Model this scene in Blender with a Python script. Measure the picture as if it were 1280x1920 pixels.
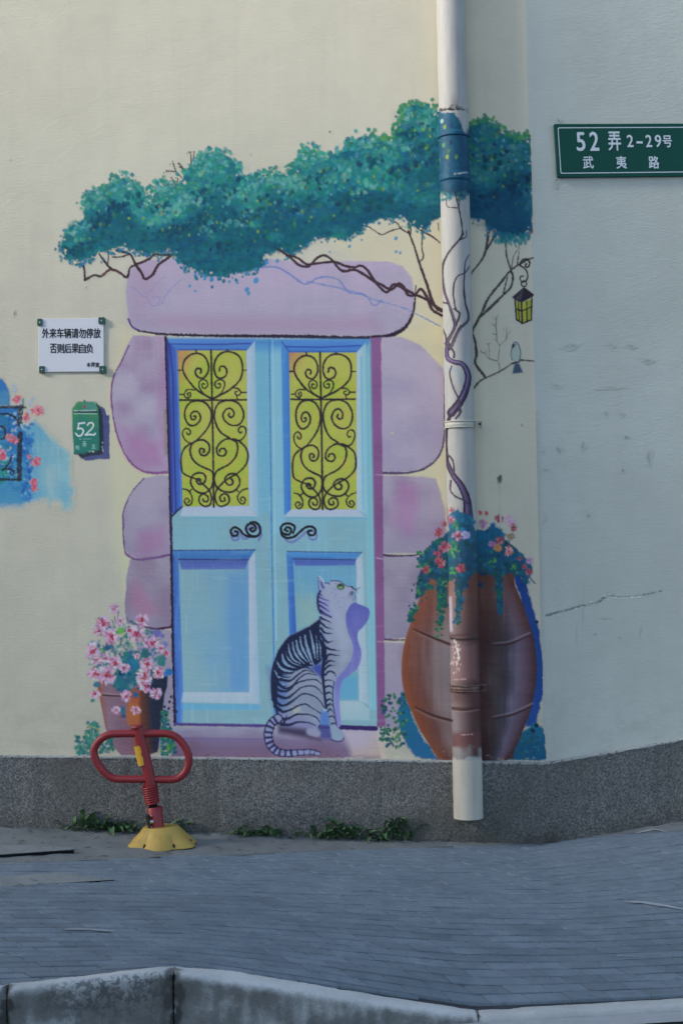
import bpy, bmesh, math, random
import numpy as np
from mathutils import Vector, Matrix

for o in list(bpy.data.objects): bpy.data.objects.remove(o)
SC = bpy.context.scene
COL = SC.collection
R = math.radians

# ------------------------------------------------ camera, light, exposure
F = 50 / 36 * 1920                      # focal length in photo pixels
DIST, CAM_H = 5.56, 1.12
PITCH, ROLL = R(1.5), R(-0.8)
cam_d = bpy.data.cameras.new('camera'); cam = bpy.data.objects.new('camera', cam_d); COL.objects.link(cam)
cam_d.sensor_fit = 'VERTICAL'; cam_d.sensor_height = 36; cam_d.lens = 50; cam_d.clip_start = .05; cam_d.clip_end = 400
CAM_M = Matrix.Translation((0, -DIST, CAM_H)) @ Matrix.Rotation(R(90) + PITCH, 4, 'X') @ Matrix.Rotation(ROLL, 4, 'Z')
cam.matrix_world = CAM_M
SC.camera = cam

SUN_AZ, SUN_EL = R(-69), R(25)          # azimuth measured from the direction facing the wall, negative = from the left
world = bpy.data.worlds.new('World'); SC.world = world; world.use_nodes = True
nt = world.node_tree
sky = nt.nodes.new('ShaderNodeTexSky'); sky.sky_type = 'NISHITA'; sky.sun_disc = False
sky.sun_elevation = SUN_EL; sky.air_density = 1.0; sky.dust_density = 2.0; sky.ozone_density = 1.0
bg = nt.nodes['Background']; bg.inputs['Strength'].default_value = .15
nt.links.new(sky.outputs[0], bg.inputs['Color'])
sun_d = bpy.data.lights.new('sun', 'SUN'); sun = bpy.data.objects.new('sun', sun_d); COL.objects.link(sun)
sun_d.energy = 2.75; sun_d.angle = R(13); sun_d.color = (1., .95, .87)
# direction from scene to sun
SUNV = Vector((math.sin(SUN_AZ) * math.cos(SUN_EL), -math.cos(SUN_AZ) * math.cos(SUN_EL), math.sin(SUN_EL)))
sun.rotation_euler = SUNV.to_track_quat('Z', 'Y').to_euler()
sky.sun_rotation = math.atan2(SUNV.x, SUNV.y)
SC.view_settings.view_transform = 'Standard'; SC.view_settings.look = 'None'
SC.view_settings.exposure = 0.92; SC.view_settings.gamma = 1; SC.view_settings.use_curve_mapping = False
SC.render.engine = 'CYCLES'; SC.cycles.max_bounces = 5

# ------------------------------------------------ measuring: photo pixel -> point on a real plane
CAM_P = np.array(CAM_M.translation); CAM_R = np.array(CAM_M.to_3x3())
def ray(u, v): return CAM_R @ np.array(((u - 640) / F, -(v - 960) / F, -1.))
def hit(u, v, p0, n):
    d = ray(u, v); n = np.array(n, float)
    return CAM_P + d * (np.dot(np.array(p0) - CAM_P, n) / np.dot(d, n))
def on_wall(u, v, off=0.): return hit(u, v, (0, -off, 0), (0, 1, 0))
def on_level(u, v, z=0.): return hit(u, v, (0, 0, z), (0, 0, 1))
def project(P):
    q = (np.asarray(P) - CAM_P) @ CAM_R
    return 640 + F * q[..., 0] / -q[..., 2], 960 - F * q[..., 1] / -q[..., 2]
# ---------------------------------------------------------------- mural painter
# The wall paintings are brushed, stroke by stroke, onto numpy canvases; each canvas becomes
# the paint film (vertex coloured mesh) that lies on the wall or round the pipe.
RS = np.random.RandomState(7)

def _noise(h, w, cy, cx, rs):
    gy, gx = max(2, int(h / cy) + 3), max(2, int(w / cx) + 3)
    g = rs.rand(gy, gx).astype(np.float32) * 2 - 1
    yy = np.linspace(0, gy - 2.001, h); xx = np.linspace(0, gx - 2.001, w)
    iy = yy.astype(int); ix = xx.astype(int)
    fy = (yy - iy)[:, None]; fx = (xx - ix)[None, :]
    fy = fy * fy * (3 - 2 * fy); fx = fx * fx * (3 - 2 * fx)
    a = g[iy][:, ix]; b = g[iy][:, ix + 1]; c = g[iy + 1][:, ix]; d = g[iy + 1][:, ix + 1]
    return (a * (1 - fx) + b * fx) * (1 - fy) + (c * (1 - fx) + d * fx) * fy

class Canvas:
    def __init__(s, x0, y0, x1, y1, S, seed=1):
        s.x0, s.y0, s.S = x0, y0, S
        s.w = int((x1 - x0) * S) + 1; s.h = int((y1 - y0) * S) + 1
        s.C = np.zeros((s.h, s.w, 3), np.float32); s.A = np.zeros((s.h, s.w), np.float32)
        s.I = np.zeros((s.h, s.w), np.int16); s.part = 0
        s.X = (x0 + np.arange(s.w) / S).astype(np.float32); s.Y = (y0 + np.arange(s.h) / S).astype(np.float32)
        rs = np.random.RandomState(seed); k = S
        s.nb = _noise(s.h, s.w, 40 * k, 40 * k, rs)                       # blotches
        s.nm = _noise(s.h, s.w, 9 * k, 12 * k, rs)
        s.nf = _noise(s.h, s.w, 1.6 * k, 1.6 * k, rs)                     # grain
        ms = lambda a, b, w: sum(g * _noise(s.h, s.w, y_ * k, x_ * k, rs) for g, y_, x_ in zip(w, a, b))
        s.nh = ms((1.5, 3.7, 8.3), (19, 37, 71), (.45, .5, .45)) * (.6 + .6 * s.nb)      # horizontal drag
        s.nv = ms((31, 57, 90), (1.9, 4.7, 11.), (.35, .55, .5)) * (.7 + .5 * s.nb)      # vertical drag
    def box(s, x0, y0, x1, y1):
        i0 = max(0, int((x0 - s.x0) * s.S) - 1); i1 = min(s.w, int((x1 - s.x0) * s.S) + 3)
        j0 = max(0, int((y0 - s.y0) * s.S) - 1); j1 = min(s.h, int((y1 - s.y0) * s.S) + 3)
        if i1 <= i0 or j1 <= j0: return None
        return slice(j0, j1), slice(i0, i1)
    def comp(s, b, m, col):
        C = s.C[b]; A = s.A[b]
        if not isinstance(col, np.ndarray): col = np.array(col, np.float32)
        n = m + A * (1 - m)
        k = np.where(n > 1e-4, m / np.maximum(n, 1e-4), 0)[..., None]
        s.C[b] = C * (1 - k) + col * k
        s.A[b] = n
        if s.part:
            I = s.I[b]; I[(m > .42) | ((I == 0) & (m > .02))] = s.part

CUR = []          # canvases that receive the next strokes
def part(i):
    for c in CUR: c.part = i

def spline(p, n=8, closed=False):
    p = np.array(p, float)
    if len(p) < 3 and not closed: return p
    if closed: q = np.vstack([p[-1:], p, p[:2]])
    else: q = np.vstack([2 * p[0] - p[1], p, 2 * p[-1] - p[-2]])
    out = []
    t = np.linspace(0, 1, n, endpoint=False)[:, None]
    for i in range(len(q) - 3):
        a, b, c, d = q[i:i + 4]
        out.append(.5 * (2 * b + (c - a) * t + (2 * a - 5 * b + 4 * c - d) * t * t + (3 * b - a - 3 * c + d) * t ** 3))
    o = np.vstack(out)
    return o if closed else np.vstack([o, p[-1:]])

def polysd(X, Y, P):
    """signed distance (negative inside) to polygon P"""
    d = np.full(X.shape, 1e9, np.float32); ins = np.zeros(X.shape, bool)
    Q = np.roll(P, -1, 0)
    for (ax, ay), (bx, by) in zip(P, Q):
        ex, ey = bx - ax, by - ay
        L = ex * ex + ey * ey
        if L < 1e-9: continue
        wx, wy = X - ax, Y - ay
        t = np.clip((wx * ex + wy * ey) / L, 0, 1)
        dx, dy = wx - ex * t, wy - ey * t
        np.minimum(d, dx * dx + dy * dy, out=d)
        c = ((ay <= Y) & (by > Y)) | ((by <= Y) & (ay > Y))
        if ey != 0:
            ins ^= c & (X < ax + (Y - ay) * ex / ey)
    d = np.sqrt(d)
    return np.where(ins, -d, d)

def _col(col, c, b, X, Y):
    if callable(col): return col(X, Y, c, b).astype(np.float32)
    return np.array(col, np.float32)

def fill(pts, col, soft=.9, rough=0., alpha=1., sm=0, wear_shade=0.):
    P = spline(pts, sm, True) if sm else np.array(pts, float)
    for c in CUR:
        m = 4 + soft * 2 + rough * 2
        b = c.box(P[:, 0].min() - m, P[:, 1].min() - m, P[:, 0].max() + m, P[:, 1].max() + m)
        if b is None: continue
        X, Y = np.meshgrid(c.X[b[1]], c.Y[b[0]])
        d = polysd(X, Y, P)
        if rough: d = d + rough * (c.nf[b] * .6 + c.nm[b] * .8)
        a = np.clip(.5 - d / (2 * soft), 0, 1) * alpha
        if wear_shade: a = a * np.clip(1 - wear_shade * np.clip(c.nf[b] + c.nm[b] - .55, 0, 1) * 3, 0, 1)
        c.comp(b, a, _col(col, c, b, X, Y))

def stroke(pts, w, col, alpha=1., sm=6, soft=.75, rough=0., w2=None, wm=None, dry=0.):
    P = spline(pts, sm) if sm else np.array(pts, float)
    n = len(P); u = np.linspace(0, 1, n)
    if w2 is None: w2 = w
    W = w + (w2 - w) * u if wm is None else np.interp(u, [0, .5, 1], [w, wm, w2])
    W = W * .5
    for c in CUR:
        m = 3 + W.max() + rough + soft
        b = c.box(P[:, 0].min() - m, P[:, 1].min() - m, P[:, 0].max() + m, P[:, 1].max() + m)
        if b is None: continue
        j0, i0 = b[0].start, b[1].start
        D = np.full((b[0].stop - j0, b[1].stop - i0), 99., np.float32)
        for k in range(n - 1):
            ax, ay = P[k]; bx, by = P[k + 1]; mm = max(W[k], W[k + 1]) + 2.5 + rough + soft
            q = c.box(min(ax, bx) - mm, min(ay, by) - mm, max(ax, bx) + mm, max(ay, by) + mm)
            if q is None: continue
            sl = (slice(max(0, q[0].start - j0), min(D.shape[0], q[0].stop - j0)), slice(max(0, q[1].start - i0), min(D.shape[1], q[1].stop - i0)))
            gj = slice(sl[0].start + j0, sl[0].stop + j0); gi = slice(sl[1].start + i0, sl[1].stop + i0)
            X = c.X[gi][None, :]; Y = c.Y[gj][:, None]
            if X.size == 0 or Y.size == 0: continue
            ex, ey = bx - ax, by - ay; L = ex * ex + ey * ey + 1e-9
            t = np.clip(((X - ax) * ex + (Y - ay) * ey) / L, 0, 1)
            d = np.sqrt((X - ax - ex * t) ** 2 + (Y - ay - ey * t) ** 2) - (W[k] + (W[k + 1] - W[k]) * t)
            D[sl] = np.minimum(D[sl], d)
        if rough: D = D + rough * (c.nf[b] + .5 * c.nm[b])
        a = np.clip(.5 - D / (2 * soft), 0, 1) * alpha
        if dry: a = a * np.clip(1 - dry * np.clip(c.nf[b] + .3, 0, 1), 0, 1)
        X, Y = None, None
        if callable(col): X, Y = np.meshgrid(c.X[b[1]], c.Y[b[0]])
        c.comp(b, a, _col(col, c, b, X, Y))

def dab(x, y, rx, ry, ang, col, alpha=1., soft=.8):
    m = max(rx, ry) * (1 + soft / min(rx, ry)) + 1.5
    ca, sa = math.cos(ang), math.sin(ang)
    for c in CUR:
        b = c.box(x - m, y - m, x + m, y + m)
        if b is None: continue
        X = c.X[b[1]][None, :] - x; Y = c.Y[b[0]][:, None] - y
        u = (X * ca + Y * sa) / rx; v = (-X * sa + Y * ca) / ry
        r = np.sqrt(u * u + v * v)
        a = np.clip(.5 + (1 - r) * min(rx, ry) / (2 * soft), 0, 1) * alpha
        c.comp(b, a, col)

def rub(x, y, rx, ry, ang, a=1.):
    """lift paint off again: a bare fleck of wall"""
    ca, sa = math.cos(ang), math.sin(ang); m = max(rx, ry) + 3
    for c in CUR:
        b = c.box(x - m, y - m, x + m, y + m)
        if b is None: continue
        X = c.X[b[1]][None, :] - x; Y = c.Y[b[0]][:, None] - y
        r = np.sqrt(((X * ca + Y * sa) / rx) ** 2 + ((-X * sa + Y * ca) / ry) ** 2)
        c.A[b] *= 1 - a * np.clip(.5 + (1 - r) * min(rx, ry) / 1.6, 0, 1)

def T(zx, zy, s):
    return lambda L: [(zx + a / s, zy + b / s) for a, b in L]

def mix(a, b, t):
    return np.array(a, np.float32) + (np.array(b, np.float32) - np.array(a, np.float32)) * np.clip(t, 0, 1)[..., None]

def G(c0, c1, x0=None, x1=None, y0=None, y1=None, nb=.0, nm=.0, nh=0., nv=0., amp=6, blot=None):
    """gradient paint with brush variation; blot: colour mixed in by blotch noise"""
    def f(X, Y, c, b):
        t = np.zeros(X.shape, np.float32)
        if x0 is not None: t = (X - x0) / (x1 - x0)
        if y0 is not None: t = t + (Y - y0) / (y1 - y0)
        t = t + nb * c.nb[b] + nm * c.nm[b] + nh * c.nh[b] + nv * c.nv[b]
        o = mix(c0, c1, t)
        if blot is not None: o = o + (np.array(blot, np.float32) - o) * (np.clip(c.nb[b] * 1.1 + .25 * c.nv[b] - .05, 0, 1) * .5)[..., None]
        return o + (amp * (c.nh[b] * .7 + c.nf[b] * .4 + c.nv[b] * .5))[..., None]
    return f

IRON = (37, 30, 40)
NAVY = (26, 32, 60)
# part numbers ------------------------------------------------------------
PARTS = {1: 'painted_background', 2: 'painted_lintel', 3: 'painted_stone', 4: 'painted_door', 5: 'window_pane', 6: 'scrollwork',
         7: 'door_handle', 8: 'door_panel', 9: 'painted_doorstep', 10: 'painted_cat', 11: 'cat_shadow', 12: 'painted_treetop',
         13: 'painted_branch', 14: 'painted_vine', 15: 'painted_lantern', 16: 'painted_bird', 17: 'painted_barrel', 18: 'barrel_flowers',
         19: 'barrel_shadow', 20: 'painted_flowerpot', 21: 'pot_flowers', 22: 'painted_shrub', 23: 'vine_shadow',
         24: 'window_frame', 30: 'blue_wash', 31: 'railing', 32: 'painted_flower', 40: 'box_body', 41: 'box_shadow', 42: 'lettering', 43: 'red_star'}
_next = [50]
def newpart(name):
    _next[0] += 1; PARTS[_next[0]] = name
    for c in CUR: c.part = _next[0]
    return _next[0]

# ------------------------------------------------------------- stones
LIL = (164, 152, 178); LIL2 = (146, 132, 162); MAU = (136, 108, 144)
def stones():
    part(1)
    fill([(222, 612), (310, 618), (312, 880), (330, 1180), (255, 1190), (214, 1020), (200, 760)], (190, 184, 150), soft=14, alpha=.45)
    fill([(700, 640), (835, 600), (835, 980), (700, 900)], (188, 182, 146), soft=10, alpha=.5)
    fill([(560, 420), (835, 420), (835, 640), (740, 640), (700, 500)], (194, 188, 156), soft=14, alpha=.4)
    part(2)
    fill([(237, 545), (240, 512), (258, 492), (300, 486), (400, 480), (500, 484), (560, 492), (650, 489), (725, 490), (755, 499), (771, 520), (778, 556), (776, 585),
          (767, 607), (750, 621), (730, 628), (690, 631), (560, 629), (400, 627), (300, 626), (262, 621), (245, 604), (239, 580)],
         G((164, 154, 182), (150, 146, 171), y0=490, y1=625, nb=.35, nm=.1, amp=4), soft=1.6, rough=1.)
    fill([(239, 540), (246, 500), (290, 490), (300, 560), (262, 610), (244, 600)], (150, 128, 158), soft=16, alpha=.4)
    fill([(300, 590), (600, 596), (700, 590), (720, 622), (400, 624), (270, 612)], (150, 126, 158), soft=10, alpha=.5)
    stroke([(241, 598), (248, 612), (262, 621)], 4, (82, 66, 128))
    stroke([(260, 620), (312, 627), (430, 630), (560, 631), (660, 634), (705, 633), (735, 628), (760, 613), (773, 590), (777, 570), (779, 535)], 3, (40, 28, 48), wm=9, w2=2.5, rough=1.1)
    t = T(200, 470, 4)
    part(23)
    for L, w in (([(185, 275), (230, 300), (265, 335), (300, 350), (325, 385), (345, 415), (410, 400), (440, 340), (500, 270), (560, 215)], 2.2),
                 ([(265, 335), (330, 300), (380, 240), (440, 190)], 1.6), ([(345, 350), (390, 345), (400, 385), (370, 400)], 2)):
        stroke(t(L), w, (118, 128, 176), .55, rough=.7)
    r = T(480, 470, 3.368)
    stroke(r([(40, 105), (130, 105), (200, 140), (260, 185), (320, 210), (380, 178), (440, 165), (520, 185), (570, 245), (640, 265), (720, 300), (800, 325), (880, 345), (960, 375), (1060, 425), (1165, 478)]), 3.6, (92, 116, 178), .75, w2=2, rough=1.)
    stroke(r([(320, 195), (420, 215), (540, 240), (600, 268), (690, 280), (740, 345), (790, 318)]), 3.2, (96, 118, 176), .65, rough=1.)
    part(3)
    L1 = [(250, 628), (309, 632), (313, 700), (317, 800), (318, 884), (288, 887), (262, 880), (238, 857), (220, 815), (211, 770), (209, 735), (214, 705), (226, 680), (238, 650)]
    L2 = [(296, 891), (318, 893), (320, 1040), (295, 1046), (262, 1048), (241, 1041), (234, 1030), (231, 975), (232, 958), (245, 925), (268, 898)]
    L3 = [(244, 1049), (320, 1043), (322, 1174), (290, 1178), (262, 1172), (238, 1170), (234, 1140), (238, 1080)]
    L4 = [(255, 1183), (322, 1181), (326, 1400), (262, 1412)]
    R1 = [(714, 632), (752, 632), (788, 648), (818, 678), (832, 692), (834, 760), (832, 830), (822, 855), (800, 875), (775, 884), (740, 886), (712, 883)]
    R2 = [(712, 891), (790, 893), (817, 897), (826, 925), (834, 960), (836, 1000), (834, 1037), (712, 1037)]
    R3 = [(712, 1043), (795, 1041), (820, 1060), (790, 1150), (770, 1196), (714, 1198)]
    R4 = [(714, 1203), (768, 1206), (760, 1260), (770, 1330), (775, 1364), (716, 1364)]
    ids = []
    for k, (P, bl) in enumerate(((L1, MAU), (L2, (134, 116, 148)), (L3, (136, 104, 138)), (L4, (134, 124, 152)), (R1, (140, 134, 166)), (R2, (134, 112, 150)), (R3, (126, 116, 148)), (R4, (120, 102, 132)))):
        ids.append(newpart('painted_stone'))
        x0, x1 = min(p[0] for p in P), max(p[0] for p in P); y0, y1 = min(p[1] for p in P), max(p[1] for p in P)
        dk = 1 - .07 * (y0 > 880) - .07 * (y0 > 1030)
        f = lambda q: tuple(v * dk for v in q)
        fill(P, G(f((157, 151, 174)), f((143, 137, 163)), y0=y0, y1=y1, nb=.5, nm=.15, nv=.2, amp=4.5, blot=f(bl)), soft=1.5, rough=1.2)
    for i, P, w, cc in ((0, [(314, 885), (288, 887), (262, 880), (238, 857), (220, 815), (211, 770), (209, 735), (214, 705), (228, 678), (242, 648)], 5, (112, 72, 122)),
                        (1, [(318, 1040), (295, 1045), (262, 1049), (244, 1044), (234, 1030), (231, 975), (233, 955), (248, 922), (270, 897)], 5, (96, 72, 116)),
                        (2, [(320, 1176), (290, 1179), (258, 1172), (250, 1168)], 5, (62, 40, 66)),
                        (4, [(700, 881), (725, 887), (775, 885), (806, 872), (825, 850), (832, 820), (833, 760), (833, 700)], 5.5, (74, 64, 98)),
                        (5, [(704, 1035), (722, 1041), (760, 1042), (805, 1038)], 5, (60, 44, 78)),
                        (6, [(703, 1189), (711, 1197), (740, 1200), (766, 1199)], 4.5, (74, 48, 86))):
        for c in CUR: c.part = ids[i]
        stroke(P, w, cc, w2=2, rough=.8)
    for c in CUR: c.part = ids[0]
    stroke([(300, 632), (306, 700), (300, 780), (312, 840)], 12, (150, 100, 150), .35, soft=6)
    fill([(228, 800), (300, 830), (312, 878), (262, 876), (240, 850)], (150, 96, 146), soft=14, alpha=.55)
    stroke([(311, 770), (313, 850)], 8, (110, 104, 84), .5, soft=4)
    for c in CUR: c.part = ids[5]
    fill([(748, 905), (782, 910), (784, 950), (770, 1000), (735, 985), (740, 940)], (148, 104, 150), soft=12, alpha=.55)
    for c in CUR: c.part = ids[1]
    fill([(262, 1000), (310, 985), (314, 1034), (262, 1040)], (146, 100, 144), soft=12, alpha=.5)
    for c in CUR: c.part = ids[2]
    fill([(252, 1090), (275, 1110), (300, 1150), (262, 1160), (248, 1130)], (152, 96, 130), soft=10, alpha=.5)
    newpart('painted_stone')
    fill([(692, 633), (714, 632), (722, 1362), (706, 1364)], G((122, 84, 132), (106, 70, 112), y0=640, y1=1360, nb=.3, nv=.3, amp=5), soft=1.4, rough=.7)
    stroke([(704, 890), (730, 892)], 2, (176, 168, 176), .5); stroke([(706, 1046), (716, 1048)], 2.5, (170, 170, 180), .6); stroke([(708, 1203), (764, 1206)], 2.5, (178, 166, 150), .5, rough=1)

# ------------------------------------------------------------- door
def door():
    part(4)
    fill([(311, 634), (694, 636), (706, 1362), (327, 1360)], G((114, 162, 182), (112, 148, 160), y0=640, y1=1360, nb=.25, nv=.35, amp=4), soft=1.2)
    fill([(312, 634), (694, 636), (693, 662), (312, 658)], (66, 122, 184), soft=5, alpha=.85)
    fill([(476, 650), (505, 650), (508, 960), (484, 960)], (92, 156, 188), soft=7, alpha=.6)
    fill([(508, 650), (530, 650), (534, 1000), (512, 1000)], (118, 172, 200), soft=5, alpha=.6)
    fill([(684, 650), (694, 645), (704, 1330), (692, 1330)], (128, 172, 184), soft=4, alpha=.7)
    stroke([(687, 660), (693, 1000), (699, 1330)], 4, (88, 158, 184), .6, soft=2)
    # left window frame
    part(24)
    fill([(314, 636), (478, 636), (462, 658), (334, 658)], G((78, 126, 190), (62, 104, 176), y0=636, y1=658, nh=.6, amp=6), soft=1)
    stroke([(320, 645), (400, 646), (470, 644)], 2.4, (46, 62, 146), .9, sm=0); stroke([(332, 656), (462, 656)], 2, (50, 66, 150), .8, sm=0)
    fill([(315, 640), (334, 657), (343, 950), (323, 968)], G((52, 78, 158), (64, 98, 176), x0=318, x1=340, nv=.4, amp=5), soft=1)
    stroke([(318, 645), (324, 700), (330, 962)], 2.6, (44, 52, 118), .9, sm=0); stroke([(331, 655), (336, 800), (340, 950)], 2, (84, 132, 194), .8, sm=0)
    stroke([(323, 968), (330, 960), (342, 950)], 3, (36, 34, 66), sm=0)
    fill([(462, 658), (478, 640), (484, 966), (467, 950)], G((158, 176, 196), (126, 164, 190), x0=464, x1=484, nv=.3, amp=4), soft=1.2)
    fill([(343, 950), (467, 949), (484, 968), (338, 968)], G((156, 168, 194), (150, 170, 188), y0=950, y1=968, nh=.5), soft=1.2)
    stroke([(340, 970), (482, 971)], 2, (96, 156, 184), .7, sm=0)
    # right window frame
    fill([(527, 638), (686, 638), (668, 662), (543, 662)], G((74, 128, 192), (60, 104, 178), y0=640, y1=662, nh=.6, amp=6), soft=1)
    stroke([(534, 650), (600, 651), (676, 648)], 2.6, (46, 70, 152), .9, sm=0); stroke([(528, 640), (543, 660)], 2, (50, 64, 130), .8, sm=0); stroke([(544, 659), (668, 659)], 2, (44, 84, 164), .8, sm=0)
    fill([(527, 642), (543, 661), (546, 955), (533, 968)], G((70, 128, 190), (54, 106, 178), x0=527, x1=546, nv=.4, amp=5), soft=1)
    fill([(668, 661), (686, 642), (690, 966), (668, 955)], G((160, 178, 194), (120, 168, 188), x0=668, x1=688, nv=.3, amp=4), soft=1.2)
    stroke([(677, 670), (681, 955)], 3.4, (92, 164, 190), .7, sm=0)
    fill([(546, 955), (668, 955), (684, 969), (531, 969)], G((158, 168, 194), (150, 168, 186), y0=955, y1=968, nh=.5), soft=1.2)
    stroke([(534, 971), (688, 972)], 2, (84, 150, 186), .7, sm=0)
    part(4)
    stroke([(505, 638), (509, 1000), (513, 1210), (515, 1358)], 2.2, (52, 110, 176), .95, sm=0, rough=.5)
    stroke([(511, 638), (515, 1000), (518, 1200)], 3, (150, 190, 204), .4, sm=0)
    # lower left panel
    newpart('door_panel')
    fill([(336, 1050), (466, 1050), (468, 1300), (342, 1300)], G((116, 152, 164), (100, 142, 172), x0=345, x1=470, nb=.3, nv=.3, amp=4), soft=1)
    fill([(425, 1075), (466, 1075), (466, 1296), (430, 1296)], (78, 126, 178), soft=9, alpha=.55)
    fill([(322, 1032), (478, 1031), (466, 1051), (334, 1051)], G((66, 116, 172), (54, 96, 160), y0=1032, y1=1050, nh=.6), soft=1)
    stroke([(324, 1032), (478, 1031)], 1.8, (38, 40, 84), .8, sm=0, rough=.6)
    stroke([(334, 1049), (466, 1050)], 2.6, (44, 50, 104), sm=0)
    fill([(336, 1051), (465, 1051), (460, 1067), (340, 1068)], G((68, 86, 152), (82, 104, 164), y0=1051, y1=1068, nh=.6), soft=1.5)
    fill([(322, 1034), (335, 1050), (344, 1306), (342, 1358), (328, 1358)], G((50, 84, 158), (76, 124, 184), x0=324, x1=344, nv=.4), soft=1.2)
    fill([(466, 1051), (478, 1034), (487, 1320), (468, 1300)], G((158, 168, 190), (128, 160, 180), x0=466, x1=488, nv=.4), soft=1.4)
    fill([(343, 1298), (468, 1298), (487, 1320), (340, 1317)], G((152, 168, 186), (142, 162, 178), y0=1298, y1=1318, nh=.5), soft=1.6)
    fill([(340, 1319), (487, 1321), (487, 1331), (342, 1331)], (84, 148, 184), soft=3, alpha=.8)
    # lower right panel
    newpart('door_panel')
    fill([(546, 1048), (668, 1048), (674, 1314), (555, 1314)], G((94, 144, 174), (110, 150, 160), y0=1060, y1=1200, nb=.35, nv=.3, amp=4), soft=1)
    fill([(600, 1075), (660, 1075), (650, 1110), (600, 1110)], (88, 144, 182), soft=9, alpha=.5)
    fill([(556, 1120), (600, 1120), (598, 1175), (560, 1180)], (138, 160, 152), soft=12, alpha=.45)
    fill([(640, 1265), (672, 1265), (674, 1312), (630, 1312)], (76, 140, 178), soft=6, alpha=.7)
    fill([(537, 1034), (679, 1036), (667, 1049), (548, 1047)], G((76, 134, 188), (56, 108, 170), y0=1034, y1=1050, nh=.6), soft=1)
    stroke([(538, 1034), (678, 1036)], 1.8, (44, 60, 100), .8, sm=0, rough=.5); stroke([(548, 1048), (667, 1050)], 2.6, (40, 46, 100), sm=0)
    fill([(550, 1049), (667, 1051), (665, 1060), (553, 1061)], (70, 92, 160), soft=1.5)
    fill([(537, 1036), (549, 1048), (556, 1200), (560, 1340), (548, 1340)], G((60, 112, 178), (52, 84, 160), x0=540, x1=556, nv=.4), soft=1.2)
    fill([(667, 1050), (679, 1038), (691, 1322), (673, 1314)], G((156, 170, 188), (132, 162, 174), x0=668, x1=690, nv=.4), soft=1.4)
    fill([(560, 1314), (673, 1314), (692, 1330), (692, 1350), (545, 1350)], G((142, 164, 174), (130, 160, 172), y0=1314, y1=1350, nh=.5), soft=2)
    part(4)
    stroke([(311, 632), (316, 800), (321, 1000), (324, 1200), (328, 1360)], 5, (36, 28, 56), sm=0, rough=.9)
    stroke([(314, 640), (319, 800), (323, 960)], 4, (50, 54, 128), .9, sm=0)
    rs = np.random.RandomState(71)                          # dry brush marks over the leaves of the door
    for k in range(330):
        x = rs.uniform(335, 690); y = rs.uniform(970, 1352) if k % 3 else rs.uniform(655, 960)
        if k % 3 == 0 and not (480 < x < 536 or x > 688): continue
        L = rs.uniform(10, 46); v_ = rs.rand() < .6
        q = ((150, 182, 192), (134, 172, 184), (86, 138, 168), (120, 160, 160), (160, 176, 190))[rs.randint(5)]
        stroke([(x, y), (x + (rs.randn() if v_ else L), min(1354, y + (L if v_ else rs.randn() * 2)))], rs.uniform(1.5, 5), q, rs.uniform(.08, .26), sm=0, soft=1.4, dry=.8)
    stroke([(693, 650), (700, 1000), (706, 1355)], 1.8, (88, 150, 170), .8, sm=0)
    part(9)
    fill([(318, 1362), (704, 1364), (712, 1422), (322, 1420)], G((128, 128, 150), (98, 84, 112), y0=1366, y1=1400, nb=.25, nh=.3, amp=5), soft=2, rough=2)
    fill([(330, 1384), (640, 1388), (640, 1422), (330, 1419)], G((104, 92, 122), (98, 76, 96), y0=1386, y1=1420, nb=.4, nh=.3, amp=5), soft=3, alpha=.8)
    fill([(640, 1368), (716, 1366), (724, 1420), (660, 1420)], G((158, 150, 166), (160, 148, 140), y0=1368, y1=1420, nb=.5), soft=7, alpha=.85)
    stroke([(328, 1358), (510, 1361)], 5.5, (70, 58, 116), sm=0, rough=.6); stroke([(600, 1362), (704, 1366)], 8.5, (44, 32, 84), sm=0, rough=.7)
    stroke([(330, 1384), (500, 1386)], 2, (92, 78, 132), .7, sm=0)

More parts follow.
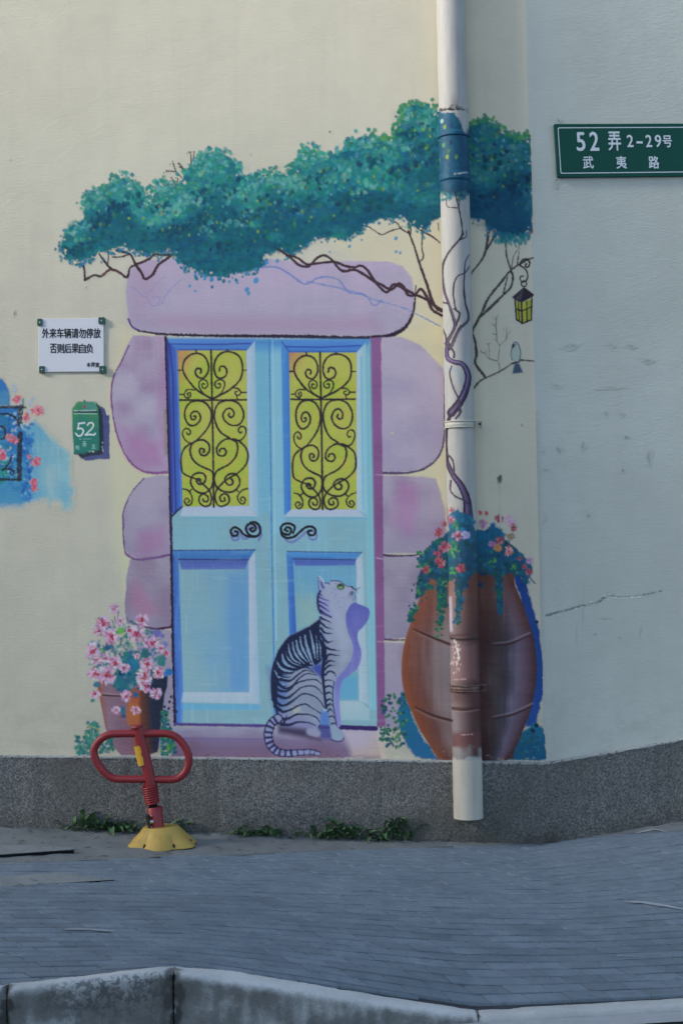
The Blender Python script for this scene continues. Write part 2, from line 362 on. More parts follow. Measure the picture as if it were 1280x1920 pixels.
SCROLL = [
 ([(455, 95), (466, 640), (476, 1100), (485, 1862)], 3.6), ([(105, 660), (400, 662), (850, 658)], 3.4),
 ([(470, 650), (300, 550), (200, 440), (140, 330), (150, 230), (210, 160), (290, 135), (370, 160), (420, 240), (425, 330), (385, 400), (340, 415), (295, 390), (278, 340), (300, 305), (335, 310), (345, 340), (335, 355)], 3.6),
 ([(470, 650), (640, 560), (760, 460), (805, 360), (800, 230), (750, 150), (650, 115), (560, 140), (500, 220), (490, 320), (520, 400), (570, 415), (620, 385), (632, 330), (605, 285), (560, 285), (548, 330)], 3.6),
 ([(470, 650), (380, 600), (325, 520), (325, 455), (370, 430), (410, 455), (415, 500), (385, 530), (355, 515), (358, 480), (380, 480)], 2.6),
 ([(470, 650), (560, 590), (605, 510), (600, 450), (555, 430), (505, 455), (500, 500), (530, 525), (560, 510), (555, 475), (535, 480)], 2.6),
 ([(270, 545), (190, 545), (155, 590), (165, 625), (200, 635), (228, 605), (215, 575), (190, 590), (202, 610)], 2.6),
 ([(105, 598), (155, 598)], 2.6), ([(200, 635), (200, 660)], 2.4), ([(690, 525), (750, 530), (788, 570), (770, 605), (735, 600), (725, 570), (748, 562)], 2.6),
 ([(790, 575), (850, 575)], 2.6), ([(745, 610), (750, 655)], 2.4), ([(285, 98), (290, 132)], 2.8), ([(640, 95), (640, 118)], 2.8), ([(85, 325), (135, 325)], 2.8), ([(810, 325), (850, 325)], 2.8),
 ([(300, 1110), (400, 1000), (450, 900), (455, 790), (400, 700), (310, 668), (220, 690), (165, 770), (165, 870), (210, 940), (270, 945), (325, 900), (335, 840), (300, 790), (250, 795), (225, 840), (245, 880), (280, 870), (280, 840), (262, 845)], 3.5),
 ([(660, 1085), (560, 1020), (500, 900), (495, 790), (540, 700), (640, 665), (750, 690), (815, 780), (815, 870), (770, 935), (690, 945), (615, 900), (588, 830), (620, 770), (670, 755), (710, 795), (705, 840), (675, 855), (650, 830), (660, 810)], 3.5),
 ([(300, 1110), (230, 1145), (165, 1110), (135, 1050), (145, 1000), (185, 980), (222, 1010), (215, 1045), (190, 1045), (180, 1025)], 2.6),
 ([(700, 1095), (770, 1115), (820, 1085), (848, 1020), (835, 970), (790, 960), (762, 995), (780, 1030), (800, 1020)], 2.8),
 ([(300, 1115), (370, 1110), (430, 1160), (435, 1230), (400, 1280), (350, 1280), (325, 1240), (340, 1205), (375, 1215), (380, 1240), (365, 1245)], 3.7),
 ([(300, 1115), (245, 1150), (220, 1230), (240, 1310), (300, 1380), (400, 1430), (470, 1470), (480, 1560), (460, 1640), (400, 1700), (330, 1705), (260, 1660), (225, 1580), (250, 1510), (310, 1480), (370, 1490), (395, 1540), (370, 1600), (320, 1605), (290, 1570), (310, 1545), (340, 1560)], 3.7),
 ([(740, 1130), (650, 1095), (570, 1130), (520, 1200), (530, 1270), (590, 1290), (625, 1250), (600, 1205), (560, 1215), (550, 1240)], 3.4),
 ([(740, 1130), (755, 1200), (730, 1300), (660, 1380), (570, 1430), (510, 1470), (490, 1560), (520, 1640), (600, 1690), (700, 1690), (770, 1620), (770, 1540), (720, 1490), (650, 1500), (610, 1550), (640, 1610), (690, 1610), (700, 1570), (680, 1550)], 3.7),
 ([(230, 1145), (150, 1210), (120, 1300), (120, 1400), (140, 1480), (220, 1525), (300, 1555), (380, 1620), (440, 1690), (460, 1770), (440, 1840), (380, 1855), (325, 1810), (325, 1750), (370, 1715), (420, 1750), (415, 1800), (375, 1800), (365, 1775)], 3.4),
 ([(700, 1095), (770, 1125), (840, 1190), (870, 1280), (850, 1380), (770, 1470), (690, 1520), (600, 1580), (520, 1670), (500, 1760), (530, 1840), (590, 1855), (655, 1810), (650, 1740), (600, 1715), (555, 1750), (570, 1800), (610, 1790), (605, 1760)], 3.4),
 ([(140, 1660), (200, 1680), (240, 1750), (235, 1820), (190, 1845), (155, 1800), (180, 1765), (215, 1790), (195, 1810)], 2.8), ([(205, 1690), (240, 1665)], 2.8),
 ([(865, 1655), (800, 1680), (755, 1740), (765, 1800), (810, 1830), (840, 1790), (815, 1750), (785, 1770), (800, 1795)], 2.8), ([(760, 1690), (740, 1670)], 2.8)]

def panes():
    def pane(P, cc):
        newpart('window_pane')
        def f(X, Y, c, b):
            o = mix((160, 164, 82), (148, 160, 70), (Y - 660) / 290 + .3 * c.nb[b])
            o = o + (np.array((140, 164, 58), np.float32) - o) * np.clip(cc[0] + c.nb[b] * .8 - .1, 0, .8)[..., None]
            o = o + (np.array((166, 112, 88), np.float32) - o) * np.clip(.95 - ((X - P[0][0]) / 45 + (Y - P[0][1]) / cc[1]), 0, .85)[..., None]
            o = o + (np.array((168, 156, 74), np.float32) - o) * np.clip(c.nm[b] * .5 + c.nb[b] * .3, 0, .6)[..., None]
            return o + (4 * c.nh[b] + 3 * c.nf[b])[..., None]
        fill(P, f, soft=.9)
    pane([(333, 657), (461, 657), (467, 948), (343, 950)], (.25, 110))
    pane([(542, 661), (668, 661), (668, 955), (546, 955)], (.1, 70))
    z = T(320, 640, 6)
    newpart('scrollwork')
    for L, w in SCROLL: stroke(z(L), w * .95, IRON, .95, rough=.5, sm=5, soft=.8)
    newpart('scrollwork')
    z2 = T(530, 640, 6)
    def mp(L):
        return [(np.interp(x, [85, 470, 860], [80, 433, 822]), np.interp(y, [97, 660, 1110, 1470, 1855], [125, 652, 1170, 1530, 1890])) for x, y in L]
    for L, w in SCROLL: stroke(z2(mp(L)), w * .98, IRON, .95, rough=.5, sm=5, soft=.8)
    # handles
    z = T(310, 920, 2.977)
    for big, A in ((0, [(490, 205), (470, 215), (485, 225), (505, 205), (485, 185), (455, 195), (450, 225), (480, 255), (515, 250), (530, 215), (505, 178), (470, 178), (450, 205), (455, 235), (430, 240), (410, 210), (385, 203), (365, 225), (375, 250), (400, 245), (403, 228), (388, 228)]),
                   (1, [(680, 225), (665, 215), (680, 200), (700, 215), (690, 240), (660, 240), (645, 210), (665, 185), (705, 185), (722, 210), (710, 240), (690, 262), (660, 255), (645, 225), (690, 262), (740, 240), (780, 205), (815, 200), (838, 220), (830, 245), (805, 245), (797, 228), (812, 222)])):
        newpart('handle')
        sh = [(x + 6, y + 26) for x, y in (A[8:] if not big else A[13:])]
        stroke(z(sh), 4, (92, 92, 160), .75, rough=.6)
    for c in CUR: pass
    k = _next[0] - 1
    for j, A in enumerate(([(488, 208), (474, 214), (486, 228), (504, 214), (496, 190), (468, 186), (450, 208), (462, 240), (496, 258), (526, 240), (528, 205), (505, 178), (475, 178)],
              [(500, 254), (470, 256), (440, 246), (415, 218), (388, 204), (366, 222), (374, 250), (398, 250), (404, 232), (390, 226)])):
        for c in CUR: c.part = k
        stroke(z(A), 4.6 if j == 0 else 4.4, (26, 24, 34), rough=.5)
    for A in ([(682, 226), (666, 218), (682, 204), (702, 218), (690, 244), (658, 238), (644, 210), (664, 186), (702, 186), (722, 206), (712, 236)],
              [(644, 215), (652, 248), (680, 264), (720, 256), (755, 226), (785, 204), (820, 202), (838, 222), (828, 248), (802, 246), (797, 228), (814, 222)]):
        for c in CUR: c.part = k + 1
        stroke(z(A), 4.4, (26, 24, 34), rough=.5)

# ------------------------------------------------------------- cat
def cat():
    z = T(470, 1040, 4.74); y = T(500, 1140, 6.856); h = T(590, 1070, 12.8)
    part(11)
    fill(z([(905, 425), (960, 440), (1040, 475), (1056, 520), (1040, 580), (990, 650), (952, 690), (950, 760), (980, 850), (975, 940), (940, 1020), (880, 1070), (810, 1130), (788, 1300), (800, 1510), (760, 1510), (745, 1300), (750, 1150), (790, 1060), (840, 1000), (890, 900), (890, 800), (870, 720), (840, 640), (830, 560), (850, 500)]),
         G((82, 88, 158), (116, 116, 172), y0=1140, y1=1330, nb=.2, nv=.2, amp=4), soft=1.2, sm=4)
    part(10)
    body = [(600, 190), (630, 215), (652, 248), (690, 250), (740, 232), (800, 240), (860, 275), (905, 290), (928, 312), (918, 340), (930, 385), (922, 420), (882, 450), (852, 510), (842, 580), (860, 680), (900, 780), (910, 850), (890, 930), (850, 1000), (795, 1060), (765, 1095), (745, 1150), (738, 1230), (738, 1330), (748, 1420), (765, 1500), (762, 1530), (795, 1560), (828, 1615), (820, 1652), (770, 1662), (725, 1642), (715, 1580), (690, 1500), (680, 1400), (672, 1345), (655, 1335), (630, 1430), (600, 1535), (615, 1580), (612, 1612), (540, 1615), (470, 1602), (400, 1590), (300, 1590), (240, 1562), (236, 1440), (205, 1330), (186, 1200), (186, 1050), (215, 930), (270, 810), (350, 722), (440, 682), (540, 642), (600, 592), (626, 540), (603, 470), (598, 400), (610, 340), (597, 260)]
    fill(z(body), G((136, 145, 170), (116, 126, 148), y0=1090, y1=1330, nb=.4, nm=.2, amp=5), soft=1, sm=3)
    # cool shading
    fill(y([(0, 760), (60, 760), (160, 560), (300, 380), (420, 300), (600, 220), (690, 150), (760, 420), (740, 700), (600, 780), (420, 760), (280, 860), (240, 1200), (120, 1300), (60, 1000)]), (88, 116, 160), soft=6, alpha=.8)
    fill(y([(60, 900), (220, 900), (260, 1200), (180, 1400), (120, 1350), (70, 1150)]), (70, 98, 152), soft=9, alpha=.7)
    fill(y([(180, 1380), (420, 1400), (620, 1480), (600, 1580), (420, 1600), (200, 1560)]), (108, 108, 150), soft=7, alpha=.7)
    fill(y([(330, 1290), (420, 1270), (430, 1330), (360, 1370)]), (166, 168, 142), soft=5, alpha=.6)
    # back: dark saddle with light streaks
    fill(y([(690, 130), (640, 170), (540, 240), (400, 305), (300, 360), (220, 430), (150, 540), (100, 660), (70, 780), (62, 930), (70, 1090), (95, 1240), (130, 1300), (130, 1150), (150, 960), (200, 850), (330, 845), (400, 780), (520, 755), (610, 740), (690, 700), (760, 560), (720, 470), (680, 330)]), NAVY, soft=1.4, rough=1)
    LT = (104, 132, 160)
    for L, w in (([(555, 285), (580, 400), (605, 540), (625, 650)], 26), ([(490, 350), (510, 470), (560, 620), (605, 740)], 32), ([(430, 370), (445, 480), (490, 580), (570, 720)], 22),
                 ([(382, 420), (400, 530), (450, 620), (520, 690)], 30), ([(330, 440), (348, 540), (400, 640), (480, 710)], 20), ([(280, 470), (292, 560), (340, 660), (430, 715)], 20),
                 ([(240, 560), (270, 640), (330, 705), (440, 745)], 14), ([(200, 600), (220, 680), (270, 735), (370, 770)], 36), ([(635, 360), (645, 460), (650, 560), (655, 660)], 14),
                 ([(670, 420), (690, 520), (690, 640)], 12), ([(130, 690), (175, 760), (250, 805), (340, 815)], 28), ([(105, 800), (150, 880), (220, 905), (300, 890)], 24), ([(100, 930), (150, 980), (220, 985)], 18), ([(700, 180), (690, 260), (720, 380), (735, 450)], 18)):
        stroke(y(L), w / 6.856 * .55, LT, .95, wm=w / 6.856 * 1.3, w2=1.6, rough=.8)
        stroke(y(L[1:]), 1, (138, 156, 184), .6, wm=w / 6.856 * .4, w2=.8, rough=.8)
    fill(y([(575, 770), (640, 730), (700, 720), (735, 860), (700, 905), (640, 840)]), (52, 66, 138), soft=3, alpha=.95)
    stroke(y([(710, 440), (745, 560), (725, 760), (722, 900), (742, 1100), (770, 1290)]), 7, NAVY, wm=6, w2=2.5)
    # haunch stripes
    for L in ([(380, 790), (470, 760), (540, 775), (615, 830)], [(180, 920), (300, 935), (400, 860), (500, 800), (610, 835)], [(130, 960), (240, 1035), (330, 1000), (420, 900), (520, 845), (640, 860)],
              [(75, 1010), (180, 1065), (280, 1060), (370, 975), (480, 935), (560, 920), (640, 925), (700, 975)], [(80, 1090), (200, 1150), (280, 1150), (360, 1090), (450, 1020), (570, 1000), (650, 1030), (720, 1110)],
              [(80, 1170), (180, 1250), (260, 1240), (350, 1180), (430, 1120), (490, 1100), (600, 1130), (680, 1190), (742, 1285)], [(105, 1260), (200, 1330), (270, 1320), (340, 1290), (420, 1250), (500, 1235), (570, 1280), (640, 1320), (710, 1365)],
              [(135, 1390), (220, 1430), (300, 1410), (380, 1370), (470, 1365), (560, 1375), (640, 1410), (685, 1475)], [(200, 1500), (300, 1500), (380, 1470), (460, 1465), (560, 1480), (630, 1515)]):
        stroke(y(L), 6.4, NAVY, .95, wm=2.8, w2=1.6, rough=.6)
    stroke(y([(100, 700), (72, 850), (68, 1000), (80, 1150), (130, 1320), (150, 1480)]), 5, NAVY, .9)
    for L in ([(150, 860), (230, 890), (310, 885)], [(110, 780), (170, 850), (260, 860)], [(110, 930), (200, 1010), (250, 1000)], [(220, 1480), (260, 1380)], [(180, 1500), (200, 1420)]):
        stroke(y(L), 4.6, NAVY, .9, w2=1.2)
    # neck and chest
    for L, w in (([(690, 60), (760, 90), (840, 125)], 4), ([(690, 120), (740, 150), (830, 190)], 4), ([(700, 190), (760, 245), (850, 272)], 4), ([(695, 260), (750, 320), (840, 328)], 4.5), ([(690, 330), (740, 410), (790, 440), (855, 422)], 5.5),
                 ([(710, 440), (770, 515), (930, 550)], 6.5), ([(755, 660), (800, 600), (935, 615)], 5.5), ([(745, 730), (800, 680), (885, 690)], 5), ([(745, 790), (800, 742), (875, 740)], 4.5), ([(750, 860), (810, 812), (870, 840), (900, 905)], 4),
                 ([(740, 935), (800, 925), (860, 945)], 2.6), ([(742, 1020), (810, 1000), (850, 1035)], 3.4), ([(760, 1100), (800, 1085), (848, 1110)], 3.6), ([(768, 1190), (810, 1170), (852, 1200)], 3.8), ([(772, 1260), (815, 1235), (856, 1260)], 3.6),
                 ([(780, 1330), (815, 1300), (862, 1350)], 3.4), ([(800, 1400), (850, 1390), (872, 1430)], 2.8), ([(830, 1490), (880, 1480), (895, 1510)], 3)):
        stroke(y(L), w, NAVY, .92, w2=1., wm=w * .8, rough=.7)
    stroke(y([(735, 1000), (742, 1130), (760, 1290)]), 4, NAVY, .8); stroke(y([(868, 950), (850, 1060), (852, 1200), (870, 1350), (895, 1500)]), 2.6, (52, 56, 100), .85)
    fill(y([(700, 1320), (790, 1330), (810, 1480), (800, 1520), (690, 1520), (680, 1420)]), (72, 102, 164), soft=3, alpha=.9)
    fill(y([(660, 1530), (800, 1530), (850, 1600), (830, 1690), (690, 1680), (660, 1580)]), (62, 66, 122), soft=4, alpha=.9)
    fill(y([(150, 1520), (500, 1560), (520, 1620), (690, 1700), (420, 1650), (160, 1600)]), (44, 34, 60), soft=5, alpha=.8)
    fill(y([(520, 1560), (640, 1560), (690, 1600), (660, 1650), (540, 1630)]), (124, 128, 152), soft=2.2, rough=1, sm=3)
    fill(y([(830, 1530), (900, 1520), (960, 1600), (985, 1670), (940, 1700), (850, 1690), (830, 1620)]), (118, 136, 158), soft=2., rough=1, sm=3)
    stroke(y([(830, 1690), (900, 1715), (970, 1705), (990, 1670)]), 2.2, (62, 48, 92))
    # pale chest
    fill(y([(880, 60), (960, 40), (1010, 200), (1080, 420), (1060, 640), (960, 800), (920, 700), (930, 480), (880, 280)]), (146, 156, 176), soft=7, alpha=.45)
    # head
    stroke(h([(90, 130), (85, 300), (100, 440), (130, 500)]), 1.4, (54, 66, 120)); stroke(h([(90, 130), (160, 180), (220, 260), (235, 290)]), 1.6, (168, 182, 204), .9)
    stroke(h([(150, 280), (180, 350), (220, 410)]), 3.2, (54, 60, 118), .9); stroke(h([(130, 250), (150, 380), (200, 460)]), 2.2, (94, 104, 168), .8)
    stroke(h([(240, 290), (330, 300), (345, 325)]), 1.8, (46, 58, 108)); stroke(h([(370, 250), (470, 238), (600, 255), (680, 310), (780, 375), (870, 378)]), 1.2, (34, 36, 66), .9)
    dab(638.5, 1100, 6.8, 5.6, .15, (24, 34, 44)); dab(638.6, 1100.4, 5, 4, .15, (98, 138, 88)); dab(638.2, 1098.4, 3.2, 1.2, .3, (22, 40, 30)); dab(637.5, 1102.6, 2.4, 1., 0, (128, 160, 112), .7)
    fill(h([(860, 380), (895, 368), (925, 410), (940, 440), (900, 430)]), (30, 24, 44)); stroke(h([(925, 420), (960, 450), (1010, 450)]), 1.6, (44, 44, 80)); stroke(h([(960, 460), (1090, 402)]), 1, (60, 70, 100), .8)
    stroke(h([(945, 460), (1000, 490), (1030, 520)]), 1.1, (70, 84, 120), .7)
    dab(659.3, 1112, 3.4, 4.2, .3, (62, 72, 104), .8, 1.6)
    for L in ([(840, 520), (790, 640)], [(880, 560), (850, 660)], [(905, 590), (915, 740)], [(950, 540), (985, 700)], [(960, 600), (945, 700)]): stroke(h(L), 1., (62, 78, 110), .7, sm=0)
    for x, yy in ((500, 310), (455, 440), (515, 450), (480, 600), (510, 560), (560, 740), (600, 880), (480, 660), (690, 660), (420, 520)): dab(590 + x / 12.8, 1070 + yy / 12.8, 1.5, 1., .6, (98, 108, 158), .7)
    fill(h([(70, 540), (130, 480), (200, 620), (330, 720), (320, 860), (400, 1100), (200, 1100), (120, 960), (80, 760)]), (120, 118, 184), soft=4, alpha=.6)
    for L, w in (([(90, 620), (200, 680), (330, 720)], 2.2), ([(110, 740), (220, 790), (320, 850)], 3), ([(120, 830), (240, 910), (340, 980)], 3.4), ([(140, 950), (240, 1030), (400, 1110)], 3.8), ([(120, 560), (190, 610)], 2.4)):
        stroke(h(L), w, NAVY, .9, w2=.8)
    stroke(h([(130, 490), (80, 600), (72, 760), (100, 930), (140, 1000)]), 4, (36, 38, 84), .9, wm=5)
    # tail
    tl = z([(240, 1455), (185, 1500), (155, 1590), (170, 1680), (225, 1745), (320, 1768), (430, 1758), (540, 1755), (600, 1768)])
    stroke(tl, 18, (34, 32, 66), w2=9, wm=15, rough=.6); stroke(tl, 14, (116, 124, 158), w2=6, wm=11, rough=.9)
    P = spline(tl, 8)
    for k in range(3, len(P) - 4, 4):
        d = P[min(k + 1, len(P) - 1)] - P[k - 1]; n = np.array([-d[1], d[0]]) / (np.hypot(*d) + 1e-6)
        ww = 8 - 3 * k / len(P)
        stroke([P[k] - n * ww, P[k] + n * ww * .7], 4.6 if k < 46 else 2.4, (36, 34, 74), .9 if k < 50 else .5, sm=0, rough=.8)

# ------------------------------------------------------------- treetop
z1 = T(100, 180, 2.7826); z2 = T(540, 170, 2.6667)
CANOPY = z1([(35, 790), (60, 710), (110, 660), (160, 650), (165, 600), (160, 550), (200, 500), (280, 480), (330, 430), (375, 420), (410, 465), (470, 490), (500, 545), (522, 560), (525, 490), (545, 460), (590, 465), (615, 500), (650, 500), (660, 450), (690, 400), (740, 345), (780, 305), (840, 292), (900, 305), (945, 345), (970, 370), (975, 410), (1030, 430), (1090, 410), (1130, 400), (1210, 415)]) + \
    z2([(20, 385), (60, 360), (65, 305), (130, 295), (150, 320), (250, 315), (300, 252), (400, 222), (460, 235), (515, 255), (530, 200), (560, 160), (565, 85), (620, 70), (690, 75), (745, 105), (760, 180), (890, 182), (950, 160), (1000, 150), (1050, 180), (1080, 220), (1130, 235), (1170, 245), (1212, 240), (1217, 400), (1219, 690), (1190, 715), (1120, 735), (1060, 710), (1000, 690), (980, 650), (920, 640), (890, 620), (740, 640), (690, 690), (640, 690), (580, 640), (500, 640), (430, 650), (360, 700), (290, 740), (220, 735), (130, 740), (60, 800), (10, 825)]) + \
    z1([(1190, 805), (1110, 830), (1080, 900), (1000, 920), (900, 935), (830, 945), (750, 920), (680, 880), (640, 840), (600, 800), (560, 820), (480, 820), (420, 810), (370, 790), (310, 800), (240, 820), (190, 850), (140, 865), (90, 850), (60, 830)])

def canopy():
    part(12)
    P = np.array(CANOPY)
    rs = np.random.RandomState(11)
    fill(CANOPY, G((26, 112, 120), (12, 78, 108), x0=150, x1=1000, nb=.25, nm=.2, amp=6), soft=1.5, rough=3.2)
    c = CUR[0]
    X, Y = np.meshgrid(c.X, c.Y)
    m = np.zeros(c.A.shape, bool); m[c.I == 12] = True
    top = np.full(c.w, 9e9); bot = np.zeros(c.w)
    cols = m.any(0)
    top[cols] = c.Y[m.argmax(0)[cols]]; bot[cols] = c.Y[c.h - 1 - m[::-1].argmax(0)[cols]]
    ys, xs = np.nonzero(m)
    edge = polysd(X[m], Y[m], P)
    E = np.zeros(c.A.shape, np.float32); E[m] = -edge
    n = len(ys)
    def pick(k): return rs.randint(0, n, k)
    # big soft masses: dark undersides, lighter crowns
    for i in pick(420):
        x, y = c.X[xs[i]], c.Y[ys[i]]; t = (y - top[xs[i]]) / max(20, bot[xs[i]] - top[xs[i]]) + .45 * c.nb[ys[i], xs[i]]
        if E[ys[i], xs[i]] < 8: continue
        if t < .35: q = np.array((52, 138, 138)) if x < 560 else np.array((40, 120, 130))
        elif t < .7: q = np.array((24, 108, 112)) if rs.rand() < .6 else np.array((20, 96, 128))
        else: q = np.array((14, 74, 112)) if rs.rand() < .6 else np.array((14, 88, 100))
        if x > 880: q = q * .82 + np.array((12, 70, 104)) * .18
        r = min(rs.uniform(8, 20), E[ys[i], xs[i]] * .55)
        dab(x, y, r * rs.uniform(1, 1.8), r * .7, rs.uniform(-.4, .4), q + rs.randn(3) * 7, rs.uniform(.25, .5), r * .7)
    # leaf dabs
    for i in pick(5200):
        x, y = c.X[xs[i]], c.Y[ys[i]]; t = (y - top[xs[i]]) / max(20, bot[xs[i]] - top[xs[i]]) + .5 * c.nb[ys[i], xs[i]]
        e = E[ys[i], xs[i]]; u = rs.rand()
        if t < .4: q = ((58, 140, 138), (30, 122, 118), (84, 146, 148), (20, 108, 122), (32, 122, 100))[int(u * 5)]
        elif t < .7: q = ((24, 108, 118), (30, 112, 96), (22, 96, 130), (52, 132, 140), (18, 86, 110))[int(u * 5)]
        else: q = ((8, 72, 100), (10, 86, 100), (12, 80, 82), (14, 90, 120), (8, 60, 90))[int(u * 5)]
        q = np.array(q) + rs.randn(3) * 8
        if x > 870: q = q * np.array((.72, .8, .86))
        r = rs.uniform(1.6, 4.2)
        dab(x, y, r * rs.uniform(1, 1.7), r, rs.uniform(-1.6, 1.6), q, rs.uniform(.25, .7) * (1 if t < .7 else .7), 1.7)
    # bottom brush sweeps
    for i in pick(500):
        x, y = c.X[xs[i]], c.Y[ys[i]]; t = (y - top[xs[i]]) / max(20, bot[xs[i]] - top[xs[i]])
        if t < .62 or E[ys[i], xs[i]] < 5: continue
        L = rs.uniform(10, 26); a = rs.uniform(-.5, .1)
        stroke([(x - L, y - L * a), (x + L, y + L * a)], rs.uniform(2, 5), np.array(((12, 66, 104), (18, 90, 110), (16, 84, 92))[rs.randint(3)]) + rs.randn(3) * 6, .35, sm=0, soft=2)
    LOBES = ((232, 360, 44, 38), (178, 398, 34, 34), (145, 445, 34, 36), (300, 375, 26, 26), (318, 420, 40, 30), (398, 335, 52, 48), (350, 400, 40, 34), (455, 385, 40, 34), (512, 352, 40, 32), (590, 315, 42, 34), (560, 365, 40, 36), (640, 350, 40, 40), (688, 285, 42, 34), (755, 235, 30, 34), (745, 300, 40, 40), (800, 250, 34, 50), (700, 365, 40, 30), (925, 275, 44, 44), (968, 320, 30, 50), (905, 350, 34, 40), (430, 440, 60, 30))
    for lx, ly_, ra, rb in LOBES:
        for k in range(95):
            a = rs.uniform(0, 6.28); d = math.sqrt(rs.rand()); x = lx + math.cos(a) * d * ra; y = ly_ + math.sin(a) * d * rb
            i, j = int((x - c.x0) * c.S), int((y - c.y0) * c.S)
            if not (0 <= i < c.w and 0 <= j < c.h) or not m[j, i]: continue
            up = -math.sin(a) * d - .35 * math.cos(a) * d                    # light falls from the upper left in the painting
            if up > .25: q = ((92, 156, 154), (70, 144, 142), (110, 164, 164), (58, 138, 120))[rs.randint(4)]
            elif up < -.3: q = ((8, 66, 92), (10, 74, 84), (6, 56, 86))[rs.randint(3)]
            else: continue
            if x > 870: q = np.array(q) * (.62, .76, .84)
            r = rs.uniform(1.6, 4.6); dab(x, y, r * rs.uniform(1, 1.6), r, rs.uniform(-1.6, 1.6), np.array(q) + rs.randn(3) * 8, rs.uniform(.35, .75), 1.2)
    for k in range(150):                                  # bare flecks along the ragged edges
        i = rs.randint(len(P)); x, y = P[i] + (P[(i + 1) % len(P)] - P[i]) * rs.rand()
        rub(x + rs.randn() * 5, y + rs.randn() * 5, rs.uniform(1.2, 4), rs.uniform(1, 2.4), rs.uniform(-1.5, 1.5), rs.uniform(.5, 1))
    def speck(k, q, lo, hi, r0, r1, a):
        for i in pick(k):
            x, y = c.X[xs[i]], c.Y[ys[i]]; t = (y - top[xs[i]]) / max(20, bot[xs[i]] - top[xs[i]])
            if not lo < t < hi or E[ys[i], xs[i]] < 7: continue
            r = rs.uniform(r0, r1); dab(x, y, r, r * rs.uniform(1, 1.5), rs.uniform(-.5, .5), np.array(q) + rs.randn(3) * 8, a * rs.uniform(.5, 1), .9)
    speck(240, (116, 164, 166), .02, .5, 1.2, 3.2, .6); speck(150, (140, 152, 62), .1, .75, 1.4, 3.0, .8); speck(110, (12, 44, 80), .15, .85, 1.8, 3.4, .65); speck(170, (96, 132, 70), .05, .7, 1.6, 4, .45); speck(260, (18, 92, 104), .1, .9, 3, 7, .35)
    # leaves that break the outline
    Q = spline(CANOPY, 5, True)
    for i in range(len(Q)):
        x, y = Q[i]
        if x > 992 or (815 < x < 882): continue
        up = y < np.interp(x, [100, 400, 560, 1000], [400, 400, 380, 300])
        for k in range(rs.randint(0, 5) if up else rs.randint(0, 4)):
            r = rs.uniform(1.8, 4.2) if up else rs.uniform(1.4, 3.2)
            q = ((42, 126, 112), (56, 140, 130), (70, 150, 150), (34, 112, 124))[rs.randint(4)] if up else ((30, 102, 132), (16, 88, 110), (40, 112, 150), (20, 96, 112))[rs.randint(4)]
            if x > 700 and up: q = ((50, 120, 84), (38, 110, 96), (70, 136, 88))[rs.randint(3)]
            g = abs(rs.randn()) * (5 if up else 6)
            dab(x + rs.randn() * 5, y + (-g if up else g), r, r * rs.uniform(.9, 1.5), rs.uniform(-1, 1), np.array(q) + rs.randn(3) * 7, rs.uniform(.7, 1), .9)
    for x, y, r in ((356, 536, 3), (384, 522, 4), (397, 524, 5), (445, 530, 3), (463, 543, 5), (480, 526, 6), (466, 550, 4), (500, 492, 4), (520, 489, 4), (540, 484, 3.5), (480, 505, 4), (366, 546, 2.5), (430, 528, 3), (742, 472, 3), (742, 447, 4), (750, 474, 3), (655, 462, 3.4), (657, 451, 3), (678, 450, 2.4), (618, 472, 2)):
        dab(x, y, r * .8, r, .4, (56, 124, 176), .85)
    for x, y in ((752, 206), (755, 222), (760, 196), (772, 192), (783, 192), (790, 196), (740, 234), (744, 230), (918, 232), (910, 226), (930, 238), (947, 240), (950, 252), (963, 250), (988, 246), (983, 256), (962, 262), (975, 264), (904, 228), (655, 270), (548, 306), (564, 300), (572, 286), (585, 284)):
        dab(x + rs.randn(), y + rs.randn(), 3.2, 4.6, rs.uniform(-.6, .6), (48, 122, 96), .9)
    for k in range(60):                                   # green fringe under the right-hand crown
        x = rs.uniform(925, 992); dab(x, 444 + rs.uniform(-4, 14) - abs(x - 965) * .12, 2.4, 5, rs.uniform(-.5, .5), ((40, 124, 128), (26, 104, 120))[k % 2], .8)
    fill([(880, 360), (990, 372), (997, 425), (930, 440), (884, 404)], (12, 58, 96), soft=16, alpha=.55)

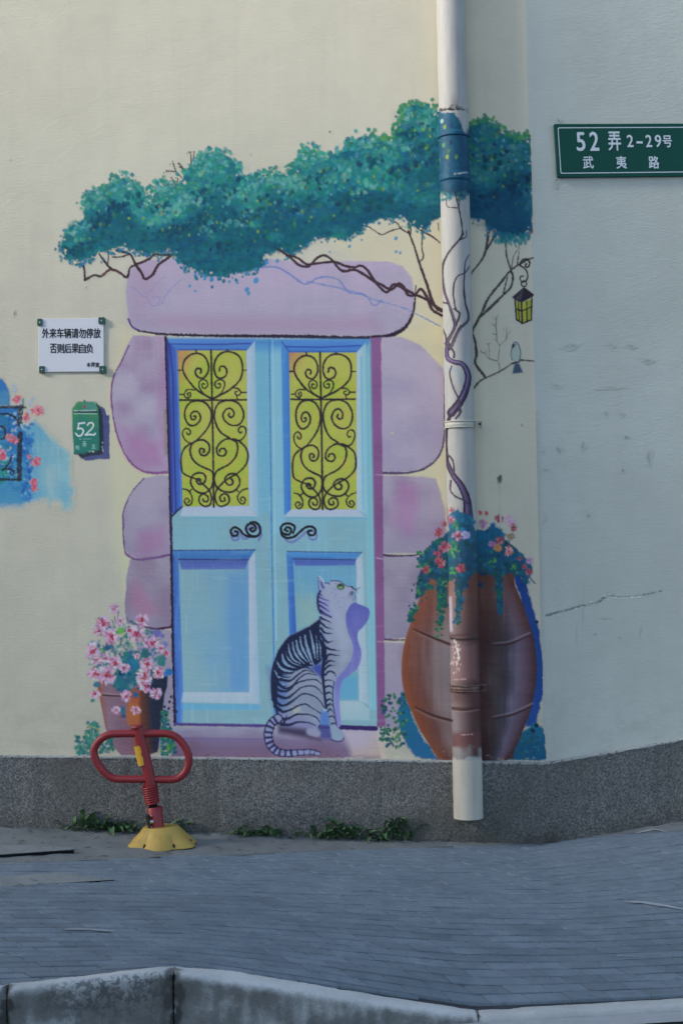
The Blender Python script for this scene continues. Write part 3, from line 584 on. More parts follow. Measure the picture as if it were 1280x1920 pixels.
BR = (48, 36, 44)
def branches():
    part(13)
    for L, w in (([(130, 868), (160, 895), (165, 960)], 3), ([(160, 870), (162, 900)], 2.4), ([(165, 960), (215, 935), (250, 940), (300, 905), (345, 920), (385, 945), (400, 900), (430, 880), (500, 850), (530, 825), (570, 830), (632, 825)], 3.8),
                 ([(240, 825), (290, 890), (320, 910)], 3.4), ([(290, 815), (285, 880)], 2.2), ([(330, 805), (400, 825), (430, 880), (460, 920), (480, 955), (520, 930), (550, 880), (620, 830)], 4), ([(310, 840), (350, 840), (400, 825)], 2.2)):
        stroke(z1(L), w * 1.25, (52, 34, 42), .97, rough=.8)
    stroke(z1([(250, 938), (300, 905), (345, 922), (370, 938)]), 2, (104, 58, 72), .8)
    for L in ([(640, 500), (590, 460)], [(650, 490), (620, 430), (615, 425)], [(645, 470), (650, 430)], [(670, 425), (640, 395), (590, 390)], [(700, 395), (660, 370)], [(640, 395), (625, 350)], [(720, 360), (718, 300), (705, 290)], [(730, 350), (735, 290)], [(700, 395), (725, 340)], [(690, 390), (655, 352)], [(600, 465), (592, 440)]):
        stroke(z1(L), 2.3, (56, 50, 50), .95, sm=0, rough=.6)
    for x, y in ((592, 395), (610, 355), (660, 372), (720, 292), (700, 300), (622, 340), (640, 428), (578, 400), (735, 318)): dab(100 + x / 2.7826, 180 + y / 2.7826, 1.2, 1.2, 0, (60, 54, 54), .8)
    for L, w in (([(495, 645), (540, 660), (565, 690), (605, 715)], 3), ([(400, 680), (440, 705), (470, 720), (515, 700), (560, 688)], 2.4), ([(580, 620), (610, 680), (612, 720)], 2.6), ([(580, 625), (650, 690), (720, 730), (757, 760)], 2.8),
                 ([(672, 690), (668, 780), (675, 830), (655, 860)], 2.6), ([(600, 700), (630, 780), (655, 860), (690, 960), (720, 1045), (745, 1100)], 4), ([(748, 640), (752, 700)], 2)):
        stroke(z2(L), w, BR, .95, rough=.7)
    r = T(480, 470, 3.368)
    stroke(r([(1040, 110), (1080, 220), (1110, 320), (1140, 360), (1172, 385)]), 5, (62, 46, 58), rough=.6)
    A = T(780, 440, 5.333)
    for L, w, w2_ in (([(722, -20), (690, 170), (640, 270), (560, 370), (540, 425)], 5, 2.5), ([(800, -10), (700, 150)], 4, 4), ([(890, -10), (900, 200), (940, 340), (965, 430), (940, 530), (870, 600), (760, 710), (650, 810)], 3, 5.5),
                 ([(1165, 232), (1100, 255), (1040, 290), (940, 360), (860, 460), (760, 580), (700, 670), (660, 770), (600, 880), (555, 970)], 3, 5.5), ([(950, 350), (970, 220), (1010, 150), (1045, 70)], 2, 2.4), ([(1008, 300), (1030, 140)], 2, 2),
                 ([(910, 420), (870, 590)], 2.4, 4), ([(555, 945), (565, 1000), (590, 1080), (600, 1200), (590, 1290), (680, 1415)], 4, 5.5), ([(565, 1545), (640, 1460), (720, 1420), (850, 1360), (960, 1285), (1040, 1255), (1172, 1264)], 3.5, 2.4)):
        stroke(A(L), w, (46, 44, 50), .95, w2=w2_, rough=.9)
    for L in ([(835, 1355), (820, 1240), (830, 1110), (780, 1040)], [(830, 1110), (900, 1040), (920, 990)], [(815, 1265), (730, 1240), (690, 1195), (640, 1170)], [(730, 1240), (725, 1140), (720, 1085)], [(805, 1060), (795, 930), (755, 890)], [(795, 930), (800, 820)], [(900, 1040), (905, 930)], [(790, 1000), (765, 990)], [(690, 1195), (690, 1160)]):
        stroke(A(L), 1.8, (74, 68, 78), .75, w2=1, rough=.6)
    for L in ([(785, 850), (770, 820)], [(800, 850), (820, 800)], [(890, 960), (870, 940)], [(920, 990), (945, 960)], [(720, 1100), (700, 1090)], [(720, 1100), (740, 1080)], [(660, 1185), (640, 1150)]): stroke(A(L), 1.2, (96, 96, 104), .6, sm=0)
    part(15)
    for L, w in (([(1035, 300), (1060, 255), (1105, 245), (1132, 280), (1118, 322), (1090, 318), (1098, 292)], 3.2), ([(1040, 310), (1095, 350), (1112, 410), (1100, 455), (1065, 475), (1038, 450), (1040, 420), (1068, 415)], 2.6), ([(1075, 460), (1048, 480), (1060, 515), (1095, 510), (1098, 475), (1075, 460)], 2.4)):
        stroke(A(L), w, (38, 36, 42), rough=.5)
    fill(A([(985, 655), (1050, 680), (1060, 890), (1000, 850)]), (150, 152, 66)); fill(A([(1050, 680), (1155, 640), (1150, 855), (1060, 890)]), G((164, 168, 66), (132, 140, 56), x0=977, x1=997))
    for L, w in (([(985, 655), (1000, 850), (1060, 888), (1150, 853), (1155, 640)], 2.8), ([(1050, 680), (1058, 888)], 3), ([(995, 742), (1052, 765), (1155, 718)], 2.4), ([(1018, 670), (1028, 865)], 1.8), ([(1103, 665), (1106, 870)], 2)):
        stroke(A(L), w, (36, 32, 40), sm=0, rough=.4)
    fill(A([(1075, 522), (1178, 598), (1165, 622), (1050, 680), (990, 655), (955, 625)]), (38, 36, 46)); fill(A([(1072, 535), (1045, 660), (985, 640)]), (74, 74, 86), soft=2, alpha=.8)
    part(16)
    fill(A([(975, 1085), (1000, 1075), (1025, 1110), (1042, 1180), (1035, 1250), (1005, 1275), (965, 1250), (950, 1180), (955, 1120)]), (150, 166, 160), sm=3)
    stroke(A([(950, 1150), (945, 1200), (960, 1255)]), 1.4, (52, 74, 100)); stroke(A([(955, 1110), (980, 1078), (1005, 1080), (1030, 1120), (1042, 1190), (1030, 1255)]), 1.6, (48, 70, 98))
    fill(A([(958, 1110), (975, 1090), (985, 1110), (965, 1135), (950, 1150)]), (34, 36, 62))
    dab(780 + 992 / 5.333, 440 + 1098 / 5.333, .9, .9, 0, (40, 50, 70))
    fill(A([(985, 1285), (1025, 1290), (1067, 1375), (960, 1390)]), (60, 82, 104), soft=1.2, rough=.7); stroke(A([(960, 1290), (1030, 1270)]), 3, (44, 44, 54))
    for x in (975, 1000, 1030): stroke(A([(x, 1300), (x - 6, 1380)]), 1., (36, 52, 76), .7, sm=0)

def vine_wall():
    part(14)
    r = T(480, 470, 3.368)
    s1 = r([(140, -8), (220, 45), (270, 90), (330, 100), (380, 50), (430, 30), (480, 60), (520, 110), (560, 130), (620, 120), (680, 150), (740, 190), (790, 215), (850, 245), (900, 208), (930, 230), (960, 280), (1000, 280), (1040, 243), (1080, 300), (1110, 370), (1172, 410)])
    s2 = r([(190, 25), (260, 45), (320, 85), (390, 80), (490, 70), (560, 95), (620, 105), (660, 95), (700, 120), (740, 180), (780, 230), (825, 262), (870, 212), (940, 245), (1000, 275), (1080, 310), (1130, 350), (1172, 375)])
    for s in (s1, s2):
        stroke(s, 4.4, (50, 36, 46), rough=.7, w2=5.6)
        stroke([(x - .6, y - 1) for x, y in s], 1.4, (98, 72, 84), .5, rough=.8)

def vine_pipe():
    part(14)
    A = T(780, 440, 5.333); B = T(700, 760, 3.765)
    for L, w, w2_ in ((z2([(830, 500), (840, 540), (855, 600), (870, 700), (862, 745)]), 2.5, 3), (z2([(790, 540), (793, 578), (820, 584), (850, 586)]), 1.8, 2), (z2([(862, 512), (855, 560), (852, 600)]), 1.8, 2.2)):
        stroke(L, w, (48, 44, 50), .95, w2=w2_, rough=.4)
    LL = [([(470, -10), (430, 50), (330, 170), (270, 290), (262, 420), (280, 560), (320, 680), (360, 800), (385, 900), (360, 980), (310, 1060), (300, 1090)], 3.4, 7),
          ([(500, -40), (498, 20), (430, 50)], 2, 2.4), ([(525, 200), (490, 280), (480, 400), (475, 540), (490, 680), (520, 800), (510, 870), (440, 930), (400, 1000), (360, 1090), (330, 1140)], 2, 7.5),
          ([(528, 315), (490, 380), (420, 410), (380, 480), (370, 600), (392, 745)], 2.4, 3.4), ([(258, 676), (320, 690)], 3, 3.4), ([(380, 742), (432, 790), (405, 880), (350, 1000), (320, 1060)], 3.4, 5), ([(250, 920), (290, 1000), (300, 1060)], 4, 3)]
    for L, w, w2_ in LL:
        stroke(A(L), w, (48, 40, 56), .97, w2=w2_, rough=.4)
    for L, w, w2_ in (LL[0], LL[2], LL[5]):
        stroke([(x + .8, y) for x, y in A(L[4:])], 1., (108, 98, 138), .75, w2=2.4, soft=1.2)
    # painted blue shade of the vine
    stroke(A([(290, 1330), (340, 1345), (400, 1360), (430, 1400), (440, 1470)]), 4, (112, 152, 186), .5, soft=1.6)
    tr = A([(315, 1090), (305, 1160), (318, 1240), (380, 1275), (440, 1285), (490, 1330), (520, 1430), (490, 1560), (430, 1680), (350, 1780)]) + B([(545, 60), (522, 130), (513, 220), (512, 300), (520, 400), (560, 490), (612, 560), (650, 640), (662, 700), (665, 775)])
    def trunk(P, W):
        stroke(P, W * .8, (42, 34, 54), wm=W, w2=W * 1.7)
    trunk(tr[:10], 10); stroke(tr[9:15], 10, (42, 34, 54), wm=5, w2=6); stroke(tr[13:], 5.5, (42, 34, 54), w2=18, wm=13)
    stroke([(x - .6, y - .6) for x, y in tr[:10]], 4, (86, 76, 118), .95, wm=6.5, w2=5, soft=1.4); stroke([(x - .5, y) for x, y in tr[14:]], 2.2, (84, 72, 112), .9, w2=9, wm=7, soft=1.6)
    stroke([(x - 1.2, y - 1.4) for x, y in tr[2:9]], 1.8, (126, 118, 158), .8, soft=1.2); stroke([(x - 1.8, y) for x, y in tr[15:]], 1.4, (112, 100, 140), .7, w2=2.4, soft=1.2)
    for L, w in ((A([(352, 1315), (335, 1400), (370, 1530), (425, 1650), (440, 1740), (420, 1813)]), 3.4), (A([(290, 1090), (350, 1140), (380, 1190), (375, 1225)]), 4), (B([(600, 0), (615, 45), (580, 92)]), 4), (B([(513, 340), (555, 385), (567, 450), (558, 490)]), 4), (B([(545, 530), (543, 600), (580, 645), (640, 672), (685, 720), (697, 805)]), 3.6)):
        stroke(L, w, (46, 40, 56), rough=.3); stroke([(x - .5, y - .5) for x, y in L], 1.1, (104, 98, 124), .7)

# ------------------------------------------------------------- barrel and flowers
zb = T(680, 1080, 3.368)
def barrel_shape():
    part(19)
    fill(zb([(930, -60), (1030, 40), (1072, 200), (1110, 330), (1132, 480), (1140, 600), (1135, 740), (1112, 860), (1090, 940), (1020, 960), (1050, 830), (1060, 560), (1040, 300)]), G((24, 52, 112), (28, 62, 122), y0=1080, y1=1360, nb=.4, nv=.3, amp=4), soft=1.6, rough=2)
    fill(zb([(1000, 990), (1085, 925), (1140, 960), (1150, 1060), (1168, 1152), (1100, 1167), (900, 1162)]), G((24, 88, 116), (20, 70, 100), y0=1360, y1=1425, nb=.5, amp=5), soft=1.6, rough=2)
    part(22)
    fill(zb([(248, 725), (310, 880), (370, 1000), (480, 1162), (330, 1148), (280, 1085), (235, 990), (218, 900), (235, 820)]), G((24, 84, 116), (30, 78, 124), y0=1300, y1=1425, nb=.5, amp=5), soft=2, rough=3)
    rs = np.random.RandomState(5)
    for k in range(95):
        x = rs.uniform(715, 762); y = rs.uniform(1296, 1402)
        if x < 735 and 1345 < y < 1362: continue
        dab(x, y, rs.uniform(2, 4.4), rs.uniform(2, 3.4), rs.uniform(-1, 1), ((24, 74, 66), (34, 92, 66), (26, 66, 92), (62, 112, 66), (20, 54, 60))[rs.randint(5)], .85)
    for k in range(30): dab(rs.uniform(712, 732), rs.uniform(1360, 1398), 2.8, 2.2, rs.uniform(-1, 1), ((24, 66, 82), (30, 84, 70))[k % 2], .9)
    for k in range(34): dab(rs.uniform(975, 1012), rs.uniform(1375, 1415), 3, 2.2, 0, ((34, 74, 76), (22, 58, 70), (30, 92, 112))[k % 3], .7)
    dab(1006, 1166, 3, 3.2, 0, (26, 34, 44)); dab(1005, 1360, 4, 4, 0, (24, 34, 52)); dab(998, 1370, 5, 4, .5, (26, 40, 58))
    part(17)
    O = [(430, -60), (375, 90), (330, 220), (280, 360), (252, 480), (245, 600), (265, 740), (310, 860), (370, 990), (430, 1085), (480, 1160), (540, 1166), (905, 1166), (960, 1090), (1010, 980), (1060, 840), (1090, 680), (1096, 560), (1082, 420), (1050, 300), (1010, 180), (960, 60), (900, -60)]
    Lx = zb(O[:12]); Rx = zb(O[12:])
    ly = [p[1] for p in Lx]; lx = [p[0] for p in Lx]; ry = [p[1] for p in Rx][::-1]; rx = [p[0] for p in Rx][::-1]
    def col(X, Y, c, b):
        l = np.interp(Y, ly, lx); r = np.interp(Y, ry, rx)
        u = (X - l) / np.maximum(r - l, 5) + .02 * c.nv[b] + .02 * c.nb[b]
        K = [0, .05, .14, .24, .34, .44, .54, .62, .7, .78, .86, .93, 1]
        V = np.array([(118, 66, 46), (104, 62, 50), (94, 64, 62), (108, 94, 98), (114, 108, 116), (94, 76, 78), (70, 46, 46), (60, 40, 42), (58, 48, 50), (62, 57, 66), (92, 82, 100), (84, 66, 80), (64, 40, 44)], np.float32)
        o = np.stack([np.interp(u, K, V[:, i]) for i in range(3)], -1)
        top = np.clip((1210 - Y) / 130, 0, 1)[..., None]
        o = o * (1 - .55 * top) + np.array((122, 72, 58), np.float32) * (.55 * top) * (1 - .25 * np.clip(u, 0, 1)[..., None])
        o = o * np.array((.98, 1., 1.01), np.float32) * (1. - .1 * np.clip((Y - 1330) / 90, 0, 1))[..., None]
        return o + (7 * c.nv[b] + 4 * c.nh[b] + 3 * c.nf[b])[..., None] + (6 * c.nb[b])[..., None]
    fill(zb(O), col, soft=1.3, sm=3)
    for L, up in (([(320, 335), (430, 385), (550, 432)], 0), ([(825, 438), (930, 425), (1052, 372)], 1), ([(330, 828), (440, 880), (562, 914)], 0), ([(820, 902), (950, 872), (1068, 818)], 1)):
        stroke(zb(L), 2, (48, 30, 32), .9, wm=4.4, w2=4.6 if not up else 2.4, soft=1.4)
        off = [(a, b - (13 if up else -14)) for a, b in L]
        stroke(zb(off), 1.6, (126, 114, 130) if up else (116, 98, 98), .65, wm=3, w2=4 if up else 2, soft=1.6)
    stroke(zb([(245, 600), (262, 740), (308, 862), (368, 990)]), 2, (96, 52, 40), .5)

def barrel_pipe_marks():
    part(17)
    stroke(zb([(545, 392), (620, 402), (725, 396)]), 4, (44, 30, 34), .9, soft=1.3); stroke(zb([(550, 378), (640, 372), (725, 368)]), 5, (70, 50, 52), .7, soft=2)
    stroke(zb([(560, 835), (640, 842), (730, 830)]), 6, (54, 38, 38), .85, soft=2); stroke(zb([(560, 850), (640, 858), (730, 845)]), 2, (140, 110, 108), .6)
    fill(zb([(540, 130), (560, 130), (566, 350), (546, 350)]), (168, 168, 196), soft=2, alpha=.75)
    fill(zb([(556, 430), (720, 430), (726, 660), (562, 660)]), (146, 112, 118), soft=6, alpha=.35)
    fill(zb([(556, 710), (740, 710), (740, 790), (562, 800)]), (70, 48, 48), soft=8, alpha=.5)
    fill(zb([(555, 990), (745, 990), (750, 1080), (560, 1085)]), (84, 52, 54), soft=4, alpha=.7)
    rs = np.random.RandomState(3)
    for k in range(46):                                    # chipped paint: the bare pipe shows
        x = 680 + (585 + rs.randn() * 16) / 3.368; y = 1080 + rs.uniform(400, 620) / 3.368
        dab(x, y, rs.uniform(.5, 1.5), rs.uniform(.8, 2.6), rs.uniform(-.3, .3), (186, 176, 178), .85)
    fill(zb([(585, 450), (608, 452), (606, 480), (612, 520), (602, 540), (596, 500), (588, 478)]), (190, 182, 184), soft=.8, rough=1, alpha=.9)
    for L in ([(568, 655), (650, 652)], [(620, 1003), (690, 1000)]): stroke(zb(L), 2, (176, 148, 148), .7, sm=0, rough=1)
    for c in CUR:                                          # the paint stops raggedly; below it the pipe is bare
        Y = c.Y[:, None] + 4 * c.nm + 2.5 * c.nf
        c.A *= np.clip((1422 - Y) / 4, 0, 1)
        k = np.clip((Y - 1399) / 5, 0, 1)
        c.A *= 1 - .5 * k * np.clip(.8 + c.nm, 0, 1)

def flower(x, y, r, rs, pal):
    n = int(20 + 3.2 * r); sx, sy = rs.uniform(.75, 1.15), rs.uniform(.75, 1.15)
    for k in range(n):
        a = rs.uniform(0, 6.28); d = r * math.sqrt(rs.rand()) * .95
        dab(x + math.cos(a) * d * sx, y + math.sin(a) * d * sy, r * rs.uniform(.2, .36), r * rs.uniform(.12, .22), a + rs.uniform(-.9, .9), np.array(pal[rs.randint(len(pal) - 1)]) + rs.randn(3) * 8, rs.uniform(.6, .95), .9)
    for k in range(int(2 + r * .4)):
        a = rs.uniform(0, 6.28); d = r * rs.uniform(0, .42)
        dab(x + math.cos(a) * d * sx, y + math.sin(a) * d * sy, r * rs.uniform(.14, .28), r * rs.uniform(.08, .14), a, np.array(pal[-1]) + rs.randn(3) * 12, rs.uniform(.5, .9), .7)

PINK = [(166, 150, 174), (156, 124, 152), (178, 168, 186), (168, 142, 164), (140, 88, 118), (130, 46, 70)]
RED = [(136, 58, 72), (140, 84, 98), (122, 42, 52), (144, 110, 132), (116, 34, 40)]
zc = T(760, 930, 5.12)
def barrel_flowers():
    part(18)
    BPINK = [(138, 104, 134), (126, 80, 110), (150, 128, 152), (112, 54, 76), (120, 40, 56)]
    rs = np.random.RandomState(21)
    O = [(130, 590), (180, 520), (270, 440), (340, 410), (410, 330), (410, 210), (450, 150), (500, 115), (540, 170), (620, 180), (650, 250), (680, 330), (760, 330), (820, 255), (900, 310), (960, 420), (1060, 500), (1150, 590), (1225, 700), (1190, 760), (1165, 850), (1110, 790), (1000, 730), (930, 770), (930, 1080), (890, 1080), (850, 800), (750, 710), (680, 730), (620, 770), (590, 850), (552, 900), (545, 1085), (490, 1100), (480, 930), (470, 800), (400, 830), (392, 1080), (310, 1050), (300, 830), (240, 790), (165, 960), (100, 990), (110, 800), (170, 700), (145, 630)]
    fill(zc(O), G((22, 84, 118), (22, 62, 84), y0=960, y1=1090, nb=.4, nm=.3, amp=7), soft=1.5, rough=3)
    c = CUR[0]; P = np.array(zc(O))
    for k in range(520):
        x = rs.uniform(782, 1000); y = rs.uniform(952, 1150)
        d = polysd(np.array([[x]], np.float32), np.array([[y]], np.float32), P)[0, 0]
        if d > 2: continue
        q = ((24, 92, 124), (30, 80, 116), (24, 74, 70), (34, 100, 78), (18, 58, 84), (44, 78, 124), (20, 64, 62))[rs.randint(7)]
        if y < 1000 and 835 < x < 890: q = ((34, 106, 148), (24, 92, 134), (40, 112, 140))[rs.randint(3)]
        r = rs.uniform(1.6, 4); dab(x, y, r, r * rs.uniform(.8, 1.6), rs.uniform(-1, 1), np.array(q) + rs.randn(3) * 7, .7, 1.1)
    for x, y, r in ((460, 500, 8), (455, 560, 8), (480, 290, 7), (440, 470, 5), (840, 620, 6), (1050, 680, 6), (450, 720, 6), (350, 830, 6)):
        for k in range(7): dab(760 + x / 5.12 + rs.randn() * 4, 930 + y / 5.12 + rs.randn() * 5, 2, 3, rs.uniform(-1, 1), ((64, 132, 66), (84, 142, 70), (44, 112, 62))[k % 3], .75)
    # trailing sprays
    def trail(L, n, s, gr):
        Q = spline(zc(L), 10)
        for k in range(n):
            x, y = Q[rs.randint(len(Q))]; r = rs.uniform(1.8, 3.6)
            dab(x + rs.randn() * s, y + rs.randn() * s, r, r * rs.uniform(.7, 1.2), rs.uniform(-1, 1), np.array(gr[rs.randint(len(gr))]) + rs.randn(3) * 6, .92, .8)
    GR = ((22, 82, 72), (30, 96, 76), (20, 66, 70), (44, 112, 70), (20, 74, 92))
    trail([(150, 560), (140, 640)], 16, 3.5, GR); trail([(200, 720), (130, 830), (130, 960), (90, 1060), (60, 1150), (40, 1190)], 60, 3.2, GR)
    trail([(350, 800), (350, 1000), (340, 1080), (330, 1200), (330, 1340)], 80, 3.6, GR); trail([(510, 900), (500, 1080), (490, 1180), (510, 1220)], 40, 2.4, GR[2:] + ((28, 80, 108),))
    trail([(890, 760), (900, 900), (905, 1000), (910, 1130)], 46, 2.6, ((20, 66, 84), (24, 84, 74), (30, 72, 110)))
    trail([(270, 440), (330, 420), (250, 520)], 20, 4, GR); trail([(210, 700), (230, 880)], 24, 4, GR); trail([(740, 740), (725, 850)], 14, 2.5, ((24, 48, 80), (20, 60, 80)))
    for x, y in ((80, 850), (60, 905), (35, 1055), (30, 1190), (200, 975), (155, 1010), (110, 1100)): dab(760 + x / 5.12, 930 + y / 5.12, 1.8, 2.6, .3, (30, 70, 80), .9)
    # blooms
    for x, y, r, pal in ((440, 130, 26, RED), (435, 230, 40, BPINK), (370, 270, 28, RED), (315, 350, 42, RED), (500, 385, 52, BPINK), (575, 380, 44, [(150, 146, 190), (160, 150, 196), (140, 130, 180)]), (370, 490, 62, BPINK), (300, 560, 34, RED), (330, 640, 52, RED), (195, 705, 36, RED), (530, 690, 50, RED), (740, 270, 38, [(140, 90, 130), (150, 110, 150), (130, 60, 100)]), (895, 215, 46, RED), (1000, 240, 50, [(170, 140, 164), (176, 150, 170), (168, 132, 160)]), (1035, 300, 36, RED), (1010, 390, 36, [(120, 110, 80), (130, 90, 100), (110, 120, 84)]), (910, 425, 44, RED), (830, 460, 34, [(140, 110, 150), (120, 80, 120), (150, 60, 80)]), (885, 500, 40, [(160, 100, 70), (170, 120, 80), (170, 80, 60)]), (990, 530, 46, [(176, 92, 64), (180, 150, 170), (160, 70, 60)]), (1095, 605, 24, RED), (1190, 620, 34, [(160, 140, 170), (150, 110, 140), (120, 80, 110)]), (1140, 680, 26, RED), (1180, 735, 36, RED)):
        flower(760 + x / 5.12, 930 + y / 5.12, r / 5.12, rs, pal)
    for x, y in ((715, 160), (775, 165)): fill([(760 + (x + a) / 5.12, 930 + (y + b) / 5.12) for a, b in ((-18, -22), (14, -16), (20, 8), (6, 26), (-14, 18))], (166, 76, 88), soft=1)
    stroke(zc([(1185, 760), (1205, 800), (1240, 838)]), 2.4, (34, 70, 110)); stroke(zc([(402, 115), (404, 240)]), 1.8, (120, 70, 90), .7)

# ------------------------------------------------------------- flower pot
zp = T(140, 1130, 6.4)
def pot():
    rs = np.random.RandomState(33)
    part(20)
    def col(X, Y, c, b):
        u = ((X - 140) * 6.4 - 300 - (Y - 1290) * .5) / 760 + .03 * c.nv[b]
        K = [0, .04, .12, .42, .5, .58, .7, .8, 1]
        V = np.array([(128, 70, 48), (118, 84, 90), (112, 92, 108), (106, 80, 98), (110, 72, 64), (98, 58, 44), (68, 44, 42), (32, 38, 58), (26, 34, 54)], np.float32)
        o = np.stack([np.interp(u, K, V[:, i]) for i in range(3)], -1)
        return o + (6 * c.nh[b] + 5 * c.nv[b] + 4 * c.nf[b])[..., None]
    fill(zp([(283, 915), (1118, 880), (1110, 1010), (1080, 1095), (1062, 1250), (1000, 1790), (880, 1832), (560, 1832), (440, 1700), (370, 1500), (300, 1130), (278, 1040)]), col, soft=1.3)
    stroke(zp([(305, 1102), (420, 1115), (560, 1120)]), 3, (52, 38, 44), .9); stroke(zp([(300, 1085), (420, 1095), (560, 1105)]), 2, (168, 138, 140), .5)
    fill(zp([(640, 1180), (760, 1000), (780, 1300), (785, 1480), (640, 1470), (615, 1350)]), (144, 84, 50), soft=3, rough=2, alpha=.9)
    fill(zp([(680, 990), (780, 980), (780, 1180), (690, 1200)]), (136, 70, 52), soft=3, alpha=.9)
    part(22)
    for k in range(130):
        if k % 2: x, y = rs.uniform(15, 210), rs.uniform(1600, 1830)
        else: x, y = rs.uniform(140, 290), rs.uniform(1440, 1700)
        dab(140 + x / 6.4, 1130 + y / 6.4, rs.uniform(2, 4.6), rs.uniform(2, 3.8), rs.uniform(-1, 1), ((44, 108, 104), (30, 92, 100), (52, 118, 96), (36, 84, 88))[rs.randint(4)], .85)
    for k in range(190):
        u = rs.rand(); x = 1040 + rs.uniform(0, 190) * (.4 + .6 * u); y = 1300 + u * 530
        dab(140 + x / 6.4, 1130 + y / 6.4, rs.uniform(1.6, 4), rs.uniform(1.6, 3.4), rs.uniform(-1, 1), ((34, 96, 88), (24, 78, 100), (40, 104, 70), (26, 66, 92), (70, 124, 60))[rs.randint(5)], .85)
    for k in range(60): dab(140 + rs.uniform(290, 470) / 6.4, 1130 + rs.uniform(1600, 1800) / 6.4, rs.uniform(2, 4), 2.6, rs.uniform(-1, 1), ((34, 96, 84), (26, 84, 96))[k % 2], .8)
    for x, y in ((1160, 1130), (1140, 1190), (1080, 1250), (1130, 1270), (1220, 1310), (1100, 1350), (190, 1490), (280, 1520)): dab(140 + x / 6.4, 1130 + y / 6.4, 2.4, 3, .4, (28, 34, 64) if x > 900 else (130, 120, 60), .9)
    part(21)
    fill(zp([(470, 830), (600, 600), (700, 560), (780, 700), (800, 900), (660, 1080), (520, 1060), (460, 960)]), G((34, 82, 112), (30, 92, 104), y0=1220, y1=1300, nm=.6, amp=8), soft=3, rough=3)
    for k in range(330):
        a = rs.uniform(0, 6.28); d = math.sqrt(rs.rand()); x = 620 + math.cos(a) * d * 450; y = 640 + math.sin(a) * d * 420
        if (x - 900) > 0 and y < 350: continue
        q = ((40, 100, 108), (26, 74, 112), (52, 112, 110), (34, 62, 96), (44, 112, 88), (96, 108, 140), (34, 84, 84))[rs.randint(7)]
        dab(140 + x / 6.4, 1130 + y / 6.4, rs.uniform(2, 5), rs.uniform(1.8, 4), rs.uniform(-1, 1), np.array(q) + rs.randn(3) * 7, rs.uniform(.5, .85), 1.1)
    for x, y, r, q in ((545, 340, 45, (84, 144, 70)), (330, 570, 22, (96, 140, 80)), (780, 830, 35, (62, 122, 84)), (840, 620, 55, (34, 86, 92)), (1040, 690, 60, (48, 104, 110)), (700, 740, 60, (30, 92, 134)), (1125, 840, 45, (34, 94, 150)), (255, 980, 40, (34, 86, 118)), (920, 830, 45, (26, 70, 90)), (575, 1290, 40, (34, 86, 116)), (735, 1100, 36, (40, 82, 118)), (210, 1170, 22, (46, 108, 108)), (985, 360, 50, (92, 92, 150)), (1050, 400, 25, (96, 96, 152)), (1090, 500, 35, (100, 100, 156)), (550, 840, 30, (28, 38, 82)), (400, 300, 26, (44, 60, 108)), (400, 540, 44, (34, 70, 104)), (590, 1360, 26, (44, 60, 92))):
        for k in range(5): dab(140 + (x + rs.randn() * r * .3) / 6.4, 1130 + (y + rs.randn() * r * .3) / 6.4, r / 6.4 * .8, r / 6.4 * .6, rs.uniform(-1, 1), np.array(q) + rs.randn(3) * 6, .8, 1)
    for L in ([(530, 90), (520, 190)], [(480, 170), (490, 240)], [(450, 210), (490, 310)], [(560, 430), (560, 500)], [(620, 180), (660, 230)], [(700, 265), (850, 320)]): stroke(zp(L), 2, (58, 86, 112), .9, sm=0)
    for x, y, r in ((480, 80, 50), (345, 245, 78), (300, 340, 60), (440, 410, 88), (810, 210, 78), (745, 370, 84), (220, 590, 84), (260, 690, 50), (370, 670, 58), (490, 720, 78), (600, 780, 62), (235, 850, 66), (380, 870, 92), (550, 225, 48), (870, 740, 68), (1010, 840, 70), (830, 900, 78), (850, 1000, 66), (980, 1090, 62), (620, 1120, 66), (250, 1100, 52), (735, 1290, 48), (500, 1290, 44), (945, 480, 70), (1110, 610, 42), (860, 480, 46), (750, 640, 38), (655, 335, 40), (1030, 550, 48), (880, 830, 40)):
        flower(140 + x / 6.4, 1130 + y / 6.4, r / 6.4 * 1.12, rs, PINK)
    for x, y in ((340, 265), (435, 395), (800, 210), (735, 380), (215, 580), (490, 720), (255, 855), (370, 870), (880, 745), (1005, 840), (940, 490), (650, 330), (240, 1090), (840, 870), (1105, 610)):
        for k in range(3): dab(140 + (x + rs.randn() * 12) / 6.4, 1130 + (y + rs.randn() * 12) / 6.4, 2.6, 1.7, rs.uniform(0, 3), ((150, 40, 60), (164, 62, 84), (128, 34, 50))[k], .9)

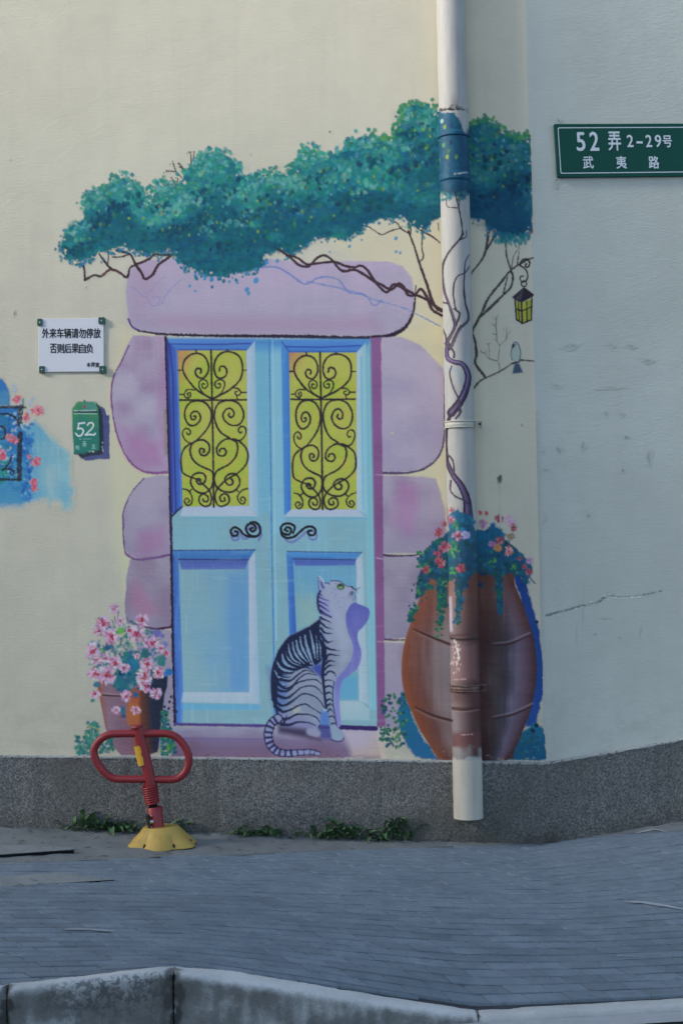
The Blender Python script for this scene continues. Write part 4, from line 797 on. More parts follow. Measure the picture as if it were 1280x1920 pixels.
# ------------------------------------------------------------- balcony painting at the left edge, painted letterbox
ze = T(0, 690, 6.857)
def balcony():
    rs = np.random.RandomState(44)
    part(30)
    fill(ze([(-800, 60), (0, 120), (70, 200), (120, 280), (140, 350), (120, 480), (-800, 500)]), G((44, 104, 166), (70, 124, 164), y0=705, y1=760, nm=.5, amp=8), soft=2, rough=2)
    fill(ze([(300, 720), (450, 690), (540, 740), (640, 860), (760, 1000), (880, 1110), (905, 1180), (900, 1400), (930, 1500), (930, 1800), (820, 1820), (780, 1700), (640, 1740), (560, 1680), (400, 1700), (300, 1500)]), G((78, 146, 178), (110, 160, 178), x0=45, x1=140, nb=.6, nv=.5, amp=9), soft=5, rough=6, alpha=.9)
    fill(ze([(560, 1250), (700, 1280), (720, 1700), (640, 1680), (560, 1500)]), (176, 180, 172), soft=14, alpha=.55)
    fill(ze([(-800, 500), (240, 490), (290, 800), (420, 900), (400, 1300), (450, 1500), (380, 1700), (250, 1760), (-800, 1790)]), G((42, 104, 164), (62, 128, 168), y0=780, y1=945, nb=.7, nm=.5, amp=10), soft=3, rough=5)
    fill(ze([(-800, 1560), (300, 1600), (300, 1780), (-800, 1800)]), (66, 128, 166), soft=8, alpha=.8)
    for k in range(420):
        x, y = rs.uniform(-700, 250), rs.uniform(520, 1420)
        dab(x / 6.857, 690 + y / 6.857, rs.uniform(2, 5), rs.uniform(1.5, 3.5), rs.uniform(-1.5, 1.5), ((168, 176, 176), (36, 84, 152), (150, 170, 190), (28, 76, 140), (42, 110, 150), (36, 104, 116))[rs.randint(6)], .75)
    for k in range(90):
        x, y = rs.uniform(290, 430), rs.uniform(720, 1700)
        dab(x / 6.857, 690 + y / 6.857, rs.uniform(1.5, 4), rs.uniform(2, 5), rs.uniform(-.5, .5), ((36, 92, 160), (52, 116, 172), (104, 156, 186), (30, 80, 146))[rs.randint(4)], .7)
    for k in range(30): dab(rs.uniform(0, 14), 690 + rs.uniform(1200, 1480) / 6.857, 3, 3, 0, ((30, 120, 120), (38, 128, 110))[k % 2], .6)
    for x, y in ((180, 225), (205, 275), (190, 295), (410, 420), (395, 470), (425, 400), (370, 560)): dab(x / 6.857, 690 + y / 6.857, 2.4, 4, .5, (138, 158, 200), .8)
    stroke(ze([(300, 400), (300, 520)]), 4, (48, 128, 146), .9)
    part(31)
    for L, w in (([(-780, 495), (240, 505), (300, 505)], 4.5), ([(270, 500), (265, 690)], 8.5), ([(262, 850), (255, 1050), (255, 1430)], 9), ([(-780, 1428), (270, 1435)], 4.5), ([(-120, 640), (-60, 605), (60, 590), (130, 600), (200, 640), (235, 700)], 4), ([(-60, 790), (-15, 750), (40, 760), (75, 830), (50, 910), (-50, 910)], 3.6), ([(40, 1310), (120, 1230), (150, 1150)], 3.5), ([(40, 1310), (110, 1300), (170, 1310), (180, 1355), (150, 1370), (130, 1345)], 3.4), ([(230, 690), (250, 760)], 3)):
        stroke(ze(L), w, (32, 36, 44), .93, rough=.9, dry=.3)
    part(32)
    for x, y, r, p in ((240, 400, 52, RED), (490, 545, 74, RED), (340, 640, 56, RED), (130, 890, 50, RED), (190, 930, 48, RED), (35, 1110, 62, RED), (375, 1140, 30, RED), (460, 1200, 64, RED), (430, 1460, 52, RED), (445, 1540, 54, RED), (180, 410, 22, PINK)):
        flower(x / 6.857, 690 + y / 6.857, r / 6.857, rs, [(182, 92, 106), (188, 120, 132), (176, 74, 90), (170, 140, 170), (164, 44, 66)])

zm = T(60, 580, 6.4)
def letterbox():
    part(41)
    fill(zm([(560, 1745), (640, 1810), (930, 1795), (935, 1270), (895, 1270), (880, 1200), (830, 1160), (800, 1400)]), G((62, 68, 116), (70, 78, 122), y0=760, y1=860, nm=.4, amp=5), soft=1, rough=1.3)
    part(40)
    fill(zm([(770, 1115), (820, 1170), (840, 1220), (860, 1400), (855, 1720), (800, 1740), (780, 1200)]), (30, 46, 56), soft=1.2, rough=1)
    fill(zm([(500, 1690), (800, 1690), (850, 1740), (640, 1760), (600, 1800), (560, 1745), (510, 1740)]), (38, 46, 62), soft=1.4, rough=1.5)
    fill(zm([(485, 1195), (535, 1118), (575, 1108), (750, 1112), (790, 1180), (805, 1300), (810, 1690), (650, 1720), (505, 1735), (490, 1450)]), G((60, 124, 84), (38, 106, 100), y0=755, y1=810, nm=.3, nv=.3, amp=5), soft=1.1, rough=.8)
    fill(zm([(620, 1112), (748, 1115), (790, 1180), (790, 1215), (620, 1212)]), (70, 124, 132), soft=4, alpha=.7)
    stroke(zm([(512, 1232), (780, 1232)]), 3.2, (24, 44, 54), sm=0); stroke(zm([(512, 1217), (768, 1213)]), 1.5, (170, 190, 196), .9, sm=0, rough=.5); stroke(zm([(512, 1251), (778, 1253)]), 1.5, (158, 178, 182), .9, sm=0, rough=.4)
    stroke(zm([(505, 1730), (560, 1725), (640, 1735)]), 2, (36, 96, 86))
    dab(60 + 634 / 6.4, 580 + 1098 / 6.4, 1.4, 2.2, 0, (40, 40, 50))
    for x, y in ((735, 1708), (695, 1705), (850, 1680), (845, 1650), (855, 1700), (850, 1600)): dab(60 + x / 6.4, 580 + y / 6.4, 2.4 if x == 735 else 1, 1.6, .3, (186, 188, 178), .9)
    part(43)
    for k in range(5):
        a = -1.57 + k * 1.2566; stroke([(60 + 634 / 6.4, 580 + 1170 / 6.4), (60 + 634 / 6.4 + math.cos(a) * 3.4, 580 + 1170 / 6.4 + math.sin(a) * 3.6)], 2.6, (150, 58, 66), .85, sm=0, w2=.8)
    part(42)
    W = (206, 212, 210)
    stroke(zm([(632, 1362), (562, 1370)]), 3, W, sm=0); stroke(zm([(565, 1368), (553, 1436)]), 2.4, W, sm=0); stroke(zm([(553, 1436), (590, 1428), (618, 1455), (600, 1505), (560, 1520), (528, 1490)]), 3, W)
    stroke(zm([(668, 1390), (690, 1364), (722, 1362), (740, 1385), (725, 1425), (680, 1470), (645, 1506)]), 2.6, W); stroke(zm([(645, 1507), (700, 1502), (745, 1506), (762, 1490)]), 3, W)
    for x in (575, 590, 625, 640, 660, 680, 705): dab(60 + x / 6.4, 580 + 1556 / 6.4, .9, .7, 0, (170, 190, 190), .8)
    for L in ([(615, 1590), (650, 1590)], [(632, 1580), (628, 1612), (645, 1612)], [(610, 1612), (655, 1612)], [(610, 1630), (656, 1630)], [(624, 1612), (618, 1648)], [(642, 1612), (642, 1650)],
              [(528, 1645), (570, 1645)], [(535, 1636), (532, 1680)], [(550, 1640), (548, 1676)], [(540, 1660), (568, 1660)], [(552, 1676), (572, 1680)],
              [(722, 1630), (760, 1630)], [(725, 1650), (758, 1650)], [(740, 1622), (738, 1670)], [(722, 1672), (762, 1668)]):
        stroke(zm(L), 1.2, (160, 186, 180), .75, sm=0)

def canopy_pipe():
    """leaves painted round the pipe"""
    part(12); rs = np.random.RandomState(9)
    fill([(812, 208), (850, 212), (860, 222), (866, 238), (872, 250), (882, 250), (884, 362), (870, 372), (850, 366), (838, 370), (826, 360), (812, 372)], G((22, 88, 118), (14, 70, 104), y0=210, y1=360, nb=.5, nv=.4, amp=8), soft=1.4, rough=2.)
    fill([(812, 345), (884, 345), (884, 366), (850, 362), (812, 368)], (12, 66, 92), soft=4, alpha=.6)
    for k in range(120):
        x, y = rs.uniform(818, 878), rs.uniform(214, 360)
        if x > 860 and y < 245: continue
        dab(x, y, rs.uniform(2, 5), rs.uniform(3, 8), rs.uniform(-.4, .4), ((20, 84, 116), (14, 74, 106), (28, 96, 124), (14, 62, 98), (20, 60, 104))[rs.randint(5)], .45, 1.6)
    for k in range(46):
        dab(rs.uniform(822, 880), rs.uniform(360, 378), rs.uniform(1.6, 3.6), rs.uniform(1.6, 3.2), 0, ((56, 118, 138), (28, 96, 118), (42, 110, 106))[k % 3], .8)
    for x, y, q in ((833, 238, (120, 146, 70)), (838, 294, (130, 154, 66)), (855, 294, (96, 138, 86)), (831, 272, (84, 138, 84)), (822, 300, (96, 140, 90)), (841, 283, (60, 116, 70)), (814, 336, (100, 134, 80)), (846, 236, (18, 62, 110)), (845, 267, (16, 48, 92)), (842, 308, (18, 66, 116)), (828, 227, (150, 180, 190))):
        dab(x, y, 3, 4.6, .2, q, .9)
    stroke([(852, 326), (874, 323)], 2.6, (180, 188, 190), .85, rough=1, sm=0)

def paint_all():
    """returns (wall canvas, pipe canvas)"""
    Wc = Canvas(-124, 172, 1034, 1436, PS, 1); Pc = Canvas(800, -20, 925, 1540, 1.25, 2)
    global CUR
    def on(*c):
        global CUR
        CUR = list(c)
    on(Wc); stones(); door(); panes(); cat(); branches(); canopy(); vine_wall(); balcony(); letterbox()
    on(Pc); canopy_pipe(); vine_pipe()
    on(Wc); barrel_shape(); barrel_flowers()
    on(Pc); barrel_shape(); barrel_flowers(); barrel_pipe_marks()
    on(Wc); pot()
    part(9); rs = np.random.RandomState(55)                # splashed, chipped foot of the painting
    for k in range(190):
        x = rs.uniform(150, 1015); y = 1424 - abs(rs.randn()) * 9 * rs.rand()
        if k % 3 == 0: rub(x, y + 3, rs.uniform(1, 7) * rs.rand(), rs.uniform(.5, 1.8), rs.uniform(-.4, .4), rs.uniform(.3, 1))
        elif Wc.A[int((y - Wc.y0) * PS), int((x - Wc.x0) * PS)] > .3: dab(x, y, rs.uniform(1, 5), rs.uniform(.6, 1.6), 0, ((92, 80, 76), (120, 112, 100), (70, 62, 62))[k % 3], rs.uniform(.3, .7), .8)
    return Wc, Pc
# ================================================================ helpers
def tag(o, label=None, cat=None, group=None, kind=None):
    for k, v in (('label', label), ('category', cat), ('group', group), ('kind', kind)):
        if v: o[k] = v
    return o
def empty(name, loc, label, cat, group=None):
    o = bpy.data.objects.new(name, None); COL.objects.link(o); o.location = loc; o.empty_display_size = .1
    return tag(o, label, cat, group)
def link(name, me, mat, parent=None):
    o = bpy.data.objects.new(name, me); COL.objects.link(o)
    if mat and not me.materials: me.materials.append(mat)
    if parent:
        o.parent = parent; o.matrix_parent_inverse = PINV(parent)
    return o
def PINV(p): return Matrix.Translation(p.location).inverted()      # parents stand unrotated
def grid_mesh(name, V, Q, RGBA=None, smooth=True):
    me = bpy.data.meshes.new(name)
    V = np.asarray(V, np.float32); Q = np.asarray(Q, np.int32)
    me.vertices.add(len(V)); me.vertices.foreach_set('co', V.ravel())
    k = Q.shape[1]
    me.loops.add(Q.size); me.loops.foreach_set('vertex_index', Q.ravel())
    me.polygons.add(len(Q)); me.polygons.foreach_set('loop_start', np.arange(0, Q.size, k, dtype=np.int32))
    me.polygons.foreach_set('loop_total', np.full(len(Q), k, np.int32))
    me.update(calc_edges=True)
    if RGBA is not None:
        a = me.color_attributes.new('paint', 'FLOAT_COLOR', 'POINT'); a.data.foreach_set('color', np.asarray(RGBA, np.float32).ravel())
    me.polygons.foreach_set('use_smooth', np.full(len(Q), smooth, bool))
    return me
def pymesh(name, V, Fc, smooth=False):
    me = bpy.data.meshes.new(name); me.from_pydata([tuple(v) for v in V], [], Fc); me.update()
    bm = bmesh.new(); bm.from_mesh(me); bmesh.ops.recalc_face_normals(bm, faces=bm.faces); bm.to_mesh(me); bm.free()
    if smooth: me.polygons.foreach_set('use_smooth', np.full(len(me.polygons), True))
    return me
class MB:
    """collects boxes and tubes into one mesh"""
    def __init__(s): s.V, s.F, s.S = [], [], []
    def add(s, V, Fc, smooth=False):
        n = len(s.V); s.V += [tuple(v) for v in V]; s.F += [[i + n for i in f] for f in Fc]; s.S += [smooth] * len(Fc)
    def tube(s, P, r, n=16, cap=True, closed=False, r2=None):
        P = [Vector(p) for p in P]; m = len(P); rs_ = [r] * m if r2 is None else [r + (r2 - r) * i / (m - 1) for i in range(m)]
        if isinstance(r, (list, tuple)): rs_ = list(r)
        V, Fc = [], []; prev = None
        for i, p in enumerate(P):
            a = P[i - 1] if (i or closed) else p; b = P[(i + 1) % m] if (i < m - 1 or closed) else p
            t = (b - a).normalized()
            if prev is None: prev = t.orthogonal().normalized()
            u = (prev - t * prev.dot(t)).normalized(); prev = u; w = t.cross(u)
            for k in range(n):
                q = 2 * math.pi * k / n; V.append(p + (u * math.cos(q) + w * math.sin(q)) * rs_[i])
        for i in range(m if closed else m - 1):
            for k in range(n):
                Fc.append([i * n + k, i * n + (k + 1) % n, ((i + 1) % m) * n + (k + 1) % n, ((i + 1) % m) * n + k])
        s.add(V, Fc, True)
        if cap and not closed: s.add(V[:n], [list(range(n))[::-1]]); s.add(V[-n:], [list(range(n))])
    def box(s, c, sz, M=None, bev=0):
        bm = bmesh.new(); bmesh.ops.create_cube(bm, size=1, matrix=Matrix.Diagonal((*sz, 1)))
        if bev: bmesh.ops.bevel(bm, geom=bm.edges[:], offset=bev, segments=2, profile=.6, affect='EDGES')
        T_ = Matrix.Translation(c) @ (M.to_4x4() if M is not None else Matrix.Identity(4))
        bm.verts.index_update(); s.add([T_ @ v.co for v in bm.verts], [[v.index for v in f.verts] for f in bm.faces]); bm.free()
    def build(s, name, mat, parent=None):
        me = bpy.data.meshes.new(name); me.from_pydata(s.V, [], s.F); me.update()
        me.polygons.foreach_set('use_smooth', np.array(s.S, bool))
        return link(name, me, mat, parent)

def lin(c):
    c = np.asarray(c, np.float64) / 255.
    return np.where(c <= .04045, c / 12.92, ((np.maximum(c, 0) + .055) / 1.055) ** 2.4)
# how bright the photograph's own light is at each height of the wall (bare cream plaster of known paint as the yardstick)
EV = ([0, 300, 700, 1000, 1200, 1430], [.81, .75, .65, .57, .52, .455])
TINT = np.array((.93, 1.0, 1.12))
def albedo(rgb, v):
    e = np.interp(v, *EV)[..., None] * TINT
    return np.clip(lin(rgb) / e, .004, .86)

# ================================================================ materials
def new_mat(name, rough=.8, spec=.3):
    m = bpy.data.materials.new(name); m.use_nodes = True
    b = m.node_tree.nodes['Principled BSDF']; b.inputs['Roughness'].default_value = rough; b.inputs['Specular IOR Level'].default_value = spec
    return m, m.node_tree, b
def N(t, kind, **kw):
    n = t.nodes.new(kind)
    for k, v in kw.items():
        if k in n.inputs: n.inputs[k].default_value = v
        else: setattr(n, k, v)
    return n
def coords(t, sc=(1, 1, 1), obj=False):
    g = N(t, 'ShaderNodeTexCoord') if obj else N(t, 'ShaderNodeNewGeometry')
    mp = N(t, 'ShaderNodeMapping'); mp.inputs['Scale'].default_value = sc
    t.links.new(g.outputs['Object' if obj else 'Position'], mp.inputs['Vector'])
    return mp.outputs[0]
def noise(t, vec, scale, detail=4, rough=.55, dist=0):
    n = N(t, 'ShaderNodeTexNoise', Scale=scale, Detail=detail, Roughness=rough, Distortion=dist); t.links.new(vec, n.inputs['Vector'])
    return n.outputs['Fac']
def ramp(t, fac, stops):
    r = N(t, 'ShaderNodeValToRGB'); e = r.color_ramp.elements
    while len(e) < len(stops): e.new(.5)
    for i, (p, c) in enumerate(stops): e[i].position = p; e[i].color = (*c, 1) if len(c) == 3 else c
    t.links.new(fac, r.inputs[0]); return r.outputs[0]
def mixc(t, fac, a, b, blend='MIX'):
    m = N(t, 'ShaderNodeMix', data_type='RGBA', blend_type=blend)
    for s, v in ((0, fac), (6, a), (7, b)):
        if hasattr(v, 'links'): t.links.new(v, m.inputs[s])
        else: m.inputs[s].default_value = v if s == 0 else (*v, 1)
    return m.outputs[2]
def math_(t, op, a, b=0.):
    m = N(t, 'ShaderNodeMath', operation=op)
    for i, v in enumerate((a, b)):
        if hasattr(v, 'links'): t.links.new(v, m.inputs[i])
        else: m.inputs[i].default_value = v
    return m.outputs[0]
def bump(t, b, h, strength, dist):
    n = N(t, 'ShaderNodeBump', Strength=strength, Distance=dist); t.links.new(h, n.inputs['Height']); t.links.new(n.outputs[0], b.inputs['Normal'])

WALL_ALB = (.72, .675, .53); SIDE_ALB = (.575, .61, .555)
def plaster(name, painted=False, base=WALL_ALB):
    m, t, b = new_mat(name, .72, .25)
    big = noise(t, coords(t, (1, 1, 1)), 1.6, 6, .68)
    col = mixc(t, ramp(t, big, [(.38, (0, 0, 0)), (.62, (1, 1, 1))]), tuple(x * .90 for x in base), base)
    streak = noise(t, coords(t, (14, 14, .7)), 1.0, 3, .6)                      # rain runs
    col = mixc(t, math_(t, 'MULTIPLY', ramp(t, streak, [(.5, (0, 0, 0)), (.8, (1, 1, 1))]), .14), col, (.44, .43, .37))
    fine = noise(t, coords(t, (5, 5, 9)), 7, 5, .7)
    col = mixc(t, math_(t, 'MULTIPLY', ramp(t, fine, [(.58, (0, 0, 0)), (.78, (1, 1, 1))]), .16), col, (.47, .46, .40))
    # splash dirt low on the wall (grows towards the ground, broken up by noise)
    g = N(t, 'ShaderNodeNewGeometry'); sx = N(t, 'ShaderNodeSeparateXYZ'); t.links.new(g.outputs['Position'], sx.inputs[0])
    low = N(t, 'ShaderNodeMapRange', **{'From Min': .72, 'From Max': .3}); t.links.new(sx.outputs[2], low.inputs[0])
    dirt = math_(t, 'MULTIPLY', low.outputs[0], ramp(t, noise(t, coords(t, (1, 1, 2.2)), 9, 6, .7), [(.45, (0, 0, 0)), (.72, (1, 1, 1))]))
    col = mixc(t, math_(t, 'MULTIPLY', dirt, .4), col, (.33, .33, .28))
    if painted:
        a = N(t, 'ShaderNodeVertexColor', layer_name='paint')
        wear_shade = noise(t, coords(t, (1, 1, 2)), 120, 3, .7)
        al = math_(t, 'MULTIPLY', a.outputs['Alpha'], ramp(t, wear_shade, [(.22, (.55, .55, .55)), (.34, (1, 1, 1))]))
        pc = mixc(t, math_(t, 'MULTIPLY', ramp(t, noise(t, coords(t, (3, 3, 9)), 40, 4, .7), [(.35, (1, 1, 1)), (.65, (0, 0, 0))]), .12), a.outputs['Color'], (.5, .5, .5), 'OVERLAY')
        col = mixc(t, al, col, pc)
    t.links.new(col, b.inputs['Base Color'])
    # roller / trowel texture, dragged sideways
    h1 = noise(t, coords(t, (1, 1, 3.2)), 46, 5, .62, .15); h2 = noise(t, coords(t, (1, 1, 2)), 190, 3, .6); h3 = noise(t, coords(t, (1, 1, 1.4)), 9, 3, .5)
    h = math_(t, 'ADD', math_(t, 'ADD', h1, math_(t, 'MULTIPLY', h2, .35)), math_(t, 'MULTIPLY', h3, 1.2))
    bump(t, b, h, .30, .006)
    return m
def washed_stone(name):
    m, t, b = new_mat(name, .85, .25)
    v = N(t, 'ShaderNodeTexVoronoi', Scale=225.); t.links.new(coords(t), v.inputs['Vector'])
    sp = N(t, 'ShaderNodeSeparateColor'); t.links.new(v.outputs['Color'], sp.inputs[0])
    mid = noise(t, coords(t), 95, 3, .7)
    f = math_(t, 'ADD', math_(t, 'MULTIPLY', sp.outputs[0], .6), math_(t, 'MULTIPLY', mid, .5))
    col = ramp(t, f, [(.18, (.055, .058, .06)), (.45, (.145, .15, .15)), (.7, (.22, .225, .22)), (.92, (.36, .36, .345))])
    big = noise(t, coords(t, (1, 1, 1)), 2.6, 5, .65)
    col = mixc(t, ramp(t, big, [(.38, (0, 0, 0)), (.62, (.4, .4, .4))]), col, (.09, .094, .094))
    gz_ = N(t, 'ShaderNodeNewGeometry'); sz_ = N(t, 'ShaderNodeSeparateXYZ'); t.links.new(gz_.outputs['Position'], sz_.inputs[0])
    lowp = N(t, 'ShaderNodeMapRange', **{'From Min': .13, 'From Max': -.02}); t.links.new(sz_.outputs[2], lowp.inputs[0])
    wet = math_(t, 'MULTIPLY', lowp.outputs[0], ramp(t, noise(t, coords(t), 7, 5, .65), [(.35, (.1, .1, .1)), (.65, (.8, .8, .8))]))
    col = mixc(t, wet, col, (.045, .05, .042))
    warm = noise(t, coords(t, (1, 1, 1)), 5, 3, .6)
    col = mixc(t, math_(t, 'MULTIPLY', ramp(t, warm, [(.5, (0, 0, 0)), (.7, (1, 1, 1))]), .35), col, (.12, .115, .095))
    t.links.new(col, b.inputs['Base Color'])
    bump(t, b, math_(t, 'SUBTRACT', 1., v.outputs['Distance']), .6, .004)
    return m
def stone_like(name, c0, c1, scale=6, rough=.8, spots=None, bumps=.4, grain=220, vary=.05):
    m, t, b = new_mat(name, rough, .35)
    n1 = noise(t, coords(t), scale, 6, .65); n2 = noise(t, coords(t), grain, 3, .7)
    f = math_(t, 'ADD', math_(t, 'MULTIPLY', n1, .62), math_(t, 'MULTIPLY', n2, .38))
    col = ramp(t, f, [(.33, c0), (.68, c1)])
    if spots:
        s = ramp(t, noise(t, coords(t), spots[0], 4, .6), [(spots[1], (0, 0, 0)), (spots[1] + .07, (1, 1, 1))])
        col = mixc(t, math_(t, 'MULTIPLY', s, spots[3]), col, spots[2])
    oi = N(t, 'ShaderNodeObjectInfo'); rv = N(t, 'ShaderNodeMapRange', **{'To Min': 1 - vary, 'To Max': 1 + vary}); t.links.new(oi.outputs['Random'], rv.inputs[0])
    hs = N(t, 'ShaderNodeHueSaturation'); t.links.new(rv.outputs[0], hs.inputs['Value']); t.links.new(col, hs.inputs['Color'])
    t.links.new(hs.outputs[0], b.inputs['Base Color'])
    bump(t, b, math_(t, 'ADD', n2, math_(t, 'MULTIPLY', n1, 1.5)), bumps, .004)
    return m
def coat(name, c, rough=.4, spec=.5, metal=0., dirt=.25, dcol=(.06, .05, .045), sc=18):
    m, t, b = new_mat(name, rough, spec)
    n1 = noise(t, coords(t), sc, 5, .65)
    col = mixc(t, math_(t, 'MULTIPLY', ramp(t, n1, [(.5, (0, 0, 0)), (.75, (1, 1, 1))]), dirt), c, dcol)
    t.links.new(col, b.inputs['Base Color']); b.inputs['Metallic'].default_value = metal
    rr = N(t, 'ShaderNodeMapRange', **{'To Min': rough * .8, 'To Max': min(1, rough * 1.4)}); t.links.new(n1, rr.inputs[0]); t.links.new(rr.outputs[0], b.inputs['Roughness'])
    bump(t, b, noise(t, coords(t), sc * 6, 3, .6), .12, .002)
    return m

M_WALL = plaster('plaster_cream'); M_SIDE = plaster('plaster_grey_white', False, SIDE_ALB); M_SIDEMARK = plaster('plaster_side_marks', True, SIDE_ALB); M_MURAL = plaster('plaster_painted', True)
M_PLINTH = washed_stone('washed_stone')
M_PAVER = stone_like('paver_blue_grey', (.118, .158, .196), (.198, .25, .298), 9, .62, (30, .60, (.10, .12, .145), .5), vary=.11)
def paver_streaks(m):
    t = m.node_tree; bs = t.nodes['Principled BSDF']; src = bs.inputs['Base Color'].links[0].from_socket
    s1 = noise(t, coords(t, (2.2, 24, 1)), 3.2, 5, .65); s2 = noise(t, coords(t, (1, 1.6, 1)), 1.7, 4, .6)
    f = math_(t, 'ADD', math_(t, 'MULTIPLY', s1, .6), math_(t, 'MULTIPLY', s2, .4))
    t.links.new(mixc(t, 1., src, ramp(t, f, [(.34, (.86, .87, .88)), (.5, (1, 1, 1)), (.66, (1.12, 1.12, 1.1))]), 'MULTIPLY'), bs.inputs['Base Color'])
paver_streaks(M_PAVER)
M_JOINT = stone_like('joint_grit', (.03, .036, .042), (.06, .07, .08), 14, .9)
M_CONC = stone_like('apron_concrete', (.125, .142, .148), (.225, .25, .255), 7, .85, (22, .58, (.05, .055, .055), .7))
M_SLAB = stone_like('slab_concrete', (.18, .20, .21), (.27, .295, .305), 8, .75, (26, .6, (.07, .08, .085), .6))
M_KERB = stone_like('kerb_concrete', (.17, .175, .17), (.42, .43, .42), 9, .85, (46, .60, (.07, .08, .085), .75), 1., 170)
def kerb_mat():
    m = stone_like('kerb_worn_shaded', (.46, .48, .48), (.66, .68, .67), 9, .85, None, .8, 170); t = m.node_tree; bs = t.nodes['Principled BSDF']
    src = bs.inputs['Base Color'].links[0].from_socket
    a = N(t, 'ShaderNodeAttribute', attribute_name='wear_shade')
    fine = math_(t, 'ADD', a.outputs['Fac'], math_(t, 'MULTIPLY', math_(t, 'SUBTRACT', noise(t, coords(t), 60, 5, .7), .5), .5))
    dirt = ramp(t, fine, [(.05, (1, 1, 1)), (.5, (.36, .37, .37)), (.8, (.26, .26, .25)), (1, (.10, .10, .10))])  # face darkened as painted shade plus grime, top left pale
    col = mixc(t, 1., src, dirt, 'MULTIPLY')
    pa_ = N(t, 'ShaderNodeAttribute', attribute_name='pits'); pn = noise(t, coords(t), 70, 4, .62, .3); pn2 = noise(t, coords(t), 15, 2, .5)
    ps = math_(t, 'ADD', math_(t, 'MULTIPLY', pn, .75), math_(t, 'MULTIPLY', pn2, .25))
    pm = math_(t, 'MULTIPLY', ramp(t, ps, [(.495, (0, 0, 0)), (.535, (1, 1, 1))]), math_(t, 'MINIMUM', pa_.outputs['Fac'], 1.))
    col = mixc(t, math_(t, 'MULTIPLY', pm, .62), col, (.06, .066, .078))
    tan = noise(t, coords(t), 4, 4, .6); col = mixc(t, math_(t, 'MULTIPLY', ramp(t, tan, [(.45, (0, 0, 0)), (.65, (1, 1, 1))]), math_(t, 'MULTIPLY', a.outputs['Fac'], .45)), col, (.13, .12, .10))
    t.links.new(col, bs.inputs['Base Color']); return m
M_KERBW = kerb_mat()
M_ROAD = stone_like('asphalt', (.11, .135, .165), (.20, .23, .265), 5, .75, None, .5, 260)
M_GUTTER = stone_like('gutter_concrete', (.38, .40, .39), (.54, .56, .55), 9, .8)
M_GUT2 = stone_like('gutter_strip', (.32, .35, .37), (.46, .49, .50), 9, .8)
M_PIPE = None
M_RED = coat('red_paint', (.26, .019, .026), .38, .5, 0, .3, (.13, .016, .018), 26)
M_YEL = coat('yellow_paint', (.46, .32, .075), .5, .45, 0, .35, (.22, .12, .03), 30)
M_STICK = coat('yellow_sticker', (.62, .36, .04), .5, .4, 0, .2, (.4, .2, .02), 40)
M_DARK = coat('dark_gap', (.012, .013, .015), .9, .1, 0, 0)
M_CHROME = coat('chrome', (.55, .56, .58), .22, .5, 1., .2)
M_BOLT = coat('bolt_steel', (.05, .045, .04), .6, .4, .6, .4)
M_GREEN = coat('sign_green', (.004, .070, .052), .6, .22, 0, .12, (.015, .06, .045), 8)
M_WHITE = coat('sign_white', (.70, .72, .78), .42, .45, 0, .1, (.55, .55, .55), 10)
M_LET = coat('lettering_white', (.60, .68, .74), .45, .4, 0, 0)
M_INK = coat('lettering_black', (.018, .02, .024), .5, .3, 0, 0)
M_CLIP = coat('clip_green', (.012, .075, .062), .35, .5, 0, .25, (.02, .04, .035), 60)
M_STRAP = coat('strap_cream', (.52, .52, .46), .55, .4, 0, .35, (.2, .19, .16), 40)
M_STRAP2 = coat('strap_brown', (.15, .085, .075), .5, .4, 0, .5, (.36, .30, .28), 60)
M_CHALK = coat('worn_white_mark', (.34, .38, .42), .8, .2, 0, .5, (.14, .16, .18), 60)
def leafmat(name, c0, c1):
    m, t, b = new_mat(name, .55, .35)
    n1 = noise(t, coords(t), 30, 4, .6); t.links.new(ramp(t, n1, [(.3, c0), (.7, c1)]), b.inputs['Base Color'])
    oi = N(t, 'ShaderNodeObjectInfo')
    b.inputs['Transmission Weight'].default_value = 0
    return m
M_LEAF = leafmat('weed_leaf', (.055, .125, .065), (.12, .22, .10)); M_LEAF2 = leafmat('weed_leaf_dark', (.035, .08, .046), (.07, .135, .068))

# ================================================================ the building
bld = empty('building', (0, 0, 0), 'cream plastered corner building with grey washed stone plinth and painted walls', 'building')
c_top = on_wall(990, 0); c_bot = on_wall(1025, 1429)
def corner_x(z):
    k = (z - c_bot[2]) / (c_top[2] - c_bot[2]); return c_bot[0] + (c_top[0] - c_bot[0]) * k
YAW = R(11); SDIR = np.array((math.cos(YAW), math.sin(YAW), 0)); SNRM = np.array((math.sin(YAW), -math.cos(YAW), 0))
SP0 = np.array((corner_x(1.2), 0, 1.2))
def on_side(u, v, off=0.): return hit(u, v, SP0 + SNRM * off, SNRM)
PL = .016                                                       # the plinth stands this proud
# plinth top and foot, measured
def zl(f, pts): return [(f(u, v)[0], f(u, v)[2]) for u, v in pts]
PT = zl(lambda u, v: on_wall(u, v, PL), [(0, 1418), (320, 1421), (640, 1425), (850, 1428), (1020, 1431)])
PF = zl(lambda u, v: on_wall(u, v, PL), [(0, 1553), (300, 1561), (640, 1573), (850, 1581), (1010, 1585)])
ST = zl(lambda u, v: on_side(u, v, PL), [(1030, 1430), (1150, 1410), (1282, 1386)])
SF = zl(lambda u, v: on_side(u, v, PL), [(1012, 1585), (1150, 1563), (1282, 1540)])
def interp_line(pts, x, clampx=1.6):
    xs, zs = [p[0] for p in pts], [p[1] for p in pts]
    if x > xs[-1]: return zs[-1] + (zs[-1] - zs[-2]) / (xs[-1] - xs[-2]) * (min(x, clampx) - xs[-1])
    return float(np.interp(x, xs, zs))
def ptop(x): return interp_line(PT, x)
def stop_(x): return interp_line(ST, x, 2.2)
